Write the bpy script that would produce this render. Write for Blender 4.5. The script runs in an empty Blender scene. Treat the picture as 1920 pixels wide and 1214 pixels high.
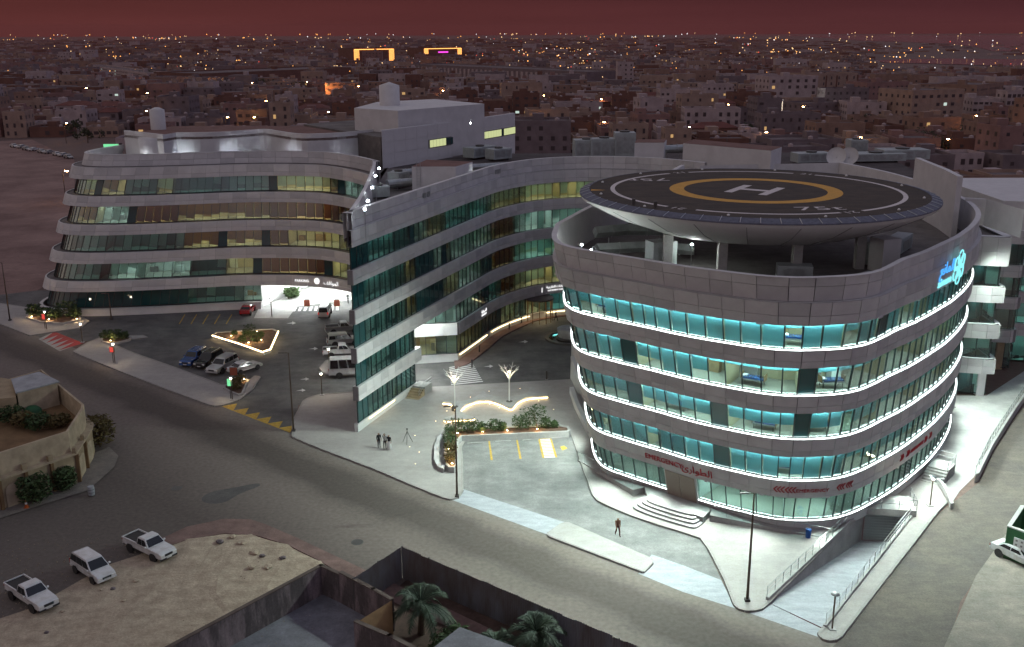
import bpy, bmesh, math, random
import numpy as np
from mathutils import Vector, Matrix
from mathutils.geometry import tessellate_polygon
random.seed(11)
R = math.radians
PI = math.pi
sc = bpy.context.scene
COL = sc.collection

# ------------------------------------------------------------------ camera
HC, PITCH, ROLL = 43.0, R(15.9), R(-0.2)          # drone 43 m up, looking down 15.9 degrees
cam_d = bpy.data.cameras.new('camera')
cam = bpy.data.objects.new('camera', cam_d)
COL.objects.link(cam)
sc.camera = cam
cam_d.sensor_width = 36.0
cam_d.lens = 36.0
cam_d.clip_start = 1.0
cam_d.clip_end = 90000.0
cam.matrix_world = Matrix.Translation((0, 0, HC)) @ Matrix.Rotation(PI/2 - PITCH, 4, 'X') @ Matrix.Rotation(ROLL, 4, 'Z')

# ------------------------------------------------------------------ world: red afterglow at the horizon, dusky violet above
world = bpy.data.worlds.new('World')
sc.world = world
world.use_nodes = True
nt = world.node_tree
nt.nodes.clear()
out = nt.nodes.new('ShaderNodeOutputWorld')
bg = nt.nodes.new('ShaderNodeBackground')
sky = nt.nodes.new('ShaderNodeTexSky')
sky.sky_type = 'NISHITA'; sky.sun_disc = False
sky.sun_elevation = R(0.5); sky.sun_rotation = R(250); sky.dust_density = 4.0
tc = nt.nodes.new('ShaderNodeTexCoord')
sep = nt.nodes.new('ShaderNodeSeparateXYZ')
ramp = nt.nodes.new('ShaderNodeValToRGB')
cr = ramp.color_ramp
cr.elements[0].position = 0.0; cr.elements[0].color = (0.128, 0.032, 0.030, 1)
cr.elements[1].position = 1.0; cr.elements[1].color = (0.27, 0.26, 0.30, 1)
e = cr.elements.new(0.04); e.color = (0.088, 0.024, 0.024, 1)
e = cr.elements.new(0.13); e.color = (0.36, 0.27, 0.285, 1)
e = cr.elements.new(0.32); e.color = (0.42, 0.36, 0.385, 1)
nz = nt.nodes.new('ShaderNodeTexNoise')
nz.inputs['Scale'].default_value = 2.2; nz.inputs['Detail'].default_value = 3
mp = nt.nodes.new('ShaderNodeMapping'); mp.inputs['Scale'].default_value = (1.3, 1.3, 30)
mul = nt.nodes.new('ShaderNodeMix'); mul.data_type = 'RGBA'; mul.blend_type = 'MULTIPLY'; mul.inputs[0].default_value = 0.45
addn = nt.nodes.new('ShaderNodeMix'); addn.data_type = 'RGBA'; addn.blend_type = 'ADD'; addn.inputs[0].default_value = 0.02
L = nt.links.new
L(tc.outputs['Generated'], sep.inputs[0]); L(sep.outputs[2], ramp.inputs[0])
L(tc.outputs['Generated'], mp.inputs[0]); L(mp.outputs[0], nz.inputs['Vector'])
L(ramp.outputs[0], mul.inputs[6]); L(nz.outputs[0], mul.inputs[7])
L(mul.outputs[2], addn.inputs[6]); L(sky.outputs[0], addn.inputs[7])
side = nt.nodes.new('ShaderNodeMapRange'); side.inputs[1].default_value = -0.45; side.inputs[2].default_value = 0.5
tint = nt.nodes.new('ShaderNodeMix'); tint.data_type = 'RGBA'; tint.inputs[6].default_value = (1.06, 1.06, 1.0, 1); tint.inputs[7].default_value = (0.72, 0.82, 1.05, 1)
mul2 = nt.nodes.new('ShaderNodeMix'); mul2.data_type = 'RGBA'; mul2.blend_type = 'MULTIPLY'; mul2.inputs[0].default_value = 1.0
L(sep.outputs[0], side.inputs[0]); L(side.outputs[0], tint.inputs[0]); L(addn.outputs[2], mul2.inputs[6]); L(tint.outputs[2], mul2.inputs[7])
L(mul2.outputs[2], bg.inputs[0]); L(bg.outputs[0], out.inputs[0])
bg.inputs[1].default_value = 1.15

vs = sc.view_settings
vs.view_transform = 'Standard'; vs.look = 'None'; vs.exposure = 0.0; vs.gamma = 1.0
vs.use_curve_mapping = False
cy = sc.cycles
cy.use_denoising = True
try: cy.denoiser = 'OPENIMAGEDENOISE'
except Exception: pass
cy.volume_bounces = 0
cy.max_bounces = 6; cy.diffuse_bounces = 2; cy.glossy_bounces = 2; cy.transmission_bounces = 3
cy.transparent_max_bounces = 10
cy.use_adaptive_sampling = True; cy.adaptive_threshold = 0.02
cy.sample_clamp_indirect = 4.0
cy.caustics_reflective = False; cy.caustics_refractive = False

# ------------------------------------------------------------------ survey: sight lines of the photograph laid onto a level plane
_cp, _sp = math.cos(PITCH), math.sin(PITCH)
_f = np.array([0, _cp, -_sp]); _r0 = np.array([1., 0, 0]); _u0 = np.array([0, _sp, _cp])
_r = math.cos(ROLL)*_r0 + math.sin(ROLL)*_u0
_u = -math.sin(ROLL)*_r0 + math.cos(ROLL)*_u0
def G(x, y, z=0.0):
    d = _r*((x-960)/1920.) - _u*((y-607)/1920.) + _f
    t = (z-HC)/d[2]
    return Vector((d[0]*t, d[1]*t, z))
def GP(pts, z=0.0): return [G(x, y, z) for x, y in pts]
def PX(p):
    v = np.array([p[0], p[1], p[2]-HC]); d = v @ _f
    return 960+1920*(v @ _r)/d, 607-1920*(v @ _u)/d

# ------------------------------------------------------------------ materials
MATS = {}
def mat(name, col, rough=0.7, metal=0.0, noise=0.0, nscale=1.0, col2=None, bump=0.0, bscale=None, spec=0.35, coat=0.0, detail=4.0, stretch=None, lo=0.35, hi=0.65, grain=0.0):
    m = bpy.data.materials.new(name); m.use_nodes = True
    n = m.node_tree; b = n.nodes['Principled BSDF']; l = n.links.new
    b.inputs['Base Color'].default_value = (*col, 1)
    b.inputs['Roughness'].default_value = rough; b.inputs['Metallic'].default_value = metal
    b.inputs['Specular IOR Level'].default_value = spec
    b.inputs['Coat Weight'].default_value = coat
    if noise > 0 or bump > 0:
        t = n.nodes.new('ShaderNodeTexCoord'); mpn = n.nodes.new('ShaderNodeMapping')
        l(t.outputs['Object'], mpn.inputs[0])
        if stretch: mpn.inputs['Scale'].default_value = stretch
        if noise > 0:
            x = n.nodes.new('ShaderNodeTexNoise'); x.inputs['Scale'].default_value = nscale; x.inputs['Detail'].default_value = detail
            x.inputs['Roughness'].default_value = 0.62
            l(mpn.outputs[0], x.inputs['Vector'])
            r = n.nodes.new('ShaderNodeMapRange'); r.inputs[1].default_value = lo; r.inputs[2].default_value = hi
            l(x.outputs[0], r.inputs[0])
            mx = n.nodes.new('ShaderNodeMix'); mx.data_type = 'RGBA'
            c2 = col2 if col2 else tuple(c*(1-noise) for c in col)
            mx.inputs[6].default_value = (*col, 1); mx.inputs[7].default_value = (*c2, 1)
            l(r.outputs[0], mx.inputs[0]); last = mx.outputs[2]
            if grain > 0:       # coarse speckle and faint streaks of dirt
                for gs, amt, st in ((6.0, grain, None), (1.1, grain*0.7, None), (0.35, grain*0.6, (1, 4, 1))):
                    g_ = n.nodes.new('ShaderNodeTexNoise'); g_.inputs['Scale'].default_value = gs; g_.inputs['Detail'].default_value = 6; g_.inputs['Roughness'].default_value = 0.75
                    if st:
                        m3 = n.nodes.new('ShaderNodeMapping'); m3.inputs['Scale'].default_value = st; m3.inputs['Rotation'].default_value = (0, 0, 0.7); l(t.outputs['Object'], m3.inputs[0]); l(m3.outputs[0], g_.inputs['Vector'])
                    else: l(t.outputs['Object'], g_.inputs['Vector'])
                    gr = n.nodes.new('ShaderNodeMapRange'); gr.inputs[1].default_value = 0.25; gr.inputs[2].default_value = 0.75; gr.inputs[3].default_value = 1-amt; gr.inputs[4].default_value = 1+amt*0.8; l(g_.outputs[0], gr.inputs[0])
                    mm_ = n.nodes.new('ShaderNodeVectorMath'); mm_.operation = 'SCALE'; l(last, mm_.inputs[0]); l(gr.outputs[0], mm_.inputs['Scale']); last = mm_.outputs[0]
            l(last, b.inputs['Base Color'])
        if bump > 0:
            y = n.nodes.new('ShaderNodeTexNoise'); y.inputs['Scale'].default_value = bscale or nscale*6; y.inputs['Detail'].default_value = 5
            l(mpn.outputs[0], y.inputs['Vector'])
            bp = n.nodes.new('ShaderNodeBump'); bp.inputs['Strength'].default_value = bump; bp.inputs['Distance'].default_value = 0.05
            l(y.outputs[0], bp.inputs['Height']); l(bp.outputs[0], b.inputs['Normal'])
    MATS[name] = m
    return m
def emit(name, col, s):
    m = bpy.data.materials.new(name); m.use_nodes = True
    n = m.node_tree; n.nodes.clear()
    o = n.nodes.new('ShaderNodeOutputMaterial'); e = n.nodes.new('ShaderNodeEmission')
    e.inputs[0].default_value = (*col, 1); e.inputs[1].default_value = s
    n.links.new(e.outputs[0], o.inputs[0]); MATS[name] = m
    return m
def glass(name, tint, refl=0.12, rough=0.02):
    m = bpy.data.materials.new(name); m.use_nodes = True
    n = m.node_tree; n.nodes.clear(); l = n.links.new
    o = n.nodes.new('ShaderNodeOutputMaterial')
    t = n.nodes.new('ShaderNodeBsdfTransparent'); t.inputs[0].default_value = (*tint, 1)
    g = n.nodes.new('ShaderNodeBsdfGlossy'); g.inputs[0].default_value = (0.9, 0.95, 0.95, 1); g.inputs['Roughness'].default_value = rough
    lw = n.nodes.new('ShaderNodeLayerWeight'); lw.inputs[0].default_value = 0.25
    r = n.nodes.new('ShaderNodeMapRange'); r.inputs[3].default_value = refl; r.inputs[4].default_value = 0.75
    l(lw.outputs['Fresnel'], r.inputs[0])
    mx = n.nodes.new('ShaderNodeMixShader')
    l(r.outputs[0], mx.inputs[0]); l(t.outputs[0], mx.inputs[1]); l(g.outputs[0], mx.inputs[2]); l(mx.outputs[0], o.inputs[0])
    MATS[name] = m
    return m
def blindmat(name, col, tr=0.35):
    m = bpy.data.materials.new(name); m.use_nodes = True
    n = m.node_tree; n.nodes.clear(); l = n.links.new
    o = n.nodes.new('ShaderNodeOutputMaterial')
    d = n.nodes.new('ShaderNodeBsdfDiffuse'); d.inputs[0].default_value = (*col, 1)
    t = n.nodes.new('ShaderNodeBsdfTranslucent'); t.inputs[0].default_value = (*col, 1)
    mx = n.nodes.new('ShaderNodeMixShader'); mx.inputs[0].default_value = tr
    l(d.outputs[0], mx.inputs[1]); l(t.outputs[0], mx.inputs[2]); l(mx.outputs[0], o.inputs[0])
    MATS[name] = m
    return m

mat('asphalt', (0.085, 0.082, 0.080), 0.85, noise=0.4, nscale=0.25, col2=(0.125, 0.118, 0.110), bump=0.25, bscale=9, grain=0.3)
mat('asphalt_worn', (0.175, 0.148, 0.122), 0.88, noise=0.4, nscale=0.16, col2=(0.10, 0.09, 0.085), detail=8, lo=0.3, hi=0.7, bump=0.25, bscale=7, grain=0.32)
mat('asphalt_drive', (0.085, 0.087, 0.086), 0.8, noise=0.4, nscale=0.25, col2=(0.165, 0.162, 0.155), detail=9, bump=0.25, bscale=8, grain=0.3)
mat('asphalt_bay', (0.17, 0.172, 0.168), 0.85, noise=0.5, nscale=0.28, col2=(0.27, 0.27, 0.26), detail=10, bump=0.2, bscale=8, grain=0.3)
mat('dust', (0.27, 0.235, 0.20), 0.95, noise=0.4, nscale=0.3, col2=(0.19, 0.17, 0.15), bump=0.3, bscale=5, grain=0.3)
mat('sand', (0.52, 0.43, 0.32), 0.97, noise=0.5, nscale=0.8, col2=(0.36, 0.285, 0.21), bump=0.9, bscale=5, detail=12, lo=0.3, hi=0.7, grain=0.32)
mat('earth', (0.20, 0.135, 0.115), 0.97, noise=0.5, nscale=0.02, col2=(0.13, 0.09, 0.08), bump=0.3, bscale=1.0, detail=8, grain=0.3)
mat('plaza', (0.43, 0.41, 0.385), 0.75, noise=0.25, nscale=0.22, col2=(0.32, 0.305, 0.285), bump=0.1, bscale=6, detail=9, lo=0.3, hi=0.75, grain=0.16)
mat('concrete', (0.46, 0.455, 0.44), 0.8, noise=0.3, nscale=0.4, col2=(0.36, 0.355, 0.34), bump=0.15, bscale=5, grain=0.16)
mat('concrete_blue', (0.42, 0.44, 0.47), 0.8, noise=0.3, nscale=0.6, col2=(0.34, 0.36, 0.385), bump=0.15, bscale=5, stretch=(1, 3, 1), grain=0.2)
mat('kerb', (0.38, 0.365, 0.34), 0.85, noise=0.3, nscale=1.2, bump=0.2, bscale=8)
mat('kerb_dark', (0.13, 0.10, 0.085), 0.9, noise=0.3, nscale=1.2)
mat('redpave', (0.24, 0.155, 0.135), 0.9, noise=0.3, nscale=0.6, bump=0.2, bscale=10, grain=0.25)
mat('white_paint', (0.72, 0.72, 0.70), 0.7, noise=0.25, nscale=3.0)
mat('yellow_paint', (0.62, 0.40, 0.06), 0.7, noise=0.35, nscale=3.0)
mat('red_paint', (0.45, 0.05, 0.05), 0.7, noise=0.3, nscale=3.0)
mat('clad_c', (0.55, 0.545, 0.55), 0.6, 0.0, noise=0.12, nscale=0.6, spec=0.4)
mat('clad', (0.66, 0.65, 0.65), 0.55, 0.0, noise=0.12, nscale=0.6, spec=0.4)
mat('clad_b', (0.61, 0.602, 0.605), 0.58, 0.0, noise=0.12, nscale=0.6, spec=0.4)
mat('clad_white', (0.70, 0.72, 0.70), 0.4, 0.0, noise=0.10, nscale=0.8, spec=0.4)
mat('joint', (0.21, 0.205, 0.21), 0.8)
mat('desert', (0.33, 0.215, 0.185), 0.97, noise=0.5, nscale=0.07, col2=(0.19, 0.115, 0.10), bump=0.4, bscale=1.5, detail=10, grain=0.3)
mat('garden_soil', (0.11, 0.07, 0.055), 0.97, noise=0.4, nscale=0.8, grain=0.3)
mat('door_bronze', (0.34, 0.29, 0.24), 0.35, spec=0.5)
mat('roof_dark', (0.10, 0.085, 0.085), 0.9, noise=0.5, nscale=0.3)
mat('ledge', (0.66, 0.66, 0.65), 0.5, noise=0.15, nscale=1.0)
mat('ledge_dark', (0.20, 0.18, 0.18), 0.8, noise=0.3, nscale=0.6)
mat('roofing', (0.20, 0.185, 0.175), 0.9, noise=0.5, nscale=0.25, col2=(0.12, 0.11, 0.105), bump=0.2, grain=0.3)
mat('roof_red', (0.22, 0.12, 0.10), 0.9, noise=0.3, nscale=0.4)
mat('white_wall', (0.66, 0.65, 0.65), 0.7, noise=0.12, nscale=0.5)
mat('mullion', (0.035, 0.05, 0.05), 0.4)
mat('dark_glass', (0.012, 0.070, 0.074), 0.05, spec=0.9)
mat('room_wall', (0.50, 0.44, 0.30), 0.9)
mat('room_floor', (0.34, 0.33, 0.29), 0.6)
mat('room_white', (0.62, 0.64, 0.60), 0.9)
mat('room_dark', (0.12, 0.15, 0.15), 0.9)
mat('wood', (0.30, 0.19, 0.10), 0.6, noise=0.3, nscale=2)
mat('steel', (0.52, 0.53, 0.54), 0.32, 0.9, noise=0.2, nscale=1.5)
mat('steel_dark', (0.10, 0.095, 0.09), 0.5, 0.3)
mat('duct', (0.44, 0.47, 0.47), 0.4, 0.7, noise=0.25, nscale=1.2)
mat('machine', (0.40, 0.44, 0.44), 0.55, noise=0.2, nscale=1.0)
mat('deck', (0.050, 0.042, 0.034), 0.85, noise=0.6, nscale=0.35, col2=(0.085, 0.065, 0.048), bump=0.1, bscale=6, detail=9, stretch=(1, 2.2, 1), grain=0.3)
mat('deck_yellow', (0.70, 0.36, 0.045), 0.65, noise=0.15, nscale=1.5)
mat('deck_white', (0.72, 0.66, 0.64), 0.65, noise=0.15, nscale=2.0)
mat('net', (0.16, 0.17, 0.22), 0.8, noise=0.3, nscale=3)
mat('soffit', (0.74, 0.75, 0.72), 0.55, noise=0.08, nscale=0.4)
mat('letter_red', (0.42, 0.02, 0.03), 0.5)
mat('pole', (0.10, 0.075, 0.055), 0.55, 0.4)
mat('soil', (0.16, 0.10, 0.07), 0.95, noise=0.4, nscale=2, bump=0.5, bscale=12)
mat('leaf', (0.055, 0.095, 0.03), 0.7, noise=0.5, nscale=2.0, col2=(0.03, 0.055, 0.02))
mat('leaf_dry', (0.14, 0.11, 0.04), 0.8, noise=0.4, nscale=2.0)
mat('palm_leaf', (0.032, 0.058, 0.03), 0.65, noise=0.4, nscale=1.0)
mat('bark', (0.14, 0.10, 0.07), 0.9, noise=0.4, nscale=3, bump=0.5, bscale=10)
mat('tree_dark', (0.040, 0.060, 0.028), 0.8, noise=0.5, nscale=0.8, col2=(0.022, 0.035, 0.018))
mat('tyre', (0.018, 0.018, 0.018), 0.8)
mat('rim', (0.40, 0.40, 0.41), 0.3, 0.8)
mat('car_white', (0.70, 0.71, 0.72), 0.25, noise=0.2, nscale=1.6, col2=(0.56, 0.55, 0.53), coat=0.5, spec=0.5)
mat('car_silver', (0.50, 0.50, 0.49), 0.28, 0.3, coat=0.5, spec=0.5)
mat('car_grey', (0.34, 0.35, 0.35), 0.3, 0.3, coat=0.5, spec=0.5)
mat('car_blue', (0.02, 0.08, 0.26), 0.25, 0.2, coat=0.6, spec=0.5)
mat('car_black', (0.012, 0.012, 0.013), 0.2, coat=0.6, spec=0.5)
mat('car_red', (0.38, 0.015, 0.02), 0.25, 0.1, coat=0.6, spec=0.5)
mat('car_glass', (0.012, 0.016, 0.018), 0.05, spec=0.7)
mat('car_trim', (0.03, 0.03, 0.03), 0.6)
mat('lamp_lens', (0.75, 0.75, 0.72), 0.15, spec=0.6)
mat('tail_lens', (0.35, 0.01, 0.01), 0.2, spec=0.6)
mat('wall_beige', (0.52, 0.42, 0.29), 0.9, noise=0.3, nscale=0.8, bump=0.2, bscale=8)
mat('wall_tan', (0.42, 0.33, 0.21), 0.9, noise=0.3, nscale=0.7, bump=0.2, bscale=8)
mat('wall_old', (0.27, 0.215, 0.22), 0.95, noise=0.7, nscale=0.7, col2=(0.10, 0.085, 0.085), bump=0.5, bscale=5, detail=9, stretch=(1, 1, 0.25), lo=0.42, hi=0.58, grain=0.3)
mat('wall_brown', (0.24, 0.15, 0.075), 0.95, noise=0.3, nscale=0.8)
mat('corrugated', (0.26, 0.28, 0.30), 0.55, 0.25, noise=0.5, nscale=0.6, col2=(0.17, 0.14, 0.125), stretch=(1, 1, 0.3))
mat('slab_roof', (0.22, 0.22, 0.245), 0.9, noise=0.35, nscale=0.5, bump=0.2, grain=0.25)
mat('sheet_roof', (0.38, 0.40, 0.42), 0.55, noise=0.3, nscale=0.8)
mat('skin', (0.28, 0.15, 0.09), 0.6)
mat('hair', (0.012, 0.01, 0.009), 0.7)
mat('cloth_black', (0.018, 0.018, 0.02), 0.9)
mat('cloth_white', (0.68, 0.68, 0.68), 0.9)
mat('cloth_grey', (0.22, 0.21, 0.21), 0.9)
mat('cloth_brown', (0.16, 0.075, 0.05), 0.9)
mat('cloth_dark_red', (0.09, 0.03, 0.03), 0.9)
mat('bin_blue', (0.02, 0.10, 0.36), 0.4)
mat('green_paint', (0.03, 0.12, 0.05), 0.7, noise=0.3, nscale=1)
mat('sea_water', (0.14, 0.07, 0.072), 0.10, spec=0.5, bump=0.015, bscale=0.05)
mat('orange_plastic', (0.50, 0.11, 0.02), 0.5)
mat('barrier_red', (0.36, 0.10, 0.06), 0.6)
for nm, c in (('h_white', (0.47, 0.37, 0.37)), ('h_cream', (0.38, 0.265, 0.215)), ('h_beige', (0.3, 0.19, 0.15)), ('h_brown', (0.18, 0.09, 0.07)), ('h_grey', (0.21, 0.165, 0.175)), ('h_pink', (0.3, 0.175, 0.16))):
    mat(nm, c, 0.9, noise=0.25, nscale=0.25)
mat('h_roof', (0.18, 0.145, 0.145), 0.95, noise=0.4, nscale=0.15, col2=(0.10, 0.075, 0.078))
mat('h_roof_red', (0.17, 0.06, 0.05), 0.9, noise=0.3, nscale=0.4)
mat('h_window', (0.055, 0.042, 0.045), 0.35, spec=0.5)
glass('glass_teal', (0.80, 0.92, 0.90), 0.10)
glass('glass_clear', (0.88, 0.95, 0.94), 0.07)
blindmat('blind_cyan', (0.36, 0.72, 0.78), 0.42)
blindmat('blind_pale', (0.60, 0.68, 0.64), 0.55)
blindmat('blind_amber', (0.42, 0.27, 0.11), 0.5)
blindmat('blind_brown', (0.30, 0.17, 0.10), 0.5)
emit('led_white', (0.90, 1.0, 0.98), 13.0)
emit('led_head', (0.46, 0.95, 1.0), 80.0)
emit('led_warm', (1.0, 0.72, 0.36), 14.0)
emit('led_warm_soft', (1.0, 0.76, 0.42), 5.0)
emit('lamp_warm', (1.0, 0.70, 0.35), 60.0)
emit('lamp_white', (1.0, 0.93, 0.80), 50.0)
emit('flood_cool', (0.85, 0.95, 1.0), 60.0)
emit('sign_white', (1.0, 1.0, 1.0), 1.2)
emit('sign_cyan', (0.30, 0.95, 1.0), 1.1)
emit('sign_blue', (0.08, 0.40, 1.0), 1.3)
emit('sign_green', (0.25, 0.95, 0.45), 0.9)
emit('sign_red', (1.0, 0.10, 0.08), 0.7)
emit('sign_purple', (0.75, 0.06, 0.65), 2.0)
emit('ceil_cool', (0.80, 1.0, 0.96), 20.0)
emit('ceil_teal', (0.55, 1.0, 0.92), 18.0)
emit('ceil_warm', (1.0, 0.78, 0.42), 18.0)
emit('ceil_amber', (1.0, 0.60, 0.26), 22.0)
emit('ceil_faint', (0.34, 0.85, 0.80), 4.0)
emit('ceil_front', (0.70, 1.0, 0.95), 40.0)
emit('ceil_dim', (0.32, 0.92, 0.92), 14.0)
emit('ceil_white', (0.93, 1.0, 0.98), 110.0)
emit('win_warm', (1.0, 0.60, 0.25), 0.55)
emit('win_strip', (0.78, 0.85, 0.42), 0.75)
emit('win_cool', (0.8, 1.0, 0.9), 0.7)
emit('pt_orange', (1.0, 0.40, 0.10), 3.2)
emit('pt_warm', (1.0, 0.62, 0.30), 2.2)
emit('pt_white', (0.95, 0.90, 0.95), 2.2)
emit('pt_red', (1.0, 0.12, 0.08), 1.6)
emit('street_glow', (1.0, 0.55, 0.20), 120.0)

# ------------------------------------------------------------------ builders
def link(o): COL.objects.link(o); return o
def tag(o, label=None, cat=None, group=None, kind=None):
    if label: o['label'] = label
    if cat: o['category'] = cat
    if group: o['group'] = group
    if kind: o['kind'] = kind
    return o
def thing(name, label, cat, loc=(0, 0, 0), rz=0.0, group=None):
    o = link(bpy.data.objects.new(name, None)); o.location = loc; o.rotation_euler = (0, 0, rz)
    o.empty_display_size = 0.5
    return tag(o, label, cat, group)
class MB:
    def __init__(s): s.v = []; s.f = []; s.m = []; s.mats = []; s.cur = 0
    def use(s, m):
        if m not in s.mats: s.mats.append(m)
        s.cur = s.mats.index(m); return s
    def add(s, vs, fs):
        k = len(s.v); s.v += [tuple(p) for p in vs]
        for f in fs: s.f.append(tuple(i+k for i in f)); s.m.append(s.cur)
        return s
    def box(s, c, d, rz=0.0, M=None):
        x, y, z = d[0]/2, d[1]/2, d[2]/2
        vs = [Vector(p) for p in ((-x,-y,-z),(x,-y,-z),(x,y,-z),(-x,y,-z),(-x,-y,z),(x,-y,z),(x,y,z),(-x,y,z))]
        T = Matrix.Translation(c) @ (M.to_4x4() if M is not None else Matrix.Rotation(rz, 4, 'Z'))
        return s.add([T @ p for p in vs], [(0,3,2,1),(4,5,6,7),(0,1,5,4),(1,2,6,5),(2,3,7,6),(3,0,4,7)])
    def prism(s, poly, z0, z1, holes=(), bottom=True, sides=True):
        loops = [list(poly)] + [list(h) for h in holes]
        tri = tessellate_polygon([[Vector((p[0], p[1], 0)) for p in l] for l in loops])
        pts = [p for l in loops for p in l]; n = len(pts)
        top = [(p[0], p[1], z1) for p in pts]
        tt = []
        for a, b, c in tri:
            A, B, C = Vector(top[a][:2]), Vector(top[b][:2]), Vector(top[c][:2])
            if (B-A).cross(C-A) < 0: a, c = c, a
            tt.append((a, b, c))
        s.add(top, tt)
        if sides:
            for l in loops:
                m = len(l)
                s.add([(p[0], p[1], z0) for p in l]+[(p[0], p[1], z1) for p in l], [(i, (i+1) % m, m+(i+1) % m, m+i) for i in range(m)])
        if bottom and sides: s.add([(p[0], p[1], z0) for p in pts], [(c, b, a) for a, b, c in tt])
        return s
    def tube(s, path, r, n=8, cap=True):
        P = [Vector(p) for p in path]; k = len(P)
        rr = r if isinstance(r, (list, tuple)) else [r]*k
        vs = []
        for i in range(k):
            t = (P[min(i+1, k-1)]-P[max(i-1, 0)]).normalized()
            a = Vector((0, 0, 1)) if abs(t.z) < 0.9 else Vector((1, 0, 0))
            u = t.cross(a).normalized(); w = t.cross(u)
            for j in range(n):
                th = 2*PI*j/n; vs.append(P[i]+(u*math.cos(th)+w*math.sin(th))*rr[i])
        fs = [(i*n+j, i*n+(j+1) % n, (i+1)*n+(j+1) % n, (i+1)*n+j) for i in range(k-1) for j in range(n)]
        if cap: fs += [tuple(range(n-1, -1, -1)), tuple((k-1)*n+j for j in range(n))]
        return s.add(vs, fs)
    def lathe(s, prof, n=24, c=(0, 0, 0)):
        vs = [(c[0]+r*math.cos(2*PI*j/n), c[1]+r*math.sin(2*PI*j/n), c[2]+z) for r, z in prof for j in range(n)]
        k = len(prof)
        return s.add(vs, [(i*n+j, i*n+(j+1) % n, (i+1)*n+(j+1) % n, (i+1)*n+j) for i in range(k-1) for j in range(n)])
    def ribbon(s, A, B):            # quad strip between two equally long polylines
        n = len(A); return s.add(list(A)+list(B), [(i, i+1, n+i+1, n+i) for i in range(n-1)])
    def sweep(s, rows):             # rows: list of equally long polylines
        n = len(rows[0]); k = len(rows)
        return s.add([p for r in rows for p in r], [(j*n+i, j*n+i+1, (j+1)*n+i+1, (j+1)*n+i) for j in range(k-1) for i in range(n-1)])
    def mesh(s, name, m=None):
        me = bpy.data.meshes.new(name); me.from_pydata(s.v, [], s.f)
        if s.mats:
            for q in s.mats: me.materials.append(MATS[q])
            me.polygons.foreach_set('material_index', s.m)
        elif m: me.materials.append(MATS[m])
        me.update(); return me
    def build(s, name, m=None, parent=None, world=True, smooth=False, bevel=0.0):
        if parent is not None and world:
            l = parent.location; s.v = [(p[0]-l.x, p[1]-l.y, p[2]-l.z) for p in s.v]
        me = s.mesh(name, m)
        if smooth: me.polygons.foreach_set('use_smooth', [True]*len(me.polygons))
        o = link(bpy.data.objects.new(name, me))
        if parent is not None: o.parent = parent
        if bevel:
            b = o.modifiers.new('b', 'BEVEL'); b.width = bevel; b.segments = 2; b.limit_method = 'ANGLE'
        return o
_ub = {}
def unit(m):
    if m not in _ub: _ub[m] = MB().box((0, 0, 0), (1, 1, 1)).mesh('piece_'+m, m)
    return _ub[m]
def piece(name, m, parent, c, X, Y, Z):   # box with centre c and edge vectors X, Y, Z (world), shares one mesh per material
    o = link(bpy.data.objects.new(name, unit(m))); o.parent = parent
    l = parent.location
    p = parent
    while p.parent: p = p.parent; l = l + p.location
    M = Matrix(((X.x, Y.x, Z.x, c.x-l.x), (X.y, Y.y, Z.y, c.y-l.y), (X.z, Y.z, Z.z, c.z-l.z), (0, 0, 0, 1)))
    o.matrix_basis = M
    return o
def structure(o): o['kind'] = 'structure'; return o
def copy_tree(o, parent=None):
    c = link(o.copy()); c.parent = parent
    for ch in o.children: copy_tree(ch, c)
    return c
def smooth(pts, n=3, closed=False):
    P = [Vector((p[0], p[1])) for p in pts]
    for _ in range(n):
        Q = []
        m = len(P)
        for i in range(m if closed else m-1):
            a, b = P[i], P[(i+1) % m]
            Q += [a*0.75+b*0.25, a*0.25+b*0.75]
        P = Q if closed else [P[0]]+Q+[P[-1]]
    return P
def arcpts(c, r, a0, a1, n=8): return [Vector((c[0]+r*math.cos(a0+(a1-a0)*i/n), c[1]+r*math.sin(a0+(a1-a0)*i/n))) for i in range(n+1)]
def text_mesh(s, size):
    c = bpy.data.curves.new('lettering', 'FONT'); c.body = s; c.size = size; c.align_x = 'CENTER'; c.resolution_u = 2
    o = link(bpy.data.objects.new('lettering', c))
    dg = bpy.context.evaluated_depsgraph_get(); dg.update()
    me = o.evaluated_get(dg).to_mesh()
    v = [tuple(p.co) for p in me.vertices]; f = [tuple(p.vertices) for p in me.polygons]
    o.evaluated_get(dg).to_mesh_clear(); bpy.data.objects.remove(o); bpy.data.curves.remove(c)
    return v, f
FILL = 1900; FILL_HI = 17500
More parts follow.
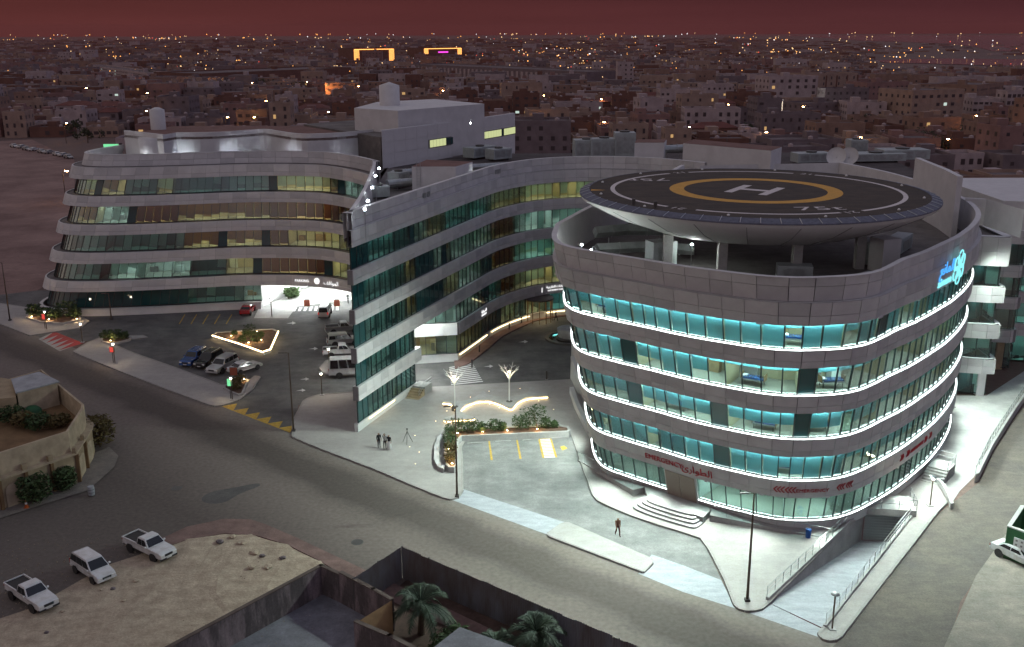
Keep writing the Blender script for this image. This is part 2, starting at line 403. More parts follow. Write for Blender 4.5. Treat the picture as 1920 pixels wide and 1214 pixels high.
# ------------------------------------------------------------------ facade kit
class Facade:
    def __init__(s, pts, lean=(0, 0), pos=True, n=3, step=0.4, shift=None):
        P = smooth(pts, n)
        d = [0.0]
        for a, b in zip(P, P[1:]): d.append(d[-1]+(b-a).length)
        k = int(d[-1]/step); s.L = d[-1]; s.step = s.L/k
        Q = []; j = 0
        for i in range(k+1):
            t = i*s.step
            while j < len(d)-2 and d[j+1] < t: j += 1
            w = (t-d[j])/max(1e-9, d[j+1]-d[j]); Q.append(P[j].lerp(P[j+1], min(1, w)))
        s.P = Q; s.N = []
        for i in range(k+1):
            t = (Q[min(k, i+1)]-Q[max(0, i-1)]).normalized(); s.N.append(Vector((t.y, -t.x)))
        f = (lambda v: 0.5*(v+math.sqrt(v*v+0.009))) if pos else (lambda v: 0.5*(v-math.sqrt(v*v+0.004)))
        s.K = [f(n_.x*lean[0]+n_.y*lean[1]) if lean != (0, 0) else 0.0 for n_ in s.N]
        s.S = [shift(p) if shift else Vector((0, 0)) for p in Q]
    def at(s, u, z, o=0.0):
        u = max(0.0, min(s.L, u)); i = min(len(s.P)-2, int(u/s.step)); w = u/s.step-i
        p = s.P[i].lerp(s.P[i+1], w); n = s.N[i].lerp(s.N[i+1], w); k = s.K[i]*(1-w)+s.K[i+1]*w
        q = p+s.S[i].lerp(s.S[i+1], w)*z+n*(k*z+o); return Vector((q.x, q.y, z))
    def near(s, x, y):
        return min(range(len(s.P)), key=lambda i: (s.P[i].x-x)**2+(s.P[i].y-y)**2)*s.step
    def breaks(s, a, b, w):
        r = [a]; u = a
        while u < b-1e-6:
            i = min(len(s.N)-2, int(u/s.step)); c = s.N[max(0, i-1)].angle(s.N[min(len(s.N)-1, i+2)], 0)/(3*s.step)
            ww = w if c < 0.1 else max(0.55*w, w*0.1/c)
            u = u+ww; r.append(u)
        k = (b-a)/(r[-1]-a); return [a+(x-a)*k for x in r]
    def line(s, a, b, z, o, st=0.8):
        n = max(2, int((b-a)/st)); return [s.at(a+(b-a)*i/n, z, o) for i in range(n+1)]
    def frame(s, a, b, z0, z1, o):
        A, B, C, D = s.at(a, z0, o), s.at(b, z0, o), s.at(a, z1, o), s.at(b, z1, o)
        X = ((B-A)+(D-C))/2; Z = ((C-A)+(D-B))/2; N = X.cross(Z).normalized()
        X = X-Z*(X.dot(Z)/Z.dot(Z)); return (A+B+C+D)/4, X, N, Z
PCOUNT = {}
def pc(parent, kind, lim=300):
    k = (parent.name, kind); PCOUNT[k] = PCOUNT.get(k, 0)+1; return PCOUNT[k] <= lim
OVER = {}
def put_piece(name, m, parent, c, X, Y, Z, lim=298):
    if pc(parent, name, lim): return piece(name, m, parent, c, X, Y, Z)
    mb = OVER.setdefault((parent.name, name), (parent, MB()))[1]; mb.use(m)
    h = [c+X*(a/2)+Y*(b/2)+Z*(d/2) for d in (-1, 1) for a, b in ((-1, -1), (1, -1), (1, 1), (-1, 1))]
    mb.add(h, [(0,3,2,1),(4,5,6,7),(0,1,5,4),(1,2,6,5),(2,3,7,6),(3,0,4,7)])
def put_patch(name, m, parent, F, a, b, z0, z1, o, th, g, lim=298):
    ga, gz = g/2, g/2; l = parent.location
    V = [F.at(u, z, q) for q in (o-th/2, o+th/2) for u, z in ((a+ga, z0+gz), (b-ga, z0+gz), (b-ga, z1-gz), (a+ga, z1-gz))]
    FS = [(4, 5, 6, 7), (0, 1, 5, 4), (1, 2, 6, 5), (2, 3, 7, 6), (3, 0, 4, 7), (3, 2, 1, 0)]
    if pc(parent, name, lim):
        c = (V[0]+V[6])/2; me = bpy.data.meshes.new(name); me.from_pydata([tuple(v-c) for v in V], [], FS); me.materials.append(MATS[m])
        ob = link(bpy.data.objects.new(name, me)); ob.parent = parent; ob.location = c-l; return ob
    OVER.setdefault((parent.name, name), (parent, MB()))[1].use(m).add(V, FS)
def flush_over():
    for (pn, nm), (p, mb) in OVER.items():
        o = mb.build('distant_'+nm+'s', None, p); o['kind'] = 'stuff'
def panel_row(parent, F, a, b, z0, z1, o, w, mats, th=0.10, gap=0.035, shift=0.0):
    br = F.breaks(a, b, w)
    for i in range(len(br)-1):
        put_patch('cladding_panel', random.choice(mats), parent, F, br[i], br[i+1], z0, z1, o, th, gap)
def spandrel(parent, F, a, b, z0, z1, led=0.3, mface='joint', mtop='ledge', name='spandrel'):
    m = MB()
    r = [F.line(a, b, z0, -0.35), F.line(a, b, z0, led-0.10), F.line(a, b, z1-0.02, led-0.10)]
    m.use(mface).sweep(r)
    m.use(mtop).sweep([F.line(a, b, z1, led+0.03), F.line(a, b, z1, -0.35)])
    m.use(mtop).sweep([F.line(a, b, z1-0.06, led+0.04), F.line(a, b, z1, led+0.03)])
    for q in (a, b): m.use(mface).add([F.at(q, z0, -0.35), F.at(q, z0, led-0.05), F.at(q, z1, led-0.05), F.at(q, z1, -0.35)], [(0, 1, 2, 3)])
    return m.build(name, None, parent)
RT = {  # room kinds: wall, ceiling lamp, depth, blind material, share of panes with blind, drop range
 'te': ('room_white', 'ceil_cool', 4.0, 'blind_pale', 0.75, (0.3, 0.98)),
 'tg': ('room_wall', 'ceil_teal', 4.0, 'blind_pale', 0.6, (0.4, 0.98)),
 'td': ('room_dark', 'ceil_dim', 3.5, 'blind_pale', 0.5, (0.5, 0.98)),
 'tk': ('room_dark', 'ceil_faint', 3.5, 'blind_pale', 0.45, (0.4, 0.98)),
 'ye': ('room_wall', 'ceil_warm', 4.0, 'blind_amber', 0.5, (0.3, 0.7)),
 'am': ('room_wall', 'ceil_warm', 3.0, 'blind_amber', 1.0, (0.55, 0.97)),
 'br': ('room_wall', 'ceil_amber', 3.0, 'blind_brown', 1.0, (0.85, 0.98)),
 'lo': ('room_wall', 'ceil_warm', 3.0, 'blind_pale', 0.9, (0.6, 0.75)),
 'wh': ('room_white', 'ceil_cool', 5.0, 'blind_pale', 0.1, (0.1, 0.3)),
 'wr': ('room_wall', 'ceil_warm', 5.0, 'blind_amber', 0.15, (0.1, 0.3)),
 'cy': ('room_wall', 'ceil_front', 4.0, 'blind_cyan', 1.0, (0.95, 0.99)),
 'g0': ('room_white', 'ceil_front', 5.0, 'blind_pale', 0.0, (0.1, 0.3)),
}
def room(parent, F, a, b, z0, z1, kind, depth):
    wall, lamp, _, _, _, _ = RT[kind]
    m = MB(); n = max(2, int((b-a)/1.5))
    f0, f1 = F.line(a, b, z0, -0.12, (b-a)/n), F.line(a, b, z1, -0.12, (b-a)/n)
    b0, b1 = F.line(a, b, z0, -depth, (b-a)/n), F.line(a, b, z1, -depth, (b-a)/n)
    m.use('room_floor').ribbon(f0, b0); m.use('room_white').ribbon(b1, f1); m.use(wall).ribbon(b0, b1)
    m.add([f0[0], b0[0], b1[0], f1[0]], [(0, 1, 2, 3)]).add([f0[-1], b0[-1], b1[-1], f1[-1]], [(3, 2, 1, 0)])
    if kind in ('cy', 'wr', 'wh', 'te', 'ye') and depth > 2.5:      # cupboards and worktops against the back wall
        for q in range(max(1, int((b-a)/2.6))):
            if random.random() < 0.75:
                u = a+0.8+q*2.5
                if u > b-0.7: break
                hh = random.choice((0.8, 0.8, 1.9, 1.1)); c = F.at(u, z0+hh/2+0.01, -depth+0.45)
                t = (F.at(u+0.1, z0, 0)-F.at(u-0.1, z0, 0)); 
                m.use(random.choice(('wood', 'room_white', 'machine', 'cloth_grey'))).box(c, (random.uniform(0.8, 1.8), 0.6, hh), math.atan2(t.y, t.x))
    m.build('room', None, parent)
    l = MB(); c0, c1 = F.line(a+0.3, b-0.3, z1-0.05, -depth*0.35, (b-a)/n), F.line(a+0.3, b-0.3, z1-0.05, -depth*0.35-0.35, (b-a)/n)
    l.use(lamp).ribbon(c1, c0); l.build('ceiling_light', None, parent)
def glaze(parent, F, a, b, z0, z1, w, kindfn, gmat='glass_teal', dark=(), drop=None, head=None, maxroom=6, depthfn=None, tag_px=None):
    br = F.breaks(a, b, w); mm = MB(); hs = MB()
    kinds = []
    for i in range(len(br)-1):
        p = F.at((br[i]+br[i+1])/2, (z0+z1)/2, 0); x, y = PX(p)
        k = kindfn(x)
        for d0, d1 in dark:
            if d0 <= x <= d1: k = 'dk'
        kinds.append((k, x))
    i = 0
    while i < len(kinds):
        j = i
        while j < len(kinds) and kinds[j][0] == kinds[i][0] and j-i < maxroom: j += 1
        k = kinds[i][0]
        if k != 'dk':
            dep = RT[k][2]
            if depthfn: dep = min(dep, depthfn(F.at(br[i], z0, 0)))
            room(parent, F, br[i], br[j], z0, z1, k, dep)
            if head:
                hs.use(head).sweep([F.line(br[i], br[j], z1-0.08, -0.10), F.line(br[i], br[j], z1-0.08, -0.17)])
        for q in range(i, j):
            put_patch('pane', 'dark_glass' if k == 'dk' else gmat, parent, F, br[q], br[q+1], z0, z1, 0.0, 0.03, 0.01)
            if k != 'dk':
                fr = None
                if drop is not None:
                    fr = 0.97
                    for d0, d1, v in drop:
                        if d0 <= kinds[q][1] <= d1: fr = v
                    if fr > 0.9: fr = random.uniform(0.93, 0.985)
                elif random.random() < RT[k][4]: fr = random.uniform(*RT[k][5])
                if fr:
                    h = (z1-z0-0.1)*fr
                    c, X, N, Z = F.frame(br[q], br[q+1], z1-0.1-h, z1-0.1, -0.24)
                    put_piece('blind', RT[k][3], parent, c, X*0.94, N*0.012, Z)
        i = j
    for u in br:
        c, X, N, Z = F.frame(u-0.035, u+0.035, z0, z1, 0.01)
        h = [c+X*(p/2)+N*(q*0.06)+Z*(r/2) for r in (-1, 1) for p, q in ((-1, -1), (1, -1), (1, 1), (-1, 1))]
        mm.add(h, [(0,1,5,4),(1,2,6,5),(2,3,7,6),(3,0,4,7)])
    mm.sweep([F.line(a, b, z0, 0.05), F.line(a, b, z0+0.09, 0.05)]); mm.sweep([F.line(a, b, z1-0.08, 0.05), F.line(a, b, z1, 0.05)])
    o = mm.build('mullions', 'mullion', parent); o['kind'] = 'stuff'
    if head and hs.v: hs.build('window_head_light', None, parent)
def strip(parent, F, a, b, z, o, m, name='led_strip', h=0.10, t=0.07):
    q = MB(); q.sweep([F.line(a, b, z, o), F.line(a, b, z+h, o), F.line(a, b, z+h, o-t)])
    return q.build(name, m, parent)
def curved_text(parent, F, u, z, s, size, m, o, name='sign_lettering', depth=0.06, sx=1.0):
    v, f = text_mesh(s, size)
    if not v: return
    n = len(v)
    A = [F.at(u+p[0]*sx, z+p[1], o+depth) for p in v]; B = [F.at(u+p[0]*sx, z+p[1], o) for p in v]
    mb = MB(); mb.add(A, f)
    ec = {}
    for q in f:
        for i in range(len(q)):
            e_ = (q[i], q[(i+1) % len(q)]); k = tuple(sorted(e_)); ec.setdefault(k, []).append(e_)
    k = len(mb.v); mb.add(A+B, [(e_[0][1], e_[0][0], n+e_[0][0], n+e_[0][1]) for e_ in ec.values() if len(e_) == 1])
    return mb.build(name, m, parent)
def chevrons(parent, F, u, z, h, n, dirn, m, o):
    for i in range(n):
        mb = MB(); x = u+(i-1)*0.24
        for sgn in (1, -1):
            pts = [(0, 0), (0.10, 0), (0.10+0.22*dirn, sgn*h/2), (0.22*dirn, sgn*h/2)]
            P = [F.at(x+p[0], z+p[1], o+0.06) for p in pts]; Q = [F.at(x+p[0], z+p[1], o) for p in pts]
            mb.add(P+Q, [(0, 1, 2, 3), (3, 2, 1, 0), (0, 4, 5, 1), (1, 5, 6, 2), (2, 6, 7, 3), (3, 7, 4, 0)])
        mb.build('chevron', m, parent)
def tab(*rows):
    def f(x):
        for a, b, k in rows:
            if a <= x <= b: return k
        return rows[-1][2]
    return f

# ------------------------------------------------------------------ the round tower
TZ = [1.12, 5.37, 9.62, 13.87, 18.12]; TT = [3.6, 7.85, 12.2, 16.5, 20.4]
TP = [(27,147),(20,129),(12.5,115),(8.9,104),(8.7,98.7),(9.1,95.5),(9.9,94.1),(11.5,92.7),(12.9,91.4),(15,89.7),(16.8,88.0),(18.6,86.5),(21.2,84.8),(23.2,83.6),(25,83.1),(28.1,83.2),(30.6,84.4),(33.3,86.7),(36.4,89.6),(39.6,93.2),(42.3,96.4),(45.8,101.4),(48.9,107),(50.8,112.5),(52,119),(52.3,129),(51,141),(48,150)]
TF = Facade(TP, lean=(-0.17, -0.19), pos=True)
tower = thing('hospital_tower', 'round glazed hospital tower with white light lines on every floor, under the helipad', 'building', (27, 105, 0))
ta, tb = TF.near(8.9, 104.5), TF.near(50.8, 112.5)
te_ = TF.L
CM = ['clad', 'clad', 'clad_b', 'clad_c']
spandrel(tower, TF, 0, te_, 0.0, TZ[0], 0.22, 'clad_white', 'ledge', 'plinth')
for i in range(4): spandrel(tower, TF, 0, te_, TT[i], TZ[i+1], 0.3)
panel_row(tower, TF, ta-4, tb+2, TT[4], 21.25, 0.42, 1.75, CM); panel_row(tower, TF, ta-4, tb+2, 21.25, 22.40, 0.42, 1.75, CM)
panel_row(tower, TF, ta-6, tb+2, 22.45, 23.7, 0.05, 1.75, CM)
for i in range(4):
    panel_row(tower, TF, ta-3, tb, TT[i], TT[i]+0.62, 0.30, 1.75, CM if i else ['clad_white', 'clad']); 
for i in range(4):
    panel_row(tower, TF, ta-3, tb, TT[i]+0.62, TZ[i+1]-0.04, 0.30, 1.75, CM if i else ['clad_white', 'clad'])
panel_row(tower, TF, ta-6, tb+2, 23.7, 24.45, 0.05, 1.75, CM)
m = MB()      # parapet: core wall, groove ledge and coping
m.use('joint').sweep([TF.line(0, te_, TT[4], -0.3), TF.line(0, te_, TT[4], 0.32), TF.line(0, te_, 22.42, 0.32)])
m.use('clad_b').sweep([TF.line(0, te_, 22.42, 0.44), TF.line(0, te_, 22.42, 0.0)])
m.use('joint').sweep([TF.line(0, te_, 22.42, -0.06), TF.line(0, te_, 24.45, -0.06)])
m.use('clad').sweep([TF.line(0, te_, 24.44, 0.12), TF.line(0, te_, 24.5, 0.12), TF.line(0, te_, 24.5, -0.4), TF.line(0, te_, 21.0, -0.4)])
m.build('parapet', None, tower)
back = MB(); 
for k in range(5): back.sweep([TF.line(0, ta-1, TZ[k], 0), TF.line(0, ta-1, TT[k], 0)]); back.sweep([TF.line(tb, te_, TZ[k], 0), TF.line(tb, te_, TT[k], 0)])
back.build('back_glazing', 'dark_glass', tower)
DK = [[(1040,1126),(1252,1262),(1620,1628),(1700,1706)], [(1183,1194),(1264,1271),(1350,1360),(1612,1622)], [(1173,1203),(1341,1356),(1497,1505),(1655,1660)], [(1160,1192),(1331,1343),(1512,1521),(1702,1709)], [(1147,1156),(1230,1240),(1322,1333),(1408,1424),(1654,1660)]]
DR = [None,
 [(1122,1141,.3),(1224,1243,.36),(1450,1477,.5),(1480,1500,.8),(1590,1612,.3),(1622,1800,.55)],
 [(1090,1176,.55),(1204,1295,.56),(1296,1340,.6),(1355,1500,.5),(1528,1575,.62),(1576,1600,.15),(1600,1640,.6),(1640,1800,.35)],
 [(1092,1160,.85),(1192,1246,.55),(1284,1330,.56),(1343,1512,.12),(1521,1640,.19),(1640,1702,.12),(1709,1800,.2)],
 [(1086,1136,.46),(1199,1217,.35),(1347,1371,.45),(1474,1503,.13),(1578,1601,.35),(1694,1712,.15),(1727,1742,.2)]]
for i in range(5):
    a0 = ta+(0.8 if i else 1.2)
    if i == 0:
        glaze(tower, TF, a0, tb, TZ[0], TT[0], 1.42, lambda x: 'g0', 'glass_teal', [(1253, 1298)]+DK[0][3:], None, None)
    else:
        glaze(tower, TF, a0, tb, TZ[i], TT[i], 1.42, lambda x: 'cy', 'glass_clear', DK[i], DR[i], 'led_head')
    strip(tower, TF, ta-1.0, tb+1.0, TZ[i]+0.005, 0.20, 'led_white', h=0.06, t=0.06)
    c, X, N, Z = TF.frame(ta-0.3, ta+0.9, TZ[i], TT[i], 0.15); piece('end_fin', 'clad_white', tower, c, X, N*0.3, Z)
rp = [TF.at(u, 0, 0) for u in np.linspace(0, te_, 90)]
rp = [TF.at(u, 21.0, -0.35) for u in np.linspace(0, te_, 90)]
MB().prism(rp, 20.5, 21.0).build('roof', 'roofing', tower)
ip = [TF.at(u, 0, -5.2) for u in np.linspace(ta-8, te_, 70)]
MB().prism(ip, 0.0, 20.5).build('core', 'room_white', tower)
MB().add([Vector((48,150,0)), Vector((27,147,0)), Vector((27,147,24.5)), Vector((48,150,24.5))], [(0, 1, 2, 3)]).build('rear_wall', 'clad', tower)
# added floods under the first band, put in to brighten the forecourt
for u in np.arange(ta+2.0, tb+4, 5.0):
    c, X, N, Z = TF.frame(u-0.15, u+0.15, 3.62, 3.72, 0.45); piece('floodlight', 'clad_b', tower, c, X, N*0.12, Z)
    li = bpy.data.lights.new('forecourt_fill', 'SPOT'); li.energy = FILL; li.color = (0.86, 1.0, 0.93); li.spot_size = R(150); li.spot_blend = 1.0; li.shadow_soft_size = 0.25
    o = link(bpy.data.objects.new('forecourt_fill', li)); p = TF.at(u, 3.4, 0.85); d = TF.at(u, 0, 7.0)-p; o.location = p; o.rotation_euler = d.to_track_quat('-Z', 'Y').to_euler()
for u in np.arange(ta+1.0, tb+3, 6.5):  # added high floods under the parapet, evening out the forecourt brightness
    c, X, N, Z = TF.frame(u-0.2, u+0.2, 20.42, 20.54, 0.56); piece('floodlight', 'clad_b', tower, c, X, N*0.16, Z)
    li = bpy.data.lights.new('forecourt_fill_high', 'SPOT'); li.energy = FILL_HI; li.color = (0.84, 1.0, 0.92); li.spot_size = R(100); li.spot_blend = 1.0; li.shadow_soft_size = 0.4
    o = link(bpy.data.objects.new('forecourt_fill_high', li)); p = TF.at(u, 20.1, 0.95); d = TF.at(u, 0, 19.0)-p; o.location = p; o.rotation_euler = d.to_track_quat('-Z', 'Y').to_euler()
# signs on the tower
def su(x, y, z, F=TF):        # arc length where the sight line of a mark meets the facade at height z
    best = min(np.linspace(0, F.L, 1600), key=lambda u: abs(PX(F.at(u, z, 0.4))[0]-x)+ (0 if (F.at(u, z, .4)-Vector((0,0,HC))).to_2d().dot((F.at(u, z, .5)-F.at(u, z, .4)).to_2d()) < 0 else 1e4))
    return best
AR = lambda s: s[::-1]
EM_AR = '\ufe8d\ufedf\ufec4\ufeee\ufe8d\ufead\ufe89'
PK_AR = '\ufe8d\ufedf\ufee4\ufeee\ufe8d\ufed7\ufed2'
CL_AR = '\ufe8d\ufedf\ufecc\ufef4\ufe8e\ufea9\ufe8d\ufe95 \ufe8d\ufedf\ufea8\ufe8e\ufead\ufe9f\ufef4\ufe94'
PH_AR = '\ufe8d\ufedf\ufebc\ufef4\ufeaa\ufedf\ufef4\ufe94'
MN_AR = '\ufe8d\ufedf\ufee4\ufe8e\ufee7\ufeca'
zs = 4.28
curved_text(tower, TF, su(1244, 865, zs), zs-0.05, 'EMERGENCY', 0.74, 'letter_red', 0.38, sx=1.0)
curved_text(tower, TF, su(1305, 880, zs), zs-0.15, AR(EM_AR), 1.0, 'letter_red', 0.38)
curved_text(tower, TF, su(1523, 916, zs), zs-0.02, 'EMERGENCY', 0.46, 'letter_red', 0.38, sx=1.0)
for x in (1457, 1477): chevrons(tower, TF, su(x, 915, zs), zs+0.2, 0.62, 3, 1, 'letter_red', 0.36)
for x in (1573, 1590): chevrons(tower, TF, su(x, 910, zs), zs+0.2, 0.62, 3, 1, 'letter_red', 0.36)
for x in (1692, 1703): chevrons(tower, TF, su(x, 856, zs), zs+0.2, 0.62, 3, -1, 'letter_red', 0.36)
for x in (1736, 1745): chevrons(tower, TF, su(x, 825, zs), zs+0.2, 0.62, 3, -1, 'letter_red', 0.36)
curved_text(tower, TF, su(1719, 840, zs), zs-0.02, 'AMBULANCE', 0.52, 'letter_red', 0.38, sx=1.05)
zl = 21.55
curved_text(tower, TF, su(1772, 492, zl), 21.75, AR(MN_AR), 1.55, 'sign_blue', 0.50, 'logo_lettering', sx=1.15)
curved_text(tower, TF, su(1771, 518, zl), 20.65, 'almana', 1.15, 'sign_cyan', 0.50, 'logo_lettering', sx=1.15)
uc = su(1795, 492, zl)          # flower emblem of looped outlines
em = MB()
for k in range(6):
    th = PI/2+k*PI/3; r = 0.95
    for w, rr in ((0.62, 0.55),):
        pts = []
        for q in range(17):
            t = 2*PI*q/16; lx = r+0.72*math.cos(t)*0.95; ly = 0.62*math.sin(t)
            pts.append(TF.at(uc+(lx*math.cos(th)-ly*math.sin(th))*1.05, 21.7+(lx*math.sin(th)+ly*math.cos(th)), 0.58))
        em.tube(pts, 0.075, 5, False)
em.build('logo_emblem', 'sign_cyan', tower)
# entrance doors of the emergency floor
ud = su(1275, 905, 2.4); 
c, X, N, Z = TF.frame(ud-1.6, ud+1.6, 0.55, 3.55, 0.18); dr = piece('entrance_frame', 'clad_white', tower, c, X*1.08, N*0.2, Z*1.03)
for s_ in (-1, 1):
    c, X, N, Z = TF.frame(ud+s_*0.8-0.77, ud+s_*0.8+0.77, 0.6, 3.45, 0.33); piece('door', 'door_bronze', tower, c, X, N*0.06, Z)
# screen wall on the rear right
m = MB(); sw = [G(1806, 331, 27.8), G(1780, 318, 27.8), G(1725, 296, 27.8)]
q = [Vector((p.x-0.6, p.y, p.z)) for p in sw]
m.prism([sw[0].to_2d(), sw[1].to_2d(), sw[2].to_2d(), q[2].to_2d(), q[1].to_2d(), q[0].to_2d()], 21.0, 27.8)
m.build('screen_wall', 'clad', tower)

# ------------------------------------------------------------------ helipad
PC = Vector((24.35, 102.2, 27.7)); 
pad = thing('helipad', 'round helicopter landing deck with yellow ring and white H, carried on roof columns', 'helipad', (PC.x, PC.y, 21.2))
MB().lathe([(0.01, 6.5), (16.5, 6.5)], 128).build('deck', 'deck', pad, world=False)
def ring(r0, r1, z, m, name, gaps=()):
    mb = MB(); n = 180
    for j in range(n):
        t = 360.*j/n
        if any(g0 <= t <= g1 for g0, g1 in gaps): continue
        a, b = 2*PI*j/n, 2*PI*(j+1)/n
        mb.add([(r*math.cos(q), r*math.sin(q), z) for q, r in ((a, r0), (a, r1), (b, r1), (b, r0))], [(0, 1, 2, 3)])
    return mb.build(name, m, pad, world=False)
ring(7.0, 8.45, 6.504, 'deck_yellow', 'touchdown_ring')
for g0, g1 in ((58, 107), (117, 224), (234, 287), (297, 360+50)):
    ring(13.95, 14.4, 6.504, 'deck_white', 'edge_ring', ((g1-360, g0), (g1, 400)) if g1 > 360 else ((-1, g0), (g1, 400)))
MB().lathe([(16.5, 6.52), (16.62, 6.52), (17.45, 6.25), (17.5, 6.22), (17.5, 6.12), (16.5, 6.10)], 128).build('safety_net', 'net', pad, world=False, smooth=False)
m = MB()
for j in range(64):
    a = 2*PI*j/64; m.tube([(16.55*math.cos(a), 16.55*math.sin(a), 6.56), (17.5*math.cos(a), 17.5*math.sin(a), 6.27)], 0.035, 4)
m.build('net_frame', 'steel', pad, world=False)
m = MB().lathe([(17.4, 6.12), (17.3, 5.8), (14.5, 4.35), (11.0, 3.1), (7.5, 2.5), (3.0, 2.2), (0.01, 2.15)], 96); m.build('underside', 'soffit', pad, world=False, smooth=True)
rib = MB()
for j in range(24):
    a = 2*PI*j/24; rib.tube([(r*math.cos(a), r*math.sin(a), z-0.005) for r, z in ((17.3, 5.8), (14.5, 4.35), (11.0, 3.1), (7.5, 2.5), (3.0, 2.2))], 0.03, 4)
rib.build('panel_joints', 'joint', pad, world=False)
def flat_text(s, size, cx, cy, rz, z, m, name, sx=1.0, sy=1.0):
    v, f = text_mesh(s, size); c, q = math.cos(rz), math.sin(rz)
    ys = [p[1] for p in v]; my = (max(ys)+min(ys))/2
    mb = MB(); mb.add([(cx+(p[0]*sx*c-(p[1]-my)*sy*q), cy+(p[0]*sx*q+(p[1]-my)*sy*c), z) for p in v], f)
    return mb.build(name, m, pad, world=False)
hz = R(-33); mb = MB()          # the H
for a, b in (((-1.75, 0), (0.85, 5.6)), ((1.75, 0), (0.85, 5.6)), ((0, 0), (2.7, 0.95))):
    x0, y0 = a; w, h = b
    P = [(x0-w/2, y0-h/2), (x0+w/2, y0-h/2), (x0+w/2, y0+h/2), (x0-w/2, y0+h/2)]
    if w > 2: P = [(p[0]*0.98, p[1]) for p in P]
    mb.add([(p[0]*math.cos(hz)-p[1]*math.sin(hz), p[0]*math.sin(hz)+p[1]*math.cos(hz), 6.506) for p in P], [(0, 1, 2, 3)])
mb.build('letter_h', 'deck_white', pad, world=False)
flat_text('75t', 2.5, 3.2, -11.2, R(4), 6.506, 'deck_white', 'mass_marking', 1.35)
flat_text('75t', 2.5, -9.6, 7.6, R(184), 6.506, 'deck_white', 'mass_marking', 1.35)
for a in (112, 229, 292, 54): flat_text('21', 1.3, 14.35*math.cos(R(a)), 14.35*math.sin(R(a)), R(a-90), 6.506, 'deck_white', 'size_marking', 1.2)
m = MB(); m.add([(-16.3, 0.8, 6.506), (-14.9, 0.2, 6.506), (-16.4, -0.1, 6.506)], [(0, 2, 1)]); m.build('arrow_marking', 'deck_yellow', pad, world=False)
for a in range(0, 360, 30):
    x, y = 15.8*math.cos(R(a+9)), 15.8*math.sin(R(a+9)); MB().lathe([(0.14, 6.5), (0.14, 6.58), (0.06, 6.66), (0.01, 6.66)], 8, (x, y, 0)).build('edge_light', 'lamp_lens', pad, world=False)
for px, py in ((-9.4, -6.0), (-4.7, -8.5), (2.0, -9.5), (9, -6), (-8, 6), (8, 7), (0, 9)):
    MB().box((px, py, 1.5), (0.85, 0.85, 3.4)).build('column', 'concrete', pad, world=False, bevel=0.03)
MB().box((11, -7, 1.4), (2.0, 2.0, 3.2), R(20)).build('stair_core', 'white_wall', pad, world=False)
for px, py in ((-13.2, -9.2), (-11.4, -10.6)):      # windsock brackets / floodlights at the rim
    MB().box((px, py, 6.85), (0.3, 0.3, 0.5)).tube([(px, py, 6.3), (px, py, 6.7)], 0.05, 6).build('rim_floodlight', 'steel_dark', pad, world=False)

# ------------------------------------------------------------------ middle wing (concave facade to the plaza)
WZ = [1.15, 5.5, 9.9, 14.2, 18.6]; WT = [3.85, 8.2, 12.6, 17.0, 21.1]
WP = [(-17.25,106.4),(-14.9,112.8),(-12.35,119.5),(-9.8,126.2),(-7.1,133.2),(-4.9,139),(-2.9,144.4),(-1.2,147.4),(0.6,150),(3.1,152.8),(6.3,154.8),(9.8,155.9),(14,156.2),(19.3,155),(23,153),(27.8,148)]
WF = Facade(WP)
wing = thing('hospital_middle_wing', 'concave hospital wing with stacked grey bands and a sharp front corner on the plaza', 'building', (-12, 130, 0))
u1, u2, ue = WF.near(-12.1, 120.3), WF.near(-7.45, 132.3), WF.near(12.5, 156.2)
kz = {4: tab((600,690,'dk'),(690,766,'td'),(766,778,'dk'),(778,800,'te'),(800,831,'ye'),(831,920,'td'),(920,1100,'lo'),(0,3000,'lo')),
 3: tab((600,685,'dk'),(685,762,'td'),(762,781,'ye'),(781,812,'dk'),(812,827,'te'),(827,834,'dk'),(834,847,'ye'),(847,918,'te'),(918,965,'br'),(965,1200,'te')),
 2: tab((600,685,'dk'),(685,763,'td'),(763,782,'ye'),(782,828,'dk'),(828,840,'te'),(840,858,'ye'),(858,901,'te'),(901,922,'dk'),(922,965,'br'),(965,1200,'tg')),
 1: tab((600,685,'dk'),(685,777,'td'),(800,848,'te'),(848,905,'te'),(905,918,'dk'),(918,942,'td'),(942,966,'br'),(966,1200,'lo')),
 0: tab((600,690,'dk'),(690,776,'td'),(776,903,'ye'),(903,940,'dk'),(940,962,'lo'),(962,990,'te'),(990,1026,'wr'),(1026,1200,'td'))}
wd = lambda p: max(0.8, (p.x+18.5)*0.55)
spandrel(wing, WF, 0, u1+0.3, 0.0, WZ[0], 0.15, 'clad_white', 'ledge', 'plinth'); spandrel(wing, WF, u2, WF.L, 0.0, WZ[0], 0.15, 'clad_white', 'ledge', 'plinth')
strip(wing, WF, 2.5, u1-6, 0.85, 0.24, 'led_warm_soft', h=0.1)
strip(wing, WF, u2+0.4, WF.near(-3.9, 142), 0.8, 0.24, 'led_warm_soft', h=0.1); strip(wing, WF, WF.near(-3.2, 143.5), WF.near(2.6, 152.2), 0.8, 0.24, 'led_warm_soft', h=0.1); strip(wing, WF, WF.near(5.2, 154), WF.near(12, 156), 0.8, 0.24, 'led_warm_soft', h=0.1)
for i in range(5):
    rng = [(0.25, u1), (u2, ue)] if i < 2 else [(0.25, ue)]
    for a, b in rng:
        glaze(wing, WF, a, b, WZ[i], WT[i], 1.32, kz[i], 'glass_teal', (), None, None, 6, wd)
for i in range(4):
    rng = [(0, u1+1.2), (u2, WF.L)] if i == 0 else [(0, WF.L)]
    for a, b in rng:
        spandrel(wing, WF, a, b, WT[i], WZ[i+1], 0.35)
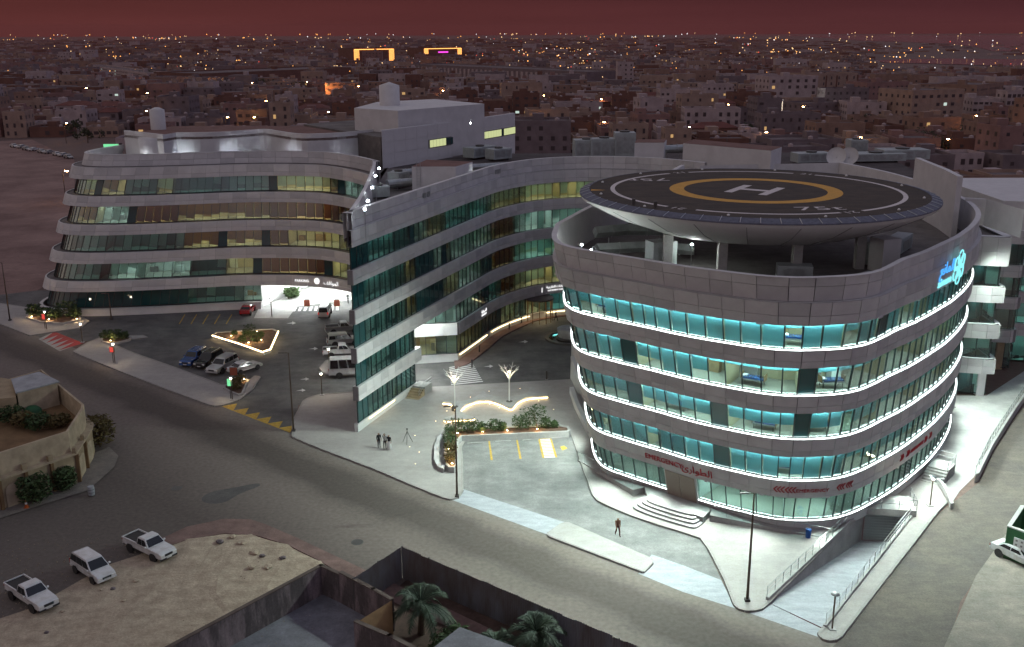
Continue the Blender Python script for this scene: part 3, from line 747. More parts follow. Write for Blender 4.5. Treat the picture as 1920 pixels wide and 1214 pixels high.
for i in range(3, -1, -1):
    rng = [(0, u1+1.2), (u2, WF.L)] if i == 0 else [(0, WF.L)]
    for a, b in rng:
        panel_row(wing, WF, a, min(b, ue+1), WT[i], WT[i]+0.6, 0.35, 1.9, CM)
panel_row(wing, WF, 0, WF.L, 21.1, 21.7, 0.4, 1.9, CM); panel_row(wing, WF, 0, WF.L, 22.98, 23.8, -0.1, 1.9, CM)
for i in range(3, -1, -1):
    rng = [(0, u1+1.2), (u2, WF.L)] if i == 0 else [(0, WF.L)]
    for a, b in rng: panel_row(wing, WF, a, min(b, ue+1), WT[i]+0.6, WZ[i+1]-0.04, 0.35, 1.9, CM)
panel_row(wing, WF, 0, WF.L, 21.7, 22.92, 0.4, 1.9, CM); panel_row(wing, WF, 0, WF.L, 23.8, 24.75, -0.1, 1.9, CM)
m = MB(); wl = WF.L
m.use('joint').sweep([WF.line(0, wl, 21.1, -0.3), WF.line(0, wl, 21.1, 0.31), WF.line(0, wl, 22.94, 0.31)])
m.use('clad_b').sweep([WF.line(0, wl, 22.94, 0.42), WF.line(0, wl, 22.94, -0.14)])
m.use('joint').sweep([WF.line(0, wl, 22.94, -0.15), WF.line(0, wl, 24.76, -0.15)])
m.use('clad').sweep([WF.line(0, wl, 24.74, -0.04), WF.line(0, wl, 24.8, -0.04), WF.line(0, wl, 24.8, -0.55), WF.line(0, wl, 22.0, -0.55)])
m.build('parapet', None, wing)
LS = Facade([(-20.6,152.5),(-19.9,148),(-18.6,132.7),(-17.8,121),(-17.4,113),(-17.25,106.4)], n=1)
m = MB()
for i in range(5):
    a0, b0 = (0, LS.L) if i >= 2 else (LS.near(-17.8, 121.5), LS.L)
    m.use('dark_glass').sweep([LS.line(a0, b0, WZ[i], -0.05), LS.line(a0, b0, WT[i], -0.05)])
    if i < 4: m.use('clad').sweep([LS.line(a0, b0, WT[i], -0.2), LS.line(a0, b0, WT[i], 0.04), LS.line(a0, b0, WZ[i+1], 0.04), LS.line(a0, b0, WZ[i+1], -0.2)])
m.use('clad').sweep([LS.line(0, LS.L, 21.1, 0.06), LS.line(0, LS.L, 22.94, 0.06), LS.line(0, LS.L, 22.94, 0.0), LS.line(0, LS.L, 24.8, 0.0), LS.line(0, LS.L, 24.8, -0.45), LS.line(0, LS.L, 22.0, -0.45)])
m.use('clad_white').sweep([LS.line(LS.near(-17.8, 121.5), LS.L, 0, 0.1), LS.line(LS.near(-17.8, 121.5), LS.L, 1.15, 0.1)])
m.build('side_facade', None, wing)
wr_ = [WF.at(u, 0, -0.5).to_2d() for u in np.linspace(0, wl, 60)]+[Vector((27, 165)), Vector((-20.3, 165)), Vector((-20.3, 152)), Vector((-18.4, 132.7)), Vector((-17.5, 116))]
MB().prism(wr_, 21.6, 22.0).build('roof', 'roofing', wing)
for u, z in ((WF.near(-10.5, 124), 23.9), (WF.near(-10.1, 125.2), 23.9), (WF.near(-2.2, 145.6), 23.9), (WF.near(-1.7, 146.5), 23.9)):
    c, X, N, Z = WF.frame(u-0.35, u+0.35, z-0.3, z+0.3, 0.0); piece('roof_vent', 'duct', wing, c, X, N*0.12, Z)
# drive-through under the upper floors
UW = Facade([(-18.6, 130.2), (-13.0, 131.2), (-7.4, 132.3)], n=1)
for i in range(2):
    glaze(wing, UW, 0.2, UW.L-0.1, WZ[i], WT[i], 1.5, (lambda x: 'wr') if i == 0 else (lambda x: 'te'), 'glass_teal')
spandrel(wing, UW, 0, UW.L, 0, WZ[0], 0.1, 'clad_white', 'ledge', 'plinth'); spandrel(wing, UW, 0, UW.L+0.0, WT[0], WZ[1], 0.3, 'clad_white', 'ledge')
panel_row(wing, UW, 0, UW.L+0.0, WT[0], WZ[1]-0.04, 0.36, 2.2, ['clad_white'])
MB().prism([(-12.4, 120.2), (-7.2, 132.6), (-18.4, 131), (-17.7, 120.8)], 8.2, 9.8).build('drive_soffit', 'white_wall', wing)
MB().prism([(-12.5, 119.9), (-12.2, 120.6), (-17.6, 121.2), (-17.6, 120.5)], 0.0, 8.2).build('drive_wall', 'clad', wing)
for x, y in ((-13.6, 123.3), (-12.4, 126), (-15.6, 127), (-11, 129), (-15, 124.5)):
    MB().box((x, y, 8.15), (0.5, 2.0, 0.08)).build('soffit_light', 'ceil_white', wing)
curved_text(wing, WF, su(1016, 546, 6.9, WF), 4.3, '1', 1.1, 'sign_white', 0.42)
curved_text(wing, WF, su(1043, 540, 6.9, WF), 4.85, AR(CL_AR), 0.52, 'sign_white', 0.42)
curved_text(wing, WF, su(1043, 549, 6.9, WF), 4.35, 'OUT PATIENT CLINICS', 0.30, 'sign_white', 0.42)
curved_text(wing, WF, su(907, 583, 6.9, WF), 4.75, AR(PH_AR), 0.55, 'sign_white', 0.42)
curved_text(wing, WF, su(907, 590, 6.9, WF), 4.3, 'PHARMACY', 0.34, 'sign_white', 0.42)
ue1 = su(1007, 570, 2, WF)         # revolving entrance drum
pE = WF.at(ue1, 0, 0.9); m = MB(); m.use('steel_dark').lathe([(2.1, 3.5), (2.2, 3.5), (2.2, 3.75), (0.01, 3.8)], 24, pE)
m.use('led_warm_soft').lathe([(1.6, 3.45), (0.01, 3.45)], 16, pE)
m.use('wood')
for k in range(12):
    a = 2*PI*k/12; m.box((pE.x+2.05*math.cos(a), pE.y+2.05*math.sin(a), 1.75), (0.1, 0.1, 3.5), a)
m.build('revolving_door', None, wing)
for x, y, w in ((-66, 164.5, 160), (-60, 166, 120)):
    li = bpy.data.lights.new('terrace_light', 'POINT'); li.energy = w; li.color = (0.9, 0.96, 1.0); li.shadow_soft_size = 0.2; o = link(bpy.data.objects.new('terrace_light', li)); o.location = (x, y, 23.6)
# floodlights inside the left parapet of the wing roof
for k, (x, y) in enumerate(((675, 393), (681, 377), (690, 352), (697, 330), (704, 316))):
    p = G(x, y, 25.3); p.x += 0.5
    MB().tube([(p.x, p.y, 22), (p.x, p.y, 25.2)], 0.05, 6).build('flood_post', 'steel', wing)
    MB().box((p.x, p.y, 25.3), (0.25, 0.25, 0.2)).build('floodlight', 'flood_cool', wing)

# ------------------------------------------------------------------ left wing
LP = [(-74.5,172),(-76.8,166),(-77.0,161),(-75.6,158),(-72.9,156.3),(-69.1,155.8),(-62.4,156.3),(-51.6,158.2),(-45.4,159.7),(-39.4,160.2),(-33.3,159.7),(-28.5,158.0),(-25.2,155.8),(-22.2,152.5),(-20.6,150.2)]
LF = Facade(LP, shift=lambda p: Vector((0.30*max(0, min(1, (-38-p.x)/34)), 0.16 if p.x < -30 else 0.16*max(0, (-20.6-p.x)/9.4))))
left = thing('hospital_parking_wing', 'long left hospital wing with stepped rounded end and parking sign over a bright entry', 'building', (-50, 165, 0))
l0 = LF.near(-77, 162.5); lo_ = su(489, 565, 1.15, LF)
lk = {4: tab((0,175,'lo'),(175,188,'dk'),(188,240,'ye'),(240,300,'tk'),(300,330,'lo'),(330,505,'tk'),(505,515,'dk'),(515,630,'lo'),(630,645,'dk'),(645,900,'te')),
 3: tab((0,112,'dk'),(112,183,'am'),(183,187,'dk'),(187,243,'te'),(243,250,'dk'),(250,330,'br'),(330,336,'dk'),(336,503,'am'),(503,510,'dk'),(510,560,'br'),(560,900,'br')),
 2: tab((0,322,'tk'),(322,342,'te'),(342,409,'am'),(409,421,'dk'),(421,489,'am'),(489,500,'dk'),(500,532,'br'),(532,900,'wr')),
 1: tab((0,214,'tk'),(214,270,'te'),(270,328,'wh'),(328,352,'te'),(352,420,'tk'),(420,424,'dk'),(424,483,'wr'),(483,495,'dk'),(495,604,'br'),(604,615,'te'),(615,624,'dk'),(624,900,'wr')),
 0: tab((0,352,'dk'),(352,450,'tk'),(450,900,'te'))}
lb = 0.0
spandrel(left, LF, 0, lo_, 0.0, WZ[0], 0.15, 'clad', 'ledge', 'plinth')
GIN = -1.0        # the glass stands a metre behind the band edge
class Inset:      # the same wall line moved inwards
    def __init__(s, F, d): s.F = F; s.d = d; s.L = F.L
    def at(s, u, z, o=0.0): return s.F.at(u, z, o+s.d)
    def breaks(s, a, b, w): return s.F.breaks(a, b, w)
    def line(s, a, b, z, o, st=0.8): return s.F.line(a, b, z, o+s.d, st)
    frame = Facade.frame
LI = Inset(LF, GIN)
for i in range(5):
    glaze(left, LI, l0+0.5, lo_ if i == 0 else LF.L, WZ[i], WT[i], 1.5, lk[i], 'glass_teal')
    m = MB(); m.use('dark_glass').sweep([LI.line(0, l0+0.5, WZ[i], 0), LI.line(0, l0+0.5, WT[i], 0)]); m.build('end_glazing', None, left)
for i in range(4):
    m = MB(); F = LF; a, b, z0, z1 = 0, LF.L, WT[i], WZ[i+1]
    m.use('joint').sweep([F.line(a, b, z0, -1.4), F.line(a, b, z0, 0.24), F.line(a, b, z1-0.02, 0.24)])
    m.use('clad').sweep([F.line(a, b, z1-0.05, 0.30), F.line(a, b, z1+0.02, 0.30), F.line(a, b, z1+0.02, 0.08), F.line(a, b, z1-0.12, 0.08)])
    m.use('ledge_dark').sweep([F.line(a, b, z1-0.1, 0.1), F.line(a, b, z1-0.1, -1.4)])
    m.build('spandrel', None, left)
for i in range(3, -1, -1): panel_row(left, LF, 0, LF.L, WT[i]+0.6, WZ[i+1]-0.03, 0.28, 2.6, CM)
panel_row(left, LF, 0, LF.L, 21.1, 21.75, 0.28, 2.6, CM); panel_row(left, LF, 0, LF.L, 22.95, 23.8, -1.2, 2.6, CM)
for i in range(3, -1, -1): panel_row(left, LF, 0, LF.L, WT[i], WT[i]+0.6, 0.28, 2.6, CM)
panel_row(left, LF, 0, LF.L, 21.75, 22.9, 0.28, 2.6, CM); panel_row(left, LF, 0, LF.L, 23.8, 24.72, -1.2, 2.6, CM)
m = MB(); a, b = 0, LF.L
m.use('joint').sweep([LF.line(a, b, 21.1, -1.4), LF.line(a, b, 21.1, 0.24), LF.line(a, b, 22.92, 0.24)])
m.use('clad').sweep([LF.line(a, b, 22.9, 0.3), LF.line(a, b, 22.95, 0.3), LF.line(a, b, 22.95, 0.1)])
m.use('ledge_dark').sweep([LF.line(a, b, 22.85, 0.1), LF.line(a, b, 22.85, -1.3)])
m.use('joint').sweep([LF.line(a, b, 22.85, -1.25), LF.line(a, b, 24.75, -1.25)])
m.use('clad').sweep([LF.line(a, b, 24.73, -1.12), LF.line(a, b, 24.8, -1.12), LF.line(a, b, 24.8, -1.6), LF.line(a, b, 22.0, -1.6)])
m.build('parapet', None, left)
MB().prism([LF.at(u, 22, -1.5).to_2d() for u in np.linspace(0, LF.L, 50)]+[Vector((-20.5, 182)), Vector((-67, 182))], 21.6, 22.0).build('roof', 'roofing', left)
MB().prism([LF.at(u, 22, -7).to_2d() for u in np.linspace(2, lo_-3, 40)]+[Vector((-40, 182)), Vector((-66, 182))], 0.0, 21.6).build('core', 'room_dark', left)
curved_text(left, LF, su(566, 527, 4.7, LF), 4.5, 'PARKING', 0.58, 'sign_white', 0.34)
curved_text(left, LF, su(621, 531, 4.7, LF), 4.4, AR(PK_AR), 0.9, 'sign_white', 0.34)
us = su(594, 529, 4.7, LF); m = MB(); cp = [LF.at(us+0.5*math.cos(t), 4.8+0.5*math.sin(t), 0.42) for t in np.linspace(0, 2*PI, 20, endpoint=False)]
m.add(cp, [tuple(range(20))]); m.build('sign_disc', 'sign_white', left)
# parking entry: bright white passage under the wing
m = MB(); A = LF.at(lo_, 0, -1.0)
m.use('white_wall').add([(A.x, A.y, 0.05), (A.x+3, A.y+9, 0.05), (-31, 186, 0.05), (-31, 186, 3.85), (A.x+3, A.y+9, 3.85), (A.x, A.y, 3.85)], [(0, 1, 4, 5), (1, 2, 3, 4)])
m.add([(-31, 186, 0.05), (-17, 186, 0.05), (-17, 186, 3.85), (-31, 186, 3.85)], [(0, 1, 2, 3)])
m.add([(-20.4, 152, 0.05), (-17, 186, 0.05), (-17, 186, 3.85), (-20.4, 152, 3.85)], [(3, 2, 1, 0)])
m.add([(A.x, A.y-0.5, 3.84), (A.x, 186, 3.84), (-17, 186, 3.84), (-20.4, 150.5, 3.84), (-25.5, 156.5, 3.84), (-33, 160, 3.84)], [(0, 1, 2, 3, 4, 5)])
m.build('entry_passage', None, left)
for x in np.arange(-38, -20, 3.2):
    for y in (162, 167, 172, 178, 183):
        if x > -24 and y < 165: pass
        MB().box((x, y, 3.80), (0.35, 2.2, 0.06)).build('passage_light', 'ceil_white', left)
# penthouse on the left wing roof, lit from the roof floor
PH = GP([(232,245),(305,253),(330,249),(380,249),(430,247),(465,244),(498,242),(520,246),(560,252),(600,251),(640,249),(700,243)], 27.3)
ph = thing('roof_penthouse', 'long curved white plant screen on the left wing roof, washed by lamps', 'building', (-45, 172, 22))
m = MB(); m.use('white_wall')
phs = [p.to_2d() for p in PH[:3]]+smooth([p.to_2d() for p in PH[2:]], 2)[1:]
m.ribbon([Vector((*p, 22)) for p in phs], [Vector((*p, 27.3)) for p in phs])
m.use('clad').ribbon([Vector((*p, 27.3)) for p in phs], [Vector((p.x+0.1, p.y+0.5, 27.3)) for p in phs])
m.build('wall', None, ph)
MB().prism(phs+[Vector((-20, 190)), Vector((-62, 190))], 26.2, 26.6).build('roof', 'roof_red', ph)
MB().lathe([(1.3, 0), (1.3, 3.4), (0.4, 3.8), (0.01, 3.8)], 16, (-62.5, 184, 26.6)).build('water_tank', 'white_wall', ph, smooth=True)
MB().lathe([(2.3, 0), (2.3, 4.6), (0.01, 4.6)], 20, (-58.6, 169.5, 22)).build('stair_drum', 'white_wall', ph, smooth=True)
for px_, py_ in ((338, 249), (432, 247), (548, 250), (272, 249), (640, 249)):
    p = G(px_, py_, 27.3); p.y -= 2.2
    o = MB().box((p.x, p.y-0.5, 22.35), (0.7, 0.3, 0.3)).build('wash_light', 'steel_dark', ph)
    li = bpy.data.lights.new('wash_light_lamp', 'SPOT'); li.energy = 420 if px_ < 600 else 120; li.color = (0.82, 0.92, 1.0); li.spot_size = R(105); li.spot_blend = 0.8; li.shadow_soft_size = 0.15
    lo2 = link(bpy.data.objects.new('wash_light_lamp', li)); lo2.location = (p.x, p.y-0.2, 22.6); lo2.rotation_euler = (R(112), 0, R(0))
# ------------------------------------------------------------------ rear block and roof plant
rb = thing('rear_hospital_block', 'large grey-white hospital block behind the roofs with a lit strip of windows', 'building', (-10, 185, 0))
q = [G(715, 245, 28), G(800, 234.5, 28), G(880, 224, 28), G(940, 216, 28), G(965, 212, 28)]
RBF = Facade([p.to_2d() for p in q], n=2)
m = MB(); m.use('clad').sweep([RBF.line(0, RBF.L, 0, 0), RBF.line(0, RBF.L, 28, 0), RBF.line(0, RBF.L, 28, -0.5)]); m.build('wall', None, rb)
MB().prism([RBF.at(0, 0, -0.2).to_2d(), RBF.at(RBF.L, 0, -0.2).to_2d(), Vector((-15, 215)), Vector((-38, 190))], 0, 26.9).build('roof', 'roofing', rb)
for k in range(14): 
    for r_ in range(4):
        c, X, N, Z = RBF.frame(RBF.L*k/14, RBF.L*(k+1)/14, 20.5+r_*1.85, 20.5+(r_+1)*1.85, 0.04); put_piece('cladding_panel', 'clad', rb, c, X*0.99, N*0.06, Z*0.985)
for a_, b_, mt in ((0.30, 0.415, 'win_strip'), (0.415, 0.445, 'dark_glass'), (0.445, 0.56, 'win_strip'), (0.56, 0.70, 'dark_glass'), (0.70, 1.0, 'win_strip')):
    n_ = max(1, int((b_-a_)*RBF.L/0.9))
    for k in range(n_):
        c, X, N, Z = RBF.frame(RBF.L*(a_+(b_-a_)*k/n_), RBF.L*(a_+(b_-a_)*(k+1)/n_), 24.15, 25.35, 0.12); piece('window_pane', mt if random.random() > 0.22 else 'dark_glass', rb, c, X*0.86, N*0.06, Z)
m = MB(); m.use('joint'); c, X, N, Z = RBF.frame(RBF.L*0.29, RBF.L, 24.0, 25.5, 0.08); m.sweep([RBF.line(RBF.L*0.29, RBF.L, 24.0, 0.09), RBF.line(RBF.L*0.29, RBF.L, 25.5, 0.09)]); m.build('window_band', None, rb)
t2 = [G(664, 203, 30.6), G(746, 208, 30.6), G(908, 195, 30.6)]
m = MB(); m.prism([p.to_2d() for p in t2]+[Vector((t2[2].x-10, t2[2].y+14)), Vector((t2[0].x+2, t2[0].y+16))], 22, 30.6); m.use('white_wall') if False else None
m.build('upper_storey', 'white_wall', rb)
MB().lathe([(1.8, 0), (1.8, 3.4), (0.01, 4.0)], 18, (-21.5, 185, 30.6)).build('water_tank', 'white_wall', rb, smooth=True)
for x, y in ((-7.2, 184.6), (-15.5, 175)):
    p = Vector((x, y, 0)); li = bpy.data.lights.new('roof_lamp', 'SPOT'); li.energy = 700; li.color = (0.85, 0.94, 1.0); li.spot_size = R(100); li.spot_blend = 0.9; li.shadow_soft_size = 0.15
    lo2 = link(bpy.data.objects.new('roof_lamp', li)); lo2.location = (p.x, p.y, 27.3); lo2.rotation_euler = (R(118), 0, R(40)); li.energy = 260 if x > -10 else 90
pr = thing('roof_plant_room', 'white flat-roofed plant room with a ladder on the middle wing roof', 'plant room', (-10, 140, 22))
q = [G(772, 313, 25.6), G(854, 313, 25.6), G(886, 304, 25.6), G(800, 300, 25.6)]
m = MB(); m.use('white_wall').prism([p.to_2d() for p in q], 22, 25.6); m.build('wall', None, pr)
m = MB(); m.use('roof_red').prism([p.to_2d()+Vector((0, 0.1)) for p in q], 25.6, 25.62); m.build('roof', None, pr)
m = MB()
for s_ in (-0.25, 0.25): m.tube([(q[0].x+0.9+s_, q[0].y-0.15, 22), (q[0].x+0.9+s_, q[0].y-0.15, 26.3)], 0.03, 5)
for k in range(10): m.tube([(q[0].x+0.65, q[0].y-0.15, 22.4+k*0.4), (q[0].x+1.15, q[0].y-0.15, 22.4+k*0.4)], 0.02, 4)
m.build('ladder', 'steel', pr)
li = bpy.data.lights.new('plant_room_lamp', 'SPOT'); li.energy = 350; li.color = (0.9, 1.0, 0.95); li.spot_size = R(80); li.spot_blend = 0.9; li.shadow_soft_size = 0.1
lo2 = link(bpy.data.objects.new('plant_room_lamp', li)); lo2.location = (q[2].x+0.8, q[2].y-0.8, 22.4); lo2.rotation_euler = (R(140), 0, R(50))
def unit_box(label, px, py, z, d, rz, m='machine', cat='roof unit', grp='air units on the hospital roofs', fan=True):
    p = G(px, py, z); t = thing('air_handling_unit', label, cat, (p.x, p.y, z), rz, grp)
    MB().box((0, 0, d[2]/2+0.25), d).build('casing', m, t, world=False, bevel=0.04)
    for sx in (-1, 1): MB().box((sx*d[0]*0.35, 0, 0.12), (0.15, d[1]*0.9, 0.25)).build('skid', 'steel_dark', t, world=False)
    for k in range(3): MB().box(((k-1)*d[0]*0.3, -d[1]/2-0.02, d[2]*0.55+0.25), (d[0]*0.24, 0.05, d[2]*0.6)).build('access_panel', 'duct', t, world=False)
    if fan: MB().lathe([(d[1]*0.28, 0), (d[1]*0.3, 0.25), (d[1]*0.22, 0.25), (0.01, 0.1)], 14, (0, 0, d[2]+0.25)).build('fan', 'steel_dark', t, world=False)
    return t
def duct(label, path, r, m='duct', grp='ducts on the hospital roofs', square=False):
    t = thing('roof_duct', label, 'duct', path[0], 0, grp); mb = MB()
    P = [Vector(p) for p in path]
    mb.tube(P, r, 4 if square else 12); mb.build('duct_run', m, t)
    for k, (a, b) in enumerate(zip(P, P[1:])):
        n = int((b-a).length/2.5)
        for i in range(1, n+1):
            c = a.lerp(b, i/(n+1)); d = (b-a).normalized(); MB().tube([c-d*0.06, c+d*0.06], r*1.08, 4 if square else 12).build('flange', 'steel', t)
    for c in (P[0].lerp(P[-1], 0.15), P[0].lerp(P[-1], 0.85)):
        MB().box((c.x, c.y, (c.z-r+22)/2), (0.12, 0.12, max(0.1, c.z-r-22))).build('support', 'steel', t)
for lab, x, y, z, d, rz in (
 ('long silver air unit in front of the lit strip windows', 900, 296, 22.0, (6, 2.6, 1.7), R(50)),
 ('dark boxy air unit beside the long silver one, nearer the helipad', 935, 300, 22.0, (4, 2.4, 1.7), R(40)),
 ('small grey unit just inside the sharp front corner of the middle wing', 712, 372, 22.0, (2.4, 1.6, 1.4), R(20)),
 ('grey unit with open side behind the wing parapet, left of the plant room', 748, 352, 22.0, (2.6, 2.0, 2.0), R(60)),
 ('green-lit square cooling unit behind the middle wing roofline', 1100, 300, 22.0, (4.5, 3, 3.2), R(5)),
 ('pale ribbed cooling unit right of the green-lit one', 1132, 300, 22.0, (5, 3, 3.4), R(5)),
 ('tall grey unit with an elbow duct left of the white rooftop boxes', 1170, 300, 22.0, (3.5, 3, 4.4), R(0)),
 ('low wide unit behind the rear edge of the helipad, left of the dishes', 1520, 306, 21.9, (6, 3, 1.5), R(10)), ('flat pale unit behind the rear edge of the helipad, right of the dishes', 1640, 303, 21.9, (9, 4, 1.2), R(5)), ('second flat pale unit further right behind the helipad', 1690, 300, 21.9, (8, 4, 1.6), R(5)), ('small square unit in front of the orange lamp tree', 1605, 290, 21.9, (3, 3, 2.4), R(0))):
    unit_box(lab, x, y, z, d, rz)
duct('fat round duct lying along the left edge of the wing roof', [(-17, 140, 23.0), (-12, 143, 23.0), (-9, 149, 23.0)], 0.6)
duct('long bright duct running back across the wing roof', [(-17.5, 150, 23.2), (-8, 156, 23.2), (2, 160, 23.2)], 0.45)
duct('bent silver duct left of the white rooftop boxes', [(18, 161, 22.9), (24, 162, 22.9), (24, 162, 25.2), (28, 163, 25.2)], 0.7)
duct('square duct loop just inside the left parapet of the round tower roof', [(7.6, 96.5, 22.3), (8.4, 99.5, 22.3), (13, 100.5, 22.3), (18, 99, 22.3)], 0.55, square=True)
duct('upper square duct behind the loop on the round tower roof', [(8.5, 103, 23.3), (12, 104.5, 23.3), (18, 104, 23.3)], 0.6, square=True)
for lab, q_, h in (
 ('white rooftop box with a steel stair behind the helipad', [(1281, 269), (1446, 283), (1466, 276), (1300, 262)], 26.6),
 ('low grey rooftop box between the tall unit and the white box', [(1190, 268), (1245, 268), (1250, 262), (1195, 262)], 26.6)):
    P = GP(q_, h); t = thing('rooftop_room', lab, 'plant room', (P[0].x, P[0].y, 22)); 
    MB().prism([p.to_2d() for p in P], 22, h).build('wall', 'white_wall', t); MB().prism([p.to_2d() for p in P], h+0.01, h+0.03).build('roof', 'roof_red', t)
    if 'stair' in lab:
        for k, x in enumerate((1293, 1330, 1402)):
            p = G(x, 291, 24); MB().box((p.x, P[0].y-0.08-(x-1281)*0.0, 23.9), (1.2, 0.3, 0.9)).build('louvre', 'duct', t)
        m = MB(); p = G(1360, 292, 24)
        for k in range(7): m.box((p.x+k*0.5, p.y-1.2, 22.4+k*0.55), (0.5, 1.0, 0.06))
        for sx in (-0.2, 3.4): m.tube([(p.x+sx, p.y-1.6, 22), (p.x+sx, p.y-1.6, 26.8)], 0.06, 5)
        m.build('stair', 'steel_dark', t)
# clutter under and around the landing deck: cabinets, low walls, pipes and two roof lamps plus an added one
for k, (lab, x, y, d, rz) in enumerate((('white cabinet under the left side of the helipad', 14.5, 97.5, (2.6, 1.8, 2.4), R(20)), ('low machine under the front of the helipad', 26, 92, (3.2, 1.6, 1.2), R(-10)), ('tall cabinet under the right side of the helipad', 35, 98, (2.2, 2.0, 2.2), R(35)), ('long machine at the right parapet under the helipad', 40, 104, (4.5, 1.6, 1.5), R(55)), ('machine at the nose of the tower roof', 31.5, 88.5, (2.6, 1.4, 1.1), R(40)))):
    t = thing('roof_cabinet', lab, 'roof unit', (x, y, 21.0), rz, 'cabinets on the tower roof'); MB().box((0, 0, d[2]/2+0.15), d).build('casing', 'machine', t, world=False, bevel=0.03)
    for s_ in (-1, 1): MB().box((s_*d[0]*0.3, 0, 0.08), (0.15, d[1], 0.16)).build('skid', 'steel_dark', t, world=False)
    MB().box((0, -d[1]/2-0.02, d[2]*0.5+0.15), (d[0]*0.6, 0.05, d[2]*0.6)).build('access_panel', 'duct', t, world=False)
for lab, pts in (('bundle of pipes lying across the tower roof behind the front parapet', [(18, 86.5, 21.3), (24, 83.5, 21.3)]), ('loose pipes leaning by the left parapet of the tower roof', [(11, 91.5, 21.2), (15.5, 89.3, 21.9)])):
    t = thing('roof_pipes', lab, 'pipes', pts[0], 0, None)
    for k in range(4): MB().tube([Vector(p)+Vector((0.12*k, 0.16*k, 0)) for p in pts], 0.05, 6).build('pipe', 'steel', t)
for k, (x, y, w) in enumerate(((7.3, 92.5, 300), (17, 95, 220), (6.6, 95.0, 220))):  # the post furthest from the parapet is added to light the deck underside
    t = thing('roof_lamp_post', 'lit lamp post on the tower roof, %s from the left parapet' % ('second', 'third', 'first')[k], 'lamp', (x, y, 21.0), 0, 'lamp posts on the tower roof')
    MB().tube([(0, 0, 0), (0, 0, 2.6)], 0.05, 6).build('post', 'steel', t, world=False); MB().box((0, 0, 2.65), (0.2, 0.2, 0.12)).build('lens', 'flood_cool', t, world=False)
    li = bpy.data.lights.new('roof_post_light', 'POINT'); li.energy = w; li.color = (0.9, 1.0, 0.95); li.shadow_soft_size = 0.2; o = link(bpy.data.objects.new('roof_post_light', li)); o.location = (x+0.2, y+0.4, 23.4)
# roof slab that links the wings and the tower behind the helipad
link_roof = thing('linking_roof', 'flat roof with low parapets linking the wings behind the helipad', 'building', (20, 170, 0))
MB().prism([(-20, 165.2), (27, 165.2), (27, 147.5), (48, 150.5), (62, 150), (66, 186), (8, 186), (-2, 186), (-14, 178)], 19.5, 21.9).build('roof', 'roof_dark', link_roof)
MB().prism([(27, 147.6), (48, 150.6), (62, 150.1), (66, 185.8), (-2, 185.8), (-13, 178), (26, 164.9)], 0, 19.5).build('wall', 'clad', link_roof)
for lab, x, y in (('tilted white satellite dish behind the rear edge of the helipad', 1567, 318), ('second white satellite dish, edge-on beside the tilted one', 1590, 318)):
    p = G(x, y, 22); t = thing('satellite_dish', lab, 'satellite dish', (p.x, p.y, 21.9), R(-30 if 'tilted' in lab else 35), 'satellite dishes behind the helipad')
    m = MB().lathe([(0.01, 0), (0.8, 0.12), (1.5, 0.42), (1.52, 0.46)], 20); M = Matrix.Translation((0, 0, 2.0)) @ Matrix.Rotation(R(62), 4, 'X')
    m.v = [tuple(M @ Vector(v)) for v in m.v]; m.build('dish', 'white_wall', t, world=False, smooth=True)
    MB().tube([(0, 0, 0), (0, 0, 2.0)], 0.09, 8).build('mast', 'steel', t, world=False)
# ------------------------------------------------------------------ right annexes
def annex(label, pts, zb, ztop, led=0.7, glm='glass_teal', kinds='td'):
    F = Facade(pts, n=0); p0 = F.at(F.L/2, 0); t = thing('hospital_annex', label, 'building', (p0.x, p0.y, 0), 0, 'annexes right of the round tower')
    prev = 0.25
    for (z0, z1) in zb:
        glaze(t, F, 0, F.L, prev, z0, 1.6, lambda x: kinds, glm)
        m = MB(); m.use('joint').sweep([F.line(0, F.L, z0, -0.3), F.line(0, F.L, z0, led-0.06), F.line(0, F.L, z1-0.02, led-0.06)]); m.use('clad_white').sweep([F.line(0, F.L, z1, led), F.line(0, F.L, z1, -0.3)]); m.build('spandrel', None, t)
        panel_row(t, F, 0, F.L, z0, (z0+z1)/2, led-0.02, 1.8, ['clad_white', 'clad'] if led > 0.5 else CM); panel_row(t, F, 0, F.L, (z0+z1)/2, z1-0.04, led-0.02, 1.8, ['clad_white', 'clad'] if led > 0.5 else CM)
        prev = z1
    return t, F
t, F = annex('narrow pale annex with projecting white balcony bands, right behind the round tower', [(53.2, 128), (53.2, 119.2), (57.9, 117.9), (58.4, 128)], [(2.95, 4.85), (7.4, 9.2), (11.85, 13.75), (16.3, 19.8)], 19.8)
MB().prism([(53.4, 128), (53.4, 119.4), (57.7, 118.1), (58.2, 128)], 19.0, 19.4).build('roof', 'roofing', t)
MB().box((57.2, 118.4, 1.5), (0.9, 0.9, 3.0)).build('pillar', 'white_wall', t)
t, F = annex('grey banded annex at the right edge above the parked ambulance', [(62, 150), (62, 128.6), (65.3, 127.8), (66, 131.5), (92, 126)], [(3.8, 5.5), (8.3, 9.85), (12.5, 14.1), (16.85, 18.55)], 22, 0.45)
MB().prism([(62.3, 150), (62.3, 129), (65.2, 128.2), (66.2, 131.8), (92, 126.4), (92, 150)], 18.5, 22.2).build('upper_storey', 'clad', t)
MB().box((64.0, 128.4, 1.9), (1.0, 0.8, 3.8)).build('pillar', 'wall_tan', t)
m = MB(); q1 = GP([(1810, 372), (1850, 374), (1920, 394)], 24.8)
m.sweep([[Vector((p.x, p.y, 21.8)) for p in q1], [Vector((p.x, p.y, 24.8)) for p in q1], [Vector((p.x, p.y+0.5, 24.8)) for p in q1]]); m.build('parapet', 'clad', t)
flush_over()
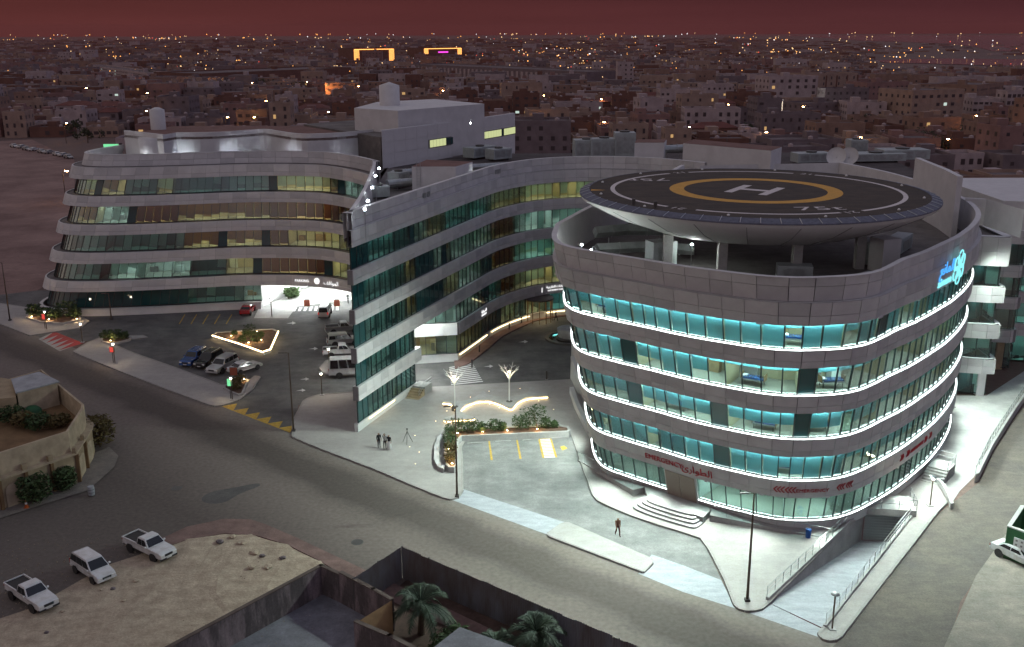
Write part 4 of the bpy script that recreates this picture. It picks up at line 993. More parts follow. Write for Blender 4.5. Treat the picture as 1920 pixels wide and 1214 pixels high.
# ------------------------------------------------------------------ ground and roads
V2 = lambda v: Vector((v.x, v.y))
ramp_hole = [V2(G(1441, 1130)), V2(G(1492, 1165)), V2(G(1543, 1178)), V2(G(1709, 966)), V2(G(1700, 935)), V2(G(1621, 960))]
def sheet(name, px, z, m, holes=(), label=None):
    o = MB().prism([V2(p) for p in GP(px, z)], z, z, holes, sides=False).build(name, m); return structure(o)
def raised(name, px, h, m, z0=0.0, kerb='kerb', w=0.25, holes=()):
    P = [V2(p) for p in GP(px, h)]
    if sum(a.x*b.y-b.x*a.y for a, b in zip(P, P[1:]+P[:1])) < 0: P.reverse()
    mb = MB(); mb.use(m).prism(P, z0, h, holes, bottom=False)
    o = structure(mb.build(name, None))
    # separate kerb stones in a run of pieces along the outline
    return o, P
S = 45000.0
structure(MB().prism([Vector((-12000, -400)), Vector((12000, -400)), Vector((12000, 14000)), Vector((-12000, 14000))], -0.05, -0.05, [ramp_hole], sides=False).build('ground', 'earth'))
# main road: worn asphalt with a darker wheel lane along its axis
rm = mat('main_road', (0.17, 0.155, 0.14), 0.88, bump=0.25, bscale=7)
n = rm.node_tree; l = n.links.new; b = n.nodes['Principled BSDF']
t = n.nodes.new('ShaderNodeTexCoord'); dt = n.nodes.new('ShaderNodeVectorMath'); dt.operation = 'DOT_PRODUCT'; dt.inputs[1].default_value = (-0.651, -0.759, 0)
nz1 = n.nodes.new('ShaderNodeTexNoise'); nz1.inputs['Scale'].default_value = 0.16; nz1.inputs['Detail'].default_value = 7
ad = n.nodes.new('ShaderNodeMath'); ad.operation = 'MULTIPLY_ADD'; ad.inputs[1].default_value = 3.2
o0 = Vector((-24.5, 106.2)).dot(Vector((-0.651, -0.759)))
mr = n.nodes.new('ShaderNodeMapRange'); mr.inputs[1].default_value = o0+1.6; mr.inputs[2].default_value = o0+1.6+30
cr2 = n.nodes.new('ShaderNodeValToRGB'); e_ = cr2.color_ramp.elements
e_[0].position = 0.0; e_[0].color = (0.20, 0.18, 0.158, 1); e_[1].position = 1.0; e_[1].color = (0.135, 0.115, 0.10, 1)
for p_, c_ in ((0.056, 0.155), (0.112, 0.088), (0.215, 0.082), (0.26, 0.14), (0.32, 0.165), (0.42, 0.15), (0.62, 0.10)):
    q_ = cr2.color_ramp.elements.new(p_); q_.color = (c_*1.12, c_*0.94, c_*0.82, 1)
l(t.outputs['Object'], dt.inputs[0]); l(t.outputs['Object'], nz1.inputs['Vector']); l(nz1.outputs[0], ad.inputs[0]); l(dt.outputs['Value'], ad.inputs[2])
l(ad.outputs[0], mr.inputs[0]); l(mr.outputs[0], cr2.inputs[0])
nz2 = n.nodes.new('ShaderNodeTexNoise'); nz2.inputs['Scale'].default_value = 2.6; nz2.inputs['Detail'].default_value = 8
l(t.outputs['Object'], nz2.inputs['Vector'])
mx = n.nodes.new('ShaderNodeMix'); mx.data_type = 'RGBA'; mx.blend_type = 'OVERLAY'; mx.inputs[0].default_value = 0.4
l(cr2.outputs[0], mx.inputs[6]); l(nz2.outputs[0], mx.inputs[7]); l(mx.outputs[2], b.inputs['Base Color'])
D = Vector((0.759, -0.651)); NN = Vector((-0.651, -0.759)); K0 = Vector((-24.5, 106.2))
def rd(a, b_): q_ = K0+D*a+NN*b_; return Vector((q_.x, q_.y))
structure(MB().prism([rd(-140, -0.4), rd(-140, 70), rd(110, 70), rd(110, -0.4)], 0.0, 0.0, sides=False).build('main_road', 'main_road'))
sheet('right_road', [(1570, 1205), (1480, 1290), (1760, 1290), (1800, 1130), (1880, 1010), (1990, 880), (1990, 640), (1925, 700), (1836, 905), (1762, 962)], 0.008, 'asphalt_worn')
sheet('parking_asphalt', [(-60, 560), (70, 545), (670, 545), (670, 760), (560, 760), (548, 814), (415, 762), (187, 640), (100, 640), (60, 628)], 0.008, 'asphalt_drive')
sheet('courtyard_asphalt', [(660, 760), (778, 728), (910, 721), (1080, 712), (1140, 640), (1120, 570), (980, 585), (880, 640), (760, 660), (660, 640)], 0.012, 'asphalt_drive')
sheet('emergency_bay', [(850, 936), (867, 918), (864, 838), (871, 825), (1072, 812), (1104, 903), (1121, 938), (1181, 965), (1315, 1009), (1345, 1070), (1377, 1140)], 0.012, 'asphalt_bay')
sheet('apron', [(867, 917), (1060, 980), (1030, 1004), (848, 938)], 0.016, 'concrete_blue')
sheet('apron', [(1222, 1040), (1280, 1060), (1352, 1088), (1379, 1141), (1280, 1110), (1197, 1076)], 0.016, 'concrete_blue')
sheet('apron', [(1405, 1150), (1443, 1132), (1543, 1180), (1538, 1196)], 0.016, 'concrete_blue')
sheet('ambulance_ramp', [(1783, 946), (1800, 920), (1826, 895), (1834, 878), (1850, 842), (1882, 790), (1930, 720), (1930, 690), (1850, 742), (1700, 742), (1700, 850), (1740, 870), (1752, 892)], 0.02, 'concrete')
sheet('entry_pad', [(476, 597), (540, 597), (556, 575), (680, 560), (680, 480), (540, 500), (487, 574)], 0.02, 'concrete')
plaza_px = [(549, 790), (549, 818), (570, 828), (620, 848), (700, 878), (780, 912), (830, 932), (845, 936), (858, 932), (867, 920), (866, 860), (864, 838), (871, 826), (883, 821), (1072, 813), (1096, 884), (1104, 903), (1112, 927), (1121, 938), (1141, 948), (1181, 965), (1230, 982), (1280, 997), (1315, 1009), (1332, 1033), (1360, 1088), (1377, 1133), (1384, 1140), (1397, 1144), (1413, 1144), (1428, 1141), (1441, 1130), (1560, 1012), (1621, 960), (1640, 800), (1300, 700), (1130, 700), (1072, 711), (910, 720), (778, 727), (665, 735), (624, 738), (599, 740), (579, 746), (569, 752)]
plaza, PP = raised('plaza_paving', plaza_px, 0.15, 'plaza')
walk2_px = [(138, 659), (150, 665), (221, 694), (311, 729), (391, 758), (403, 761), (416, 760), (446, 750), (470, 732), (487, 707), (478, 705), (458, 722), (415, 722), (330, 690), (250, 662), (200, 641), (276, 633), (268, 629), (195, 631), (165, 642)]
walk2, W2 = raised('sidewalk', walk2_px, 0.15, 'plaza')
walk1, W1 = raised('sidewalk', [(-60, 590), (0, 607), (57, 629), (75, 626), (150, 615), (166, 602), (150, 592), (40, 575), (-60, 560)], 0.15, 'plaza')
isl, I1 = raised('sidewalk', [(1029, 1004), (1028, 999), (1054, 981), (1064, 979), (1221, 1047), (1223, 1055), (1206, 1071)], 0.2, 'plaza')
strip_r, SR = raised('sidewalk', [(1543, 1178), (1535, 1188), (1541, 1196), (1553, 1200), (1566, 1199), (1576, 1193), (1759, 957), (1775, 942), (1745, 893), (1720, 880), (1660, 925), (1700, 940), (1711, 962)], 0.15, 'plaza')
ci, CI = raised('sidewalk', [(600, 690), (608, 700), (640, 704), (700, 704), (700, 672), (640, 672), (612, 676)], 0.15, 'plaza')
wk, WK = raised('sidewalk', [(853, 691), (880, 681), (888, 675), (911, 657), (943, 630), (971, 616), (1002, 602), (1030, 596), (1072, 590), (1072, 560), (980, 570), (870, 630), (850, 660)], 0.15, 'redpave')
sidew, SW = raised('sidewalk', [(285, 1018), (350, 988), (420, 973), (470, 974), (500, 984), (560, 1010), (640, 1048), (760, 1104), (900, 1170), (1000, 1220), (960, 1230), (700, 1112), (600, 1052), (540, 1022), (480, 1004), (420, 1000), (340, 1015), (300, 1030)], 0.12, 'redpave')
sheet('sand_lot', [(-60, 1230), (-60, 1180), (60, 1140), (200, 1060), (300, 1028), (340, 1014), (420, 999), (480, 1003), (545, 1023), (610, 1056), (580, 1100), (330, 1260), (-60, 1300)], 0.03, 'sand')
bmS = bmesh.new(); bmS.from_mesh(bpy.data.objects['sand_lot'].data)
for _ in range(5): bmesh.ops.subdivide_edges(bmS, edges=[e for e in bmS.edges if e.calc_length() > 0.7], cuts=1)
from mathutils import noise as mn
bmesh.ops.triangulate(bmS, faces=bmS.faces)
for v in bmS.verts:
    if not v.is_boundary: v.co.z += 0.10+0.16*mn.noise(v.co*0.35)+0.07*mn.noise(v.co*1.3)
bmS.to_mesh(bpy.data.objects['sand_lot'].data); bmS.free()
sheet('desert_lot', [(-700, 620), (-700, 300), (60, 262), (140, 300), (140, 500), (70, 545), (40, 570), (-60, 590)], 0.0, 'desert')
sheet('villa_walk', [(-60, 985), (0, 972), (100, 940), (165, 920), (215, 875), (222, 855), (205, 838), (176, 850), (148, 905), (-60, 970)], 0.10, 'dust')
sheet('verge', [(1880, 1010), (1830, 1080), (1770, 1214), (1760, 1290), (2100, 1290), (2100, 880), (1985, 880)], 0.012, 'dust')
def kerb_run(P, idx0, idx1, parent, h=0.16, w=0.22, m='kerb', step=1.6):
    pts = P[idx0:idx1+1] if idx1 > idx0 else P[idx0:]+P[:idx1+1]
    for a, b_ in zip(pts, pts[1:]):
        d = b_-a; k = max(1, int(d.length/step))
        for i in range(k):
            p = a.lerp(b_, (i+0.5)/k); t_ = d.normalized()
            o = piece('kerb_stone', m, parent, Vector((p.x, p.y, h/2)), Vector((t_.x, t_.y, 0))*(d.length/k-0.03), Vector((-t_.y, t_.x, 0))*w, Vector((0, 0, h+0.03)))
for ob, P in ((plaza, PP), (walk2, W2), (walk1, W1), (isl, I1), (strip_r, SR), (ci, CI)):
    ks = [PX((p.x, p.y, 0.1)) for p in P]
    for i in range(len(P)):
        a, b_ = P[i], P[(i+1) % len(P)]
        x0, y0 = ks[i]; x1, y1 = ks[(i+1) % len(P)]
        inside = (min(y0, y1) < 735 and ob is plaza and min(x0, x1) > 770) or x0 < 0 or (ob is plaza and x0 > 1441 and x1 > 1430) or (ob is ci and x1 > 690)
        if not inside: kerb_run([a, b_], 0, 1, ob)
# paving joints: thin recessed lines on the plaza
jm = MB()
for k in range(14):
    a, b_ = rd(4+k*3.2, -0.6), rd(4+k*3.2, -24)
    if k < 9: jm.add([(a.x, a.y, 0.152), (a.x+0.05, a.y+0.04, 0.152), (b_.x+0.05, b_.y+0.04, 0.152), (b_.x, b_.y, 0.152)], [(0, 1, 2, 3)])
structure(jm.build('paving_joints', 'joint'))
# basement ramp: sloping floor, side walls, garage door
RA, RB, RC, RD_ = V2(G(1441, 1130)), V2(G(1543, 1178)), V2(G(1709, 966)), V2(G(1621, 960))
ramp = structure(MB().add([(RA.x, RA.y, 0.0), (RB.x, RB.y, 0.0), (RC.x, RC.y, -2.9), (RD_.x, RD_.y, -2.9)], [(0, 1, 2, 3)]).build('garage_ramp', 'concrete_blue'))
for nm, A_, B_ in (('ramp_wall', RA, RD_), ('ramp_wall', RC, RB)):
    n_ = Vector(((B_-A_).y, -(B_-A_).x)).normalized()*0.25
    if nm == 'ramp_wall': pass
    w_ = MB().prism([A_, B_, B_-n_, A_-n_], -3.0, 0.42 if A_ is RA else 0.30).build('retaining_wall', 'concrete')
    tag(w_, 'sloping concrete wall on the tower side of the garage ramp' if A_ is RA else 'low concrete wall on the street side of the garage ramp', 'wall')
gd = thing('garage_door', 'closed grey garage shutter at the foot of the ramp', 'garage door', (RD_.x, RD_.y, -2.9))
dv = (RC-RD_); 
for k in range(11):
    c = RD_+dv*0.5; o = piece('shutter_slat', 'machine', gd, Vector((c.x, c.y, -2.85+0.27*k+0.12)), Vector((dv.x, dv.y, 0))*0.98, Vector((-dv.y, dv.x, 0)).normalized()*0.08, Vector((0, 0, 0.25)))
cb = MB(); n_ = Vector((dv.y, -dv.x)).normalized(); 
a_ = RD_-dv*0.05; b2 = RC+dv*0.06
bm_ = MB().prism([a_+n_*0.7, b2+n_*0.7, b2-n_*2.4, a_-n_*2.4], 0.1, 0.75).build('ramp_bridge', 'concrete', bevel=0.03); tag(bm_, 'white concrete slab bridging the garage ramp door beside the tower', 'slab')
def railing(label, pts, h=1.0, post=1.4, m='steel', bars=2, grp='steel railings round the tower'):
    P = [Vector(p) for p in pts]; t_ = thing('railing', label, 'railing', P[0], 0, grp)
    for k in range(bars): MB().tube([p+Vector((0, 0, h*(1-k*0.45))) for p in P], 0.03, 6).build('rail', m, t_)
    for a, b_ in zip(P, P[1:]):
        n2 = max(1, int((b_-a).length/post))
        for i in range(n2+1):
            p = a.lerp(b_, i/n2); MB().tube([p, p+Vector((0, 0, h))], 0.028, 5).build('post', m, t_)
    return t_
railing('steel railing on the sloping wall on the tower side of the garage ramp', [(RA.x-0.15, RA.y, 0.42), (RD_.x-0.15, RD_.y, 0.42)])
railing('steel railing on the street side of the garage ramp', [(RB.x+0.2, RB.y, 0.3), (RC.x+0.2, RC.y, 0.3)])
p1, p2 = a_-n_*2.3, b2-n_*2.3; p3, p4 = a_+n_*0.6, b2+n_*0.6
railing('short railing round the slab above the garage door', [(p3.x, p3.y, 0.75), (p4.x, p4.y, 0.75), (p2.x, p2.y, 0.75)])
railing('railing on the curved wall beside the ambulance ramp', [tuple(p) for p in GP([(1829, 888), (1836, 872), (1856, 832), (1886, 785), (1930, 720)], 1.0)], 0.9)
aw = GP([(1829, 890), (1836, 874), (1856, 834), (1886, 787), (1930, 722)], 0.9); 
w_ = MB().prism([V2(p) for p in aw]+[V2(p)+Vector((0.5, 0.25)) for p in reversed(aw)], 0.0, 0.95).build('ramp_side_wall', 'concrete'); tag(w_, 'curved concrete wall along the outer edge of the ambulance ramp', 'wall')
aw = GP([(1752, 893), (1766, 908), (1778, 928), (1783, 945)], 0.6)
w_ = MB().prism([V2(p) for p in aw]+[V2(p)+Vector((0.35, 0.2)) for p in reversed(aw)], 0.0, 0.6).build('ramp_side_wall', 'concrete'); tag(w_, 'short curved white wall at the foot of the ambulance ramp by the small steps', 'wall')
def steps(label, rows, m='concrete'):
    t_ = thing('steps', label, 'steps', (rows[0][0][0].x, rows[0][0][0].y, 0))
    for poly, z in rows: MB().prism(poly, 0.0, z).build('step', m, t_, bevel=0.015)
    return t_
# emergency entrance landing with curved steps
base = [(1188, 958), (1186, 945), (1196, 936), (1225, 928), (1300, 955), (1330, 970), (1310, 990), (1295, 992)]
def shrink(P, k):
    c = sum(P, Vector((0, 0)))/len(P); return [c+(p-c)*k+Vector((0.25, 0.35))*(1-k)*8 for p in P]
bp = smooth([V2(G(x, y, 0.2)) for x, y in base], 2, True)
steps('broad curved steps up to the red-lettered emergency doors', [(shrink(bp, 1-0.085*k), 0.15+0.16*(k+1)) for k in range(4)])
td = TF.at(ud, 0, 0.3); 
ln = MB().prism([TF.at(ud-4.5, 0, 0.25).to_2d(), TF.at(ud+3.2, 0, 0.25).to_2d(), V2(G(1318, 972, 0.7)), V2(G(1215, 938, 0.7))], 0.0, 0.78).build('entrance_landing', 'concrete', bevel=0.02); tag(ln, 'pale concrete landing in front of the emergency doors', 'landing')
for lab, A_, B_, z0, z1 in (('thin railed wheelchair ramp left of the emergency steps', TF.at(ud-13.5, 0, 1.4), TF.at(ud-4.3, 0, 1.4), 0.15, 0.78), ('thin railed wheelchair ramp right of the emergency steps', TF.at(ud+13, 0, 1.4), TF.at(ud+3.4, 0, 1.4), 0.15, 0.78)):
    t_ = thing('wheelchair_ramp', lab, 'ramp', (A_.x, A_.y, 0)); d = (B_-A_).normalized(); nn = Vector((-d.y, d.x, 0))*0.7
    MB().add([A_+nn+Vector((0, 0, z0)), A_-nn+Vector((0, 0, z0)), B_-nn+Vector((0, 0, z1)), B_+nn+Vector((0, 0, z1)), B_+nn, B_-nn, A_-nn, A_+nn], [(0, 1, 2, 3), (0, 3, 4, 7), (1, 6, 5, 2), (2, 5, 4, 3)]).build('slope', 'concrete', t_)
    f_ = nn if (A_+nn).y < (A_-nn).y else -nn
    MB().tube([A_+f_+Vector((0, 0, z0+0.95)), B_+f_+Vector((0, 0, z1+0.95))], 0.025, 5).build('rail', 'steel', t_)
    for i in range(8):
        p = A_.lerp(B_, i/7)+f_; z = z0+(z1-z0)*i/7; MB().tube([p+Vector((0, 0, z)), p+Vector((0, 0, z+0.95))], 0.022, 5).build('post', 'steel', t_)
us2 = su(1735, 890, 0.6); 
st = TF.at(us2, 0, 0.6); tt_ = TF.at(us2+1, 0, 0.6)-st; az = math.atan2(tt_.y, tt_.x)
t_ = thing('side_steps', 'small steps with a railed landing against the right side of the tower', 'steps', (st.x, st.y, 0), az)
for k in range(5): MB().box((-1.6+k*0.32, -1.0, 0.1+k*0.1), (0.34, 2.0, 0.2+k*0.2)).build('step', 'concrete', t_, world=False)
MB().box((1.2, -1.0, 0.55), (2.4, 2.0, 1.1)).build('landing', 'concrete', t_, world=False)
for x in (0.0, 1.2, 2.4): MB().tube([(x, -1.95, 1.1), (x, -1.95, 2.1)], 0.03, 5).build('post', 'steel', t_, world=False)
for z in (2.1, 1.6): MB().tube([(-1.6, -1.95, z-1.0), (0, -1.95, z), (2.4, -1.95, z), (2.4, -0.1, z)], 0.028, 5).build('rail', 'steel', t_, world=False)
p = WF.at(u1-1.2, 0, 0.25); q2 = WF.at(u1-0.2, 0, 0.25)-p; az = math.atan2(q2.y, q2.x)
t_ = thing('wing_steps', 'stone steps with rails at the drive-through end of the sharp wing', 'steps', (p.x, p.y, 0), az)
for k in range(5): MB().box((-1.7+k*0.35, -0.8, 0.12+k*0.1), (0.36, 1.7, 0.15+k*0.2)).build('step', 'wall_tan', t_, world=False)
MB().box((1.0, -0.8, 0.62), (2.0, 1.7, 1.05)).build('landing', 'concrete', t_, world=False)
for z in (1.9, 1.5): MB().tube([(-1.7, -1.6, z-0.85), (0, -1.6, z), (2.0, -1.6, z)], 0.028, 5).build('rail', 'steel', t_, world=False)
# ------------------------------------------------------------------ painted markings (flat paint, 4 mm sheets)
def paint(name, px, m, z, parent=None):
    o = MB().prism([V2(p) for p in GP(px, z)], z, z, sides=False).build(name, m); return structure(o)
def bars(name, a0, a1, b0, b1, n_, duty, m, z):
    A0, A1, B0, B1 = G(*a0, z), G(*a1, z), G(*b0, z), G(*b1, z)
    mb = MB()
    for i in range(n_):
        s0, s1 = i/n_, (i+duty)/n_
        mb.add([A0.lerp(A1, s0), A0.lerp(A1, s1), B0.lerp(B1, s1), B0.lerp(B1, s0)], [(0, 1, 2, 3)])
    return structure(mb.build(name, m))
bars('crosswalk_marking', (842, 689), (846, 724), (886, 681), (907, 718), 11, 0.5, 'white_paint', 0.018)
bars('crosswalk_marking', (552, 577), (640, 573), (548, 584), (640, 582), 9, 0.5, 'white_paint', 0.026)
for k in range(6):
    a = k/6; x0, y0 = 415+128*a, 762+49*a; paint('hump_marking', [(x0, y0), (x0+22, y0+9), (x0+30, y0-5), ], 'yellow_paint', 0.02)
paint('ramp_marking', [(102, 622), (155, 643), (112, 659), (72, 636)], 'concrete', 0.03)
for k in range(5):
    a = k/5; A0 = (102+53*a, 622+21*a); B0 = (72+40*a, 636+23*a); paint('ramp_marking', [A0, (A0[0]+12, A0[1]+5), (B0[0]+6, B0[1]+3)], 'red_paint', 0.036)
for x0, y0, x1, y1 in ((917, 826, 922, 863), (969, 823, 976, 861)):
    paint('bay_marking', [(x0-1.5, y0), (x0+1.5, y0), (x1+2, y1), (x1-2, y1)], 'yellow_paint', 0.018)
paint('bay_marking', [(1010, 821), (1032, 820), (1043, 858), (1019, 859)], 'white_paint', 0.018)
for a_, b_ in (((1010, 821), (1019, 859)), ((1032, 820), (1043, 858))): paint('bay_marking', [(a_[0]-1.5, a_[1]), (a_[0]+1.5, a_[1]), (b_[0]+2, b_[1]), (b_[0]-2, b_[1])], 'yellow_paint', 0.022)
bars('bay_marking', (1012, 823), (1020, 857), (1031, 822), (1041, 856), 12, 0.35, 'yellow_paint', 0.022)
paint('bay_marking', [(1050, 838), (1058, 836), (1064, 841), (1055, 845)], 'yellow_paint', 0.018)
for (x, y, sx) in ((586, 655, 1), (570, 712, 1), (563, 733, 1), (545, 607, 1), (915, 688, 1), (980, 642, 1)):
    paint('arrow_marking', [(x-8, y), (x+3, y-2), (x+3, y-4), (x+10, y-1), (x+3, y+2), (x+3, y)], 'white_paint', 0.018)
for k in range(5):
    x = 346+22*k; paint('bay_marking', [(x, 590), (x+1.6, 590), (x-9, 608), (x-11, 608)], 'yellow_paint', 0.014)
for k in range(4):
    x = 375+27*k; paint('bay_marking', [(x-20, 690+k*5), (x-18, 690+k*5), (x+15, 668+k*4), (x+13.5, 668+k*4)], 'white_paint', 0.014)
for k, (a_, b_, nm) in enumerate((((876, 833), (906, 831), 'first'), ((928, 830), (958, 828), 'second'), ((980, 827), (1010, 825), 'third'), ((1033, 823), (1062, 821), 'fourth'))):
    A_, B_ = G(*a_), G(*b_); o = MB().box(((A_.x+B_.x)/2, (A_.y+B_.y)/2, 0.07), ((B_-A_).length, 0.16, 0.11), math.atan2(B_.y-A_.y, B_.x-A_.x)).build('wheel_stop', 'concrete', bevel=0.02)
    tag(o, 'white wheel stop in the emergency bay, %s from the planted corner' % nm, 'wheel stop', 'wheel stops in the emergency bay')
for (x, y) in ((668/1, 1017),): pass
for lab, x, y in (('round manhole cover in the road by the corrugated fence', 670, 1017), ('manhole cover in the dark patch of the road junction', 331, 916)):
    p = G(x, y); o = MB().lathe([(0.55, 0.012), (0.5, 0.02), (0.42, 0.014), (0.01, 0.016)], 20, p).build('manhole_cover', 'steel_dark'); tag(o, lab, 'manhole cover')
mb = MB(); c = G(415, 925); 
structure(MB().prism(smooth([V2(G(x, y)) for x, y in ((375, 935), (395, 922), (440, 915), (485, 905), (490, 912), (450, 925), (420, 945), (385, 945))], 2, True), 0.009, 0.009, sides=False).build('asphalt_patch', 'asphalt'))
# ------------------------------------------------------------------ water bowl in the courtyard
c = G(1066, 636); rr = (G(1066, 636)-G(1022, 636)).length
pool = thing('courtyard_pool', 'dark round stepped pool in the courtyard beside the tower', 'pool', (c.x, c.y, 0))
MB().lathe([(rr, 0.0), (rr, 0.3), (rr-0.5, 0.3), (rr-0.5, 0.12), (rr-1.6, 0.12), (rr-1.6, 0.4), (rr-2.0, 0.4), (rr-2.0, 0.1)], 48).build('rim', 'steel_dark', pool, world=False)
MB().lathe([(rr-0.55, 0.18), (0.01, 0.18)], 32).build('water', 'car_glass', pool, world=False)
MB().lathe([(rr*0.42, 0.1), (rr*0.5, 1.6), (rr*0.46, 1.7), (0.01, 1.3)], 32).build('bowl', 'concrete', pool, world=False, smooth=True)
# curved ledges of the tower's left foot
for lab, pts, z, w in (('inner white sloping blade against the left foot of the tower', [(1072, 606), (1082, 650), (1096, 700), (1110, 760)], 0, .5), ('outer white sloping blade left of the tower foot', [(1070, 668), (1082, 700), (1100, 740), (1128, 790), (1170, 846)], 0, .6), ('lowest white blade curving from the plaza to the tower foot', [(1068, 726), (1078, 756), (1100, 800), (1130, 846), (1165, 884)], 0, .5)):
    P = []
    kk = 5.2 if 'inner' in lab else (2.6 if 'outer' in lab else 0.9)
    for i, (x, y) in enumerate(pts):
        zz = max(0.5, kk*(1-i/(len(pts)-1))+0.5) if 'lowest' not in lab else 0.9
        P.append(G(x, y, zz))
    m = MB(); m.sweep([[Vector((p.x-0.02, p.y, 0.1)) for p in P], P, [p+Vector((w, 0.1, 0)) for p in P], [Vector((p.x+w, p.y+0.1, 0.1)) for p in P]])
    o = m.build('tower_blade', 'clad_white'); tag(o, lab, 'wall fin', 'white blades at the tower foot')
# ------------------------------------------------------------------ curved plaza bench
Z5 = lambda L_: [(760+x/5.058, 680+y/5.058) for x, y in L_]
outl = Z5([(355, 372), (430, 380), (470, 425), (482, 465), (450, 500), (372, 525), (368, 548), (500, 535), (632, 532), (655, 520), (565, 490), (520, 452), (570, 398), (690, 358), (800, 355), (900, 388), (985, 432), (1020, 430), (1060, 372), (1150, 328), (1350, 314), (1345, 296), (1240, 270), (1212, 232), (1185, 232), (1165, 282), (1080, 312), (970, 330), (860, 322), (775, 300), (735, 264), (705, 300), (630, 345), (540, 368), (450, 366)])
bench = thing('plaza_bench', 'winding white stone bench with glowing underside on the plaza', 'bench', G(880, 755))
bo = [V2(G(x, y, 0.6)) for x, y in outl]
MB().prism(bo, 0.42, 0.62).build('seat', 'concrete', bench, bevel=0.03)
cn = sum(bo, Vector((0, 0)))/len(bo)
MB().prism([p+Vector((0, 0.18)) for p in bo], 0.15, 0.42).build('plinth', 'kerb', bench)
def glow(pts, name='led_strip', z=0.36, r=0.05, m='led_warm', parent=bench, dy=-0.03):
    Q = [V2(G(x, y, 0.6))+Vector((0, dy)) for x, y in pts]; Q = smooth(Q, 2)
    MB().tube([(p.x, p.y, z) for p in Q], r, 6).build(name, m, parent)
glow(outl[:5]); glow(outl[5:10]); glow(outl[11:21])
# ------------------------------------------------------------------ planters
def planter(label, px, h=0.5, wall='concrete', inner=0.28, z0=0.0, led=None, name='planter'):
    P = [V2(p) for p in GP(px, h)]
    if sum(a.x*b_.y-b_.x*a.y for a, b_ in zip(P, P[1:]+P[:1])) < 0: P.reverse()
    n_ = len(P); I = []
    for i in range(n_):
        d0 = (P[i]-P[i-1]).normalized(); d1 = (P[(i+1) % n_]-P[i]).normalized(); nn = Vector((-d0.y-d1.y, d0.x+d1.x)); nn.normalize(); I.append(P[i]+nn*inner)
    c = P[0]; t_ = thing(name, label, 'planter', (c.x, c.y, 0))
    MB().prism(P, z0, h, [I]).build('wall', wall, t_); MB().prism(I, h-0.14, h-0.12, sides=False).build('soil', 'soil', t_)
    if led:
        for a, b_ in led:
            A_, B_ = P[a % n_], P[b_ % n_]; MB().tube([(A_.x, A_.y, 0.28), (B_.x, B_.y, 0.28)], 0.06, 6).build('led_strip', 'led_warm', t_)
    return t_, I, P
LPOLY = {}
planter('L-shaped white planter with spotlit shrubs between plaza and emergency bay', [(833, 812), (842, 803), (1050, 796), (1066, 799), (1070, 805), (1066, 809), (866, 818), (859, 826), (858, 872), (851, 877), (841, 876), (834, 869)], 0.75)
t_, I, P = planter('triangular planted island outlined by warm light in the parking', [(396, 629), (404, 623), (512, 616), (523, 621), (508, 655), (494, 661)], 0.45)
MB().tube([(p.x, p.y, 0.50) for p in GP([(398, 630), (450, 646), (492, 661), (507, 656), (516, 636), (522, 622)], 0.45)], 0.07, 6).build('led_strip', 'led_warm', t_)
planter('small planted kerb island beside the white sedan', [(418, 727), (420, 722), (440, 716), (463, 710), (467, 713), (456, 737), (447, 740), (430, 734)], 0.35)
planter('low planted bed at the far corner of the second sidewalk', [(188, 639), (191, 632), (246, 631), (244, 636), (208, 645)], 0.35)
planter('planted bed below the rounded end of the left wing', [(48, 594), (75, 578), (150, 588), (152, 598), (118, 606), (75, 603)], 0.45)
swl = [V2(p) for p in GP([(814, 838), (820, 820), (836, 806), (834, 812), (826, 822), (823, 840), (824, 866), (834, 872), (832, 880), (820, 874), (814, 862)], 0.55)]
sw_ = thing('seat_wall', 'curved white seat wall around the left end of the planted corner', 'bench', (swl[0].x, swl[0].y, 0)); MB().prism(swl, 0.1, 0.5).build('wall', 'concrete', sw_); MB().prism([p+Vector((0, -0.03)) for p in swl], 0.5, 0.58).build('seat', 'ledge', sw_)
def leafy(name, label, base, h, r, n_, m='leaf', grp=None, cat='shrub', size=0.22, stems=6, parent=None):
    t_ = thing(name, label, cat, base, 0, grp)
    mb = MB(); 
    for _ in range(n_):
        th = random.uniform(0, 2*PI); u = random.random()**0.6; z = h*(0.15+0.85*random.random()); rr_ = r*u*(1.1-0.5*abs(z/h-0.55))
        c = Vector((rr_*math.cos(th), rr_*math.sin(th), z)); s = size*random.uniform(0.6, 1.4)
        a = Vector((random.gauss(0, 1), random.gauss(0, 1), random.gauss(0, 0.6))).normalized(); b_ = a.cross(Vector((random.gauss(0, 1), random.gauss(0, 1), random.gauss(0, 1)))).normalized()
        mb.add([c-a*s, c+b_*s*0.35, c+a*s, c-b_*s*0.35], [(0, 1, 2, 3)])
    o = mb.build('crown', m, t_, world=False)
    st_ = MB()
    for k in range(stems):
        th = random.uniform(0, 2*PI); st_.tube([(0.05*math.cos(th), 0.05*math.sin(th), 0), (r*0.35*math.cos(th), r*0.35*math.sin(th), h*0.5), (r*0.6*math.cos(th), r*0.6*math.sin(th), h*0.85)], [0.03*size/0.2, 0.02*size/0.2, 0.008], 5)
    st_.build('trunk', 'bark', t_, world=False)
    return t_
def uplight(label, p, power=35, z=0.7):
    t_ = thing('garden_spotlight', label, 'lamp', (p.x, p.y, z-0.12), 0, 'garden spotlights')
    MB().lathe([(0.06, 0), (0.09, 0.12), (0.09, 0.2), (0.05, 0.2)], 8).build('housing', 'steel_dark', t_, world=False)
    MB().lathe([(0.085, 0.205), (0.01, 0.21)], 8).build('lens', 'lamp_warm', t_, world=False)
    li = bpy.data.lights.new('garden_light', 'POINT'); li.energy = power; li.color = (1.0, 0.66, 0.30); li.shadow_soft_size = 0.12
    lo2 = link(bpy.data.objects.new('garden_light', li)); lo2.location = (p.x, p.y-0.1, z+0.3)
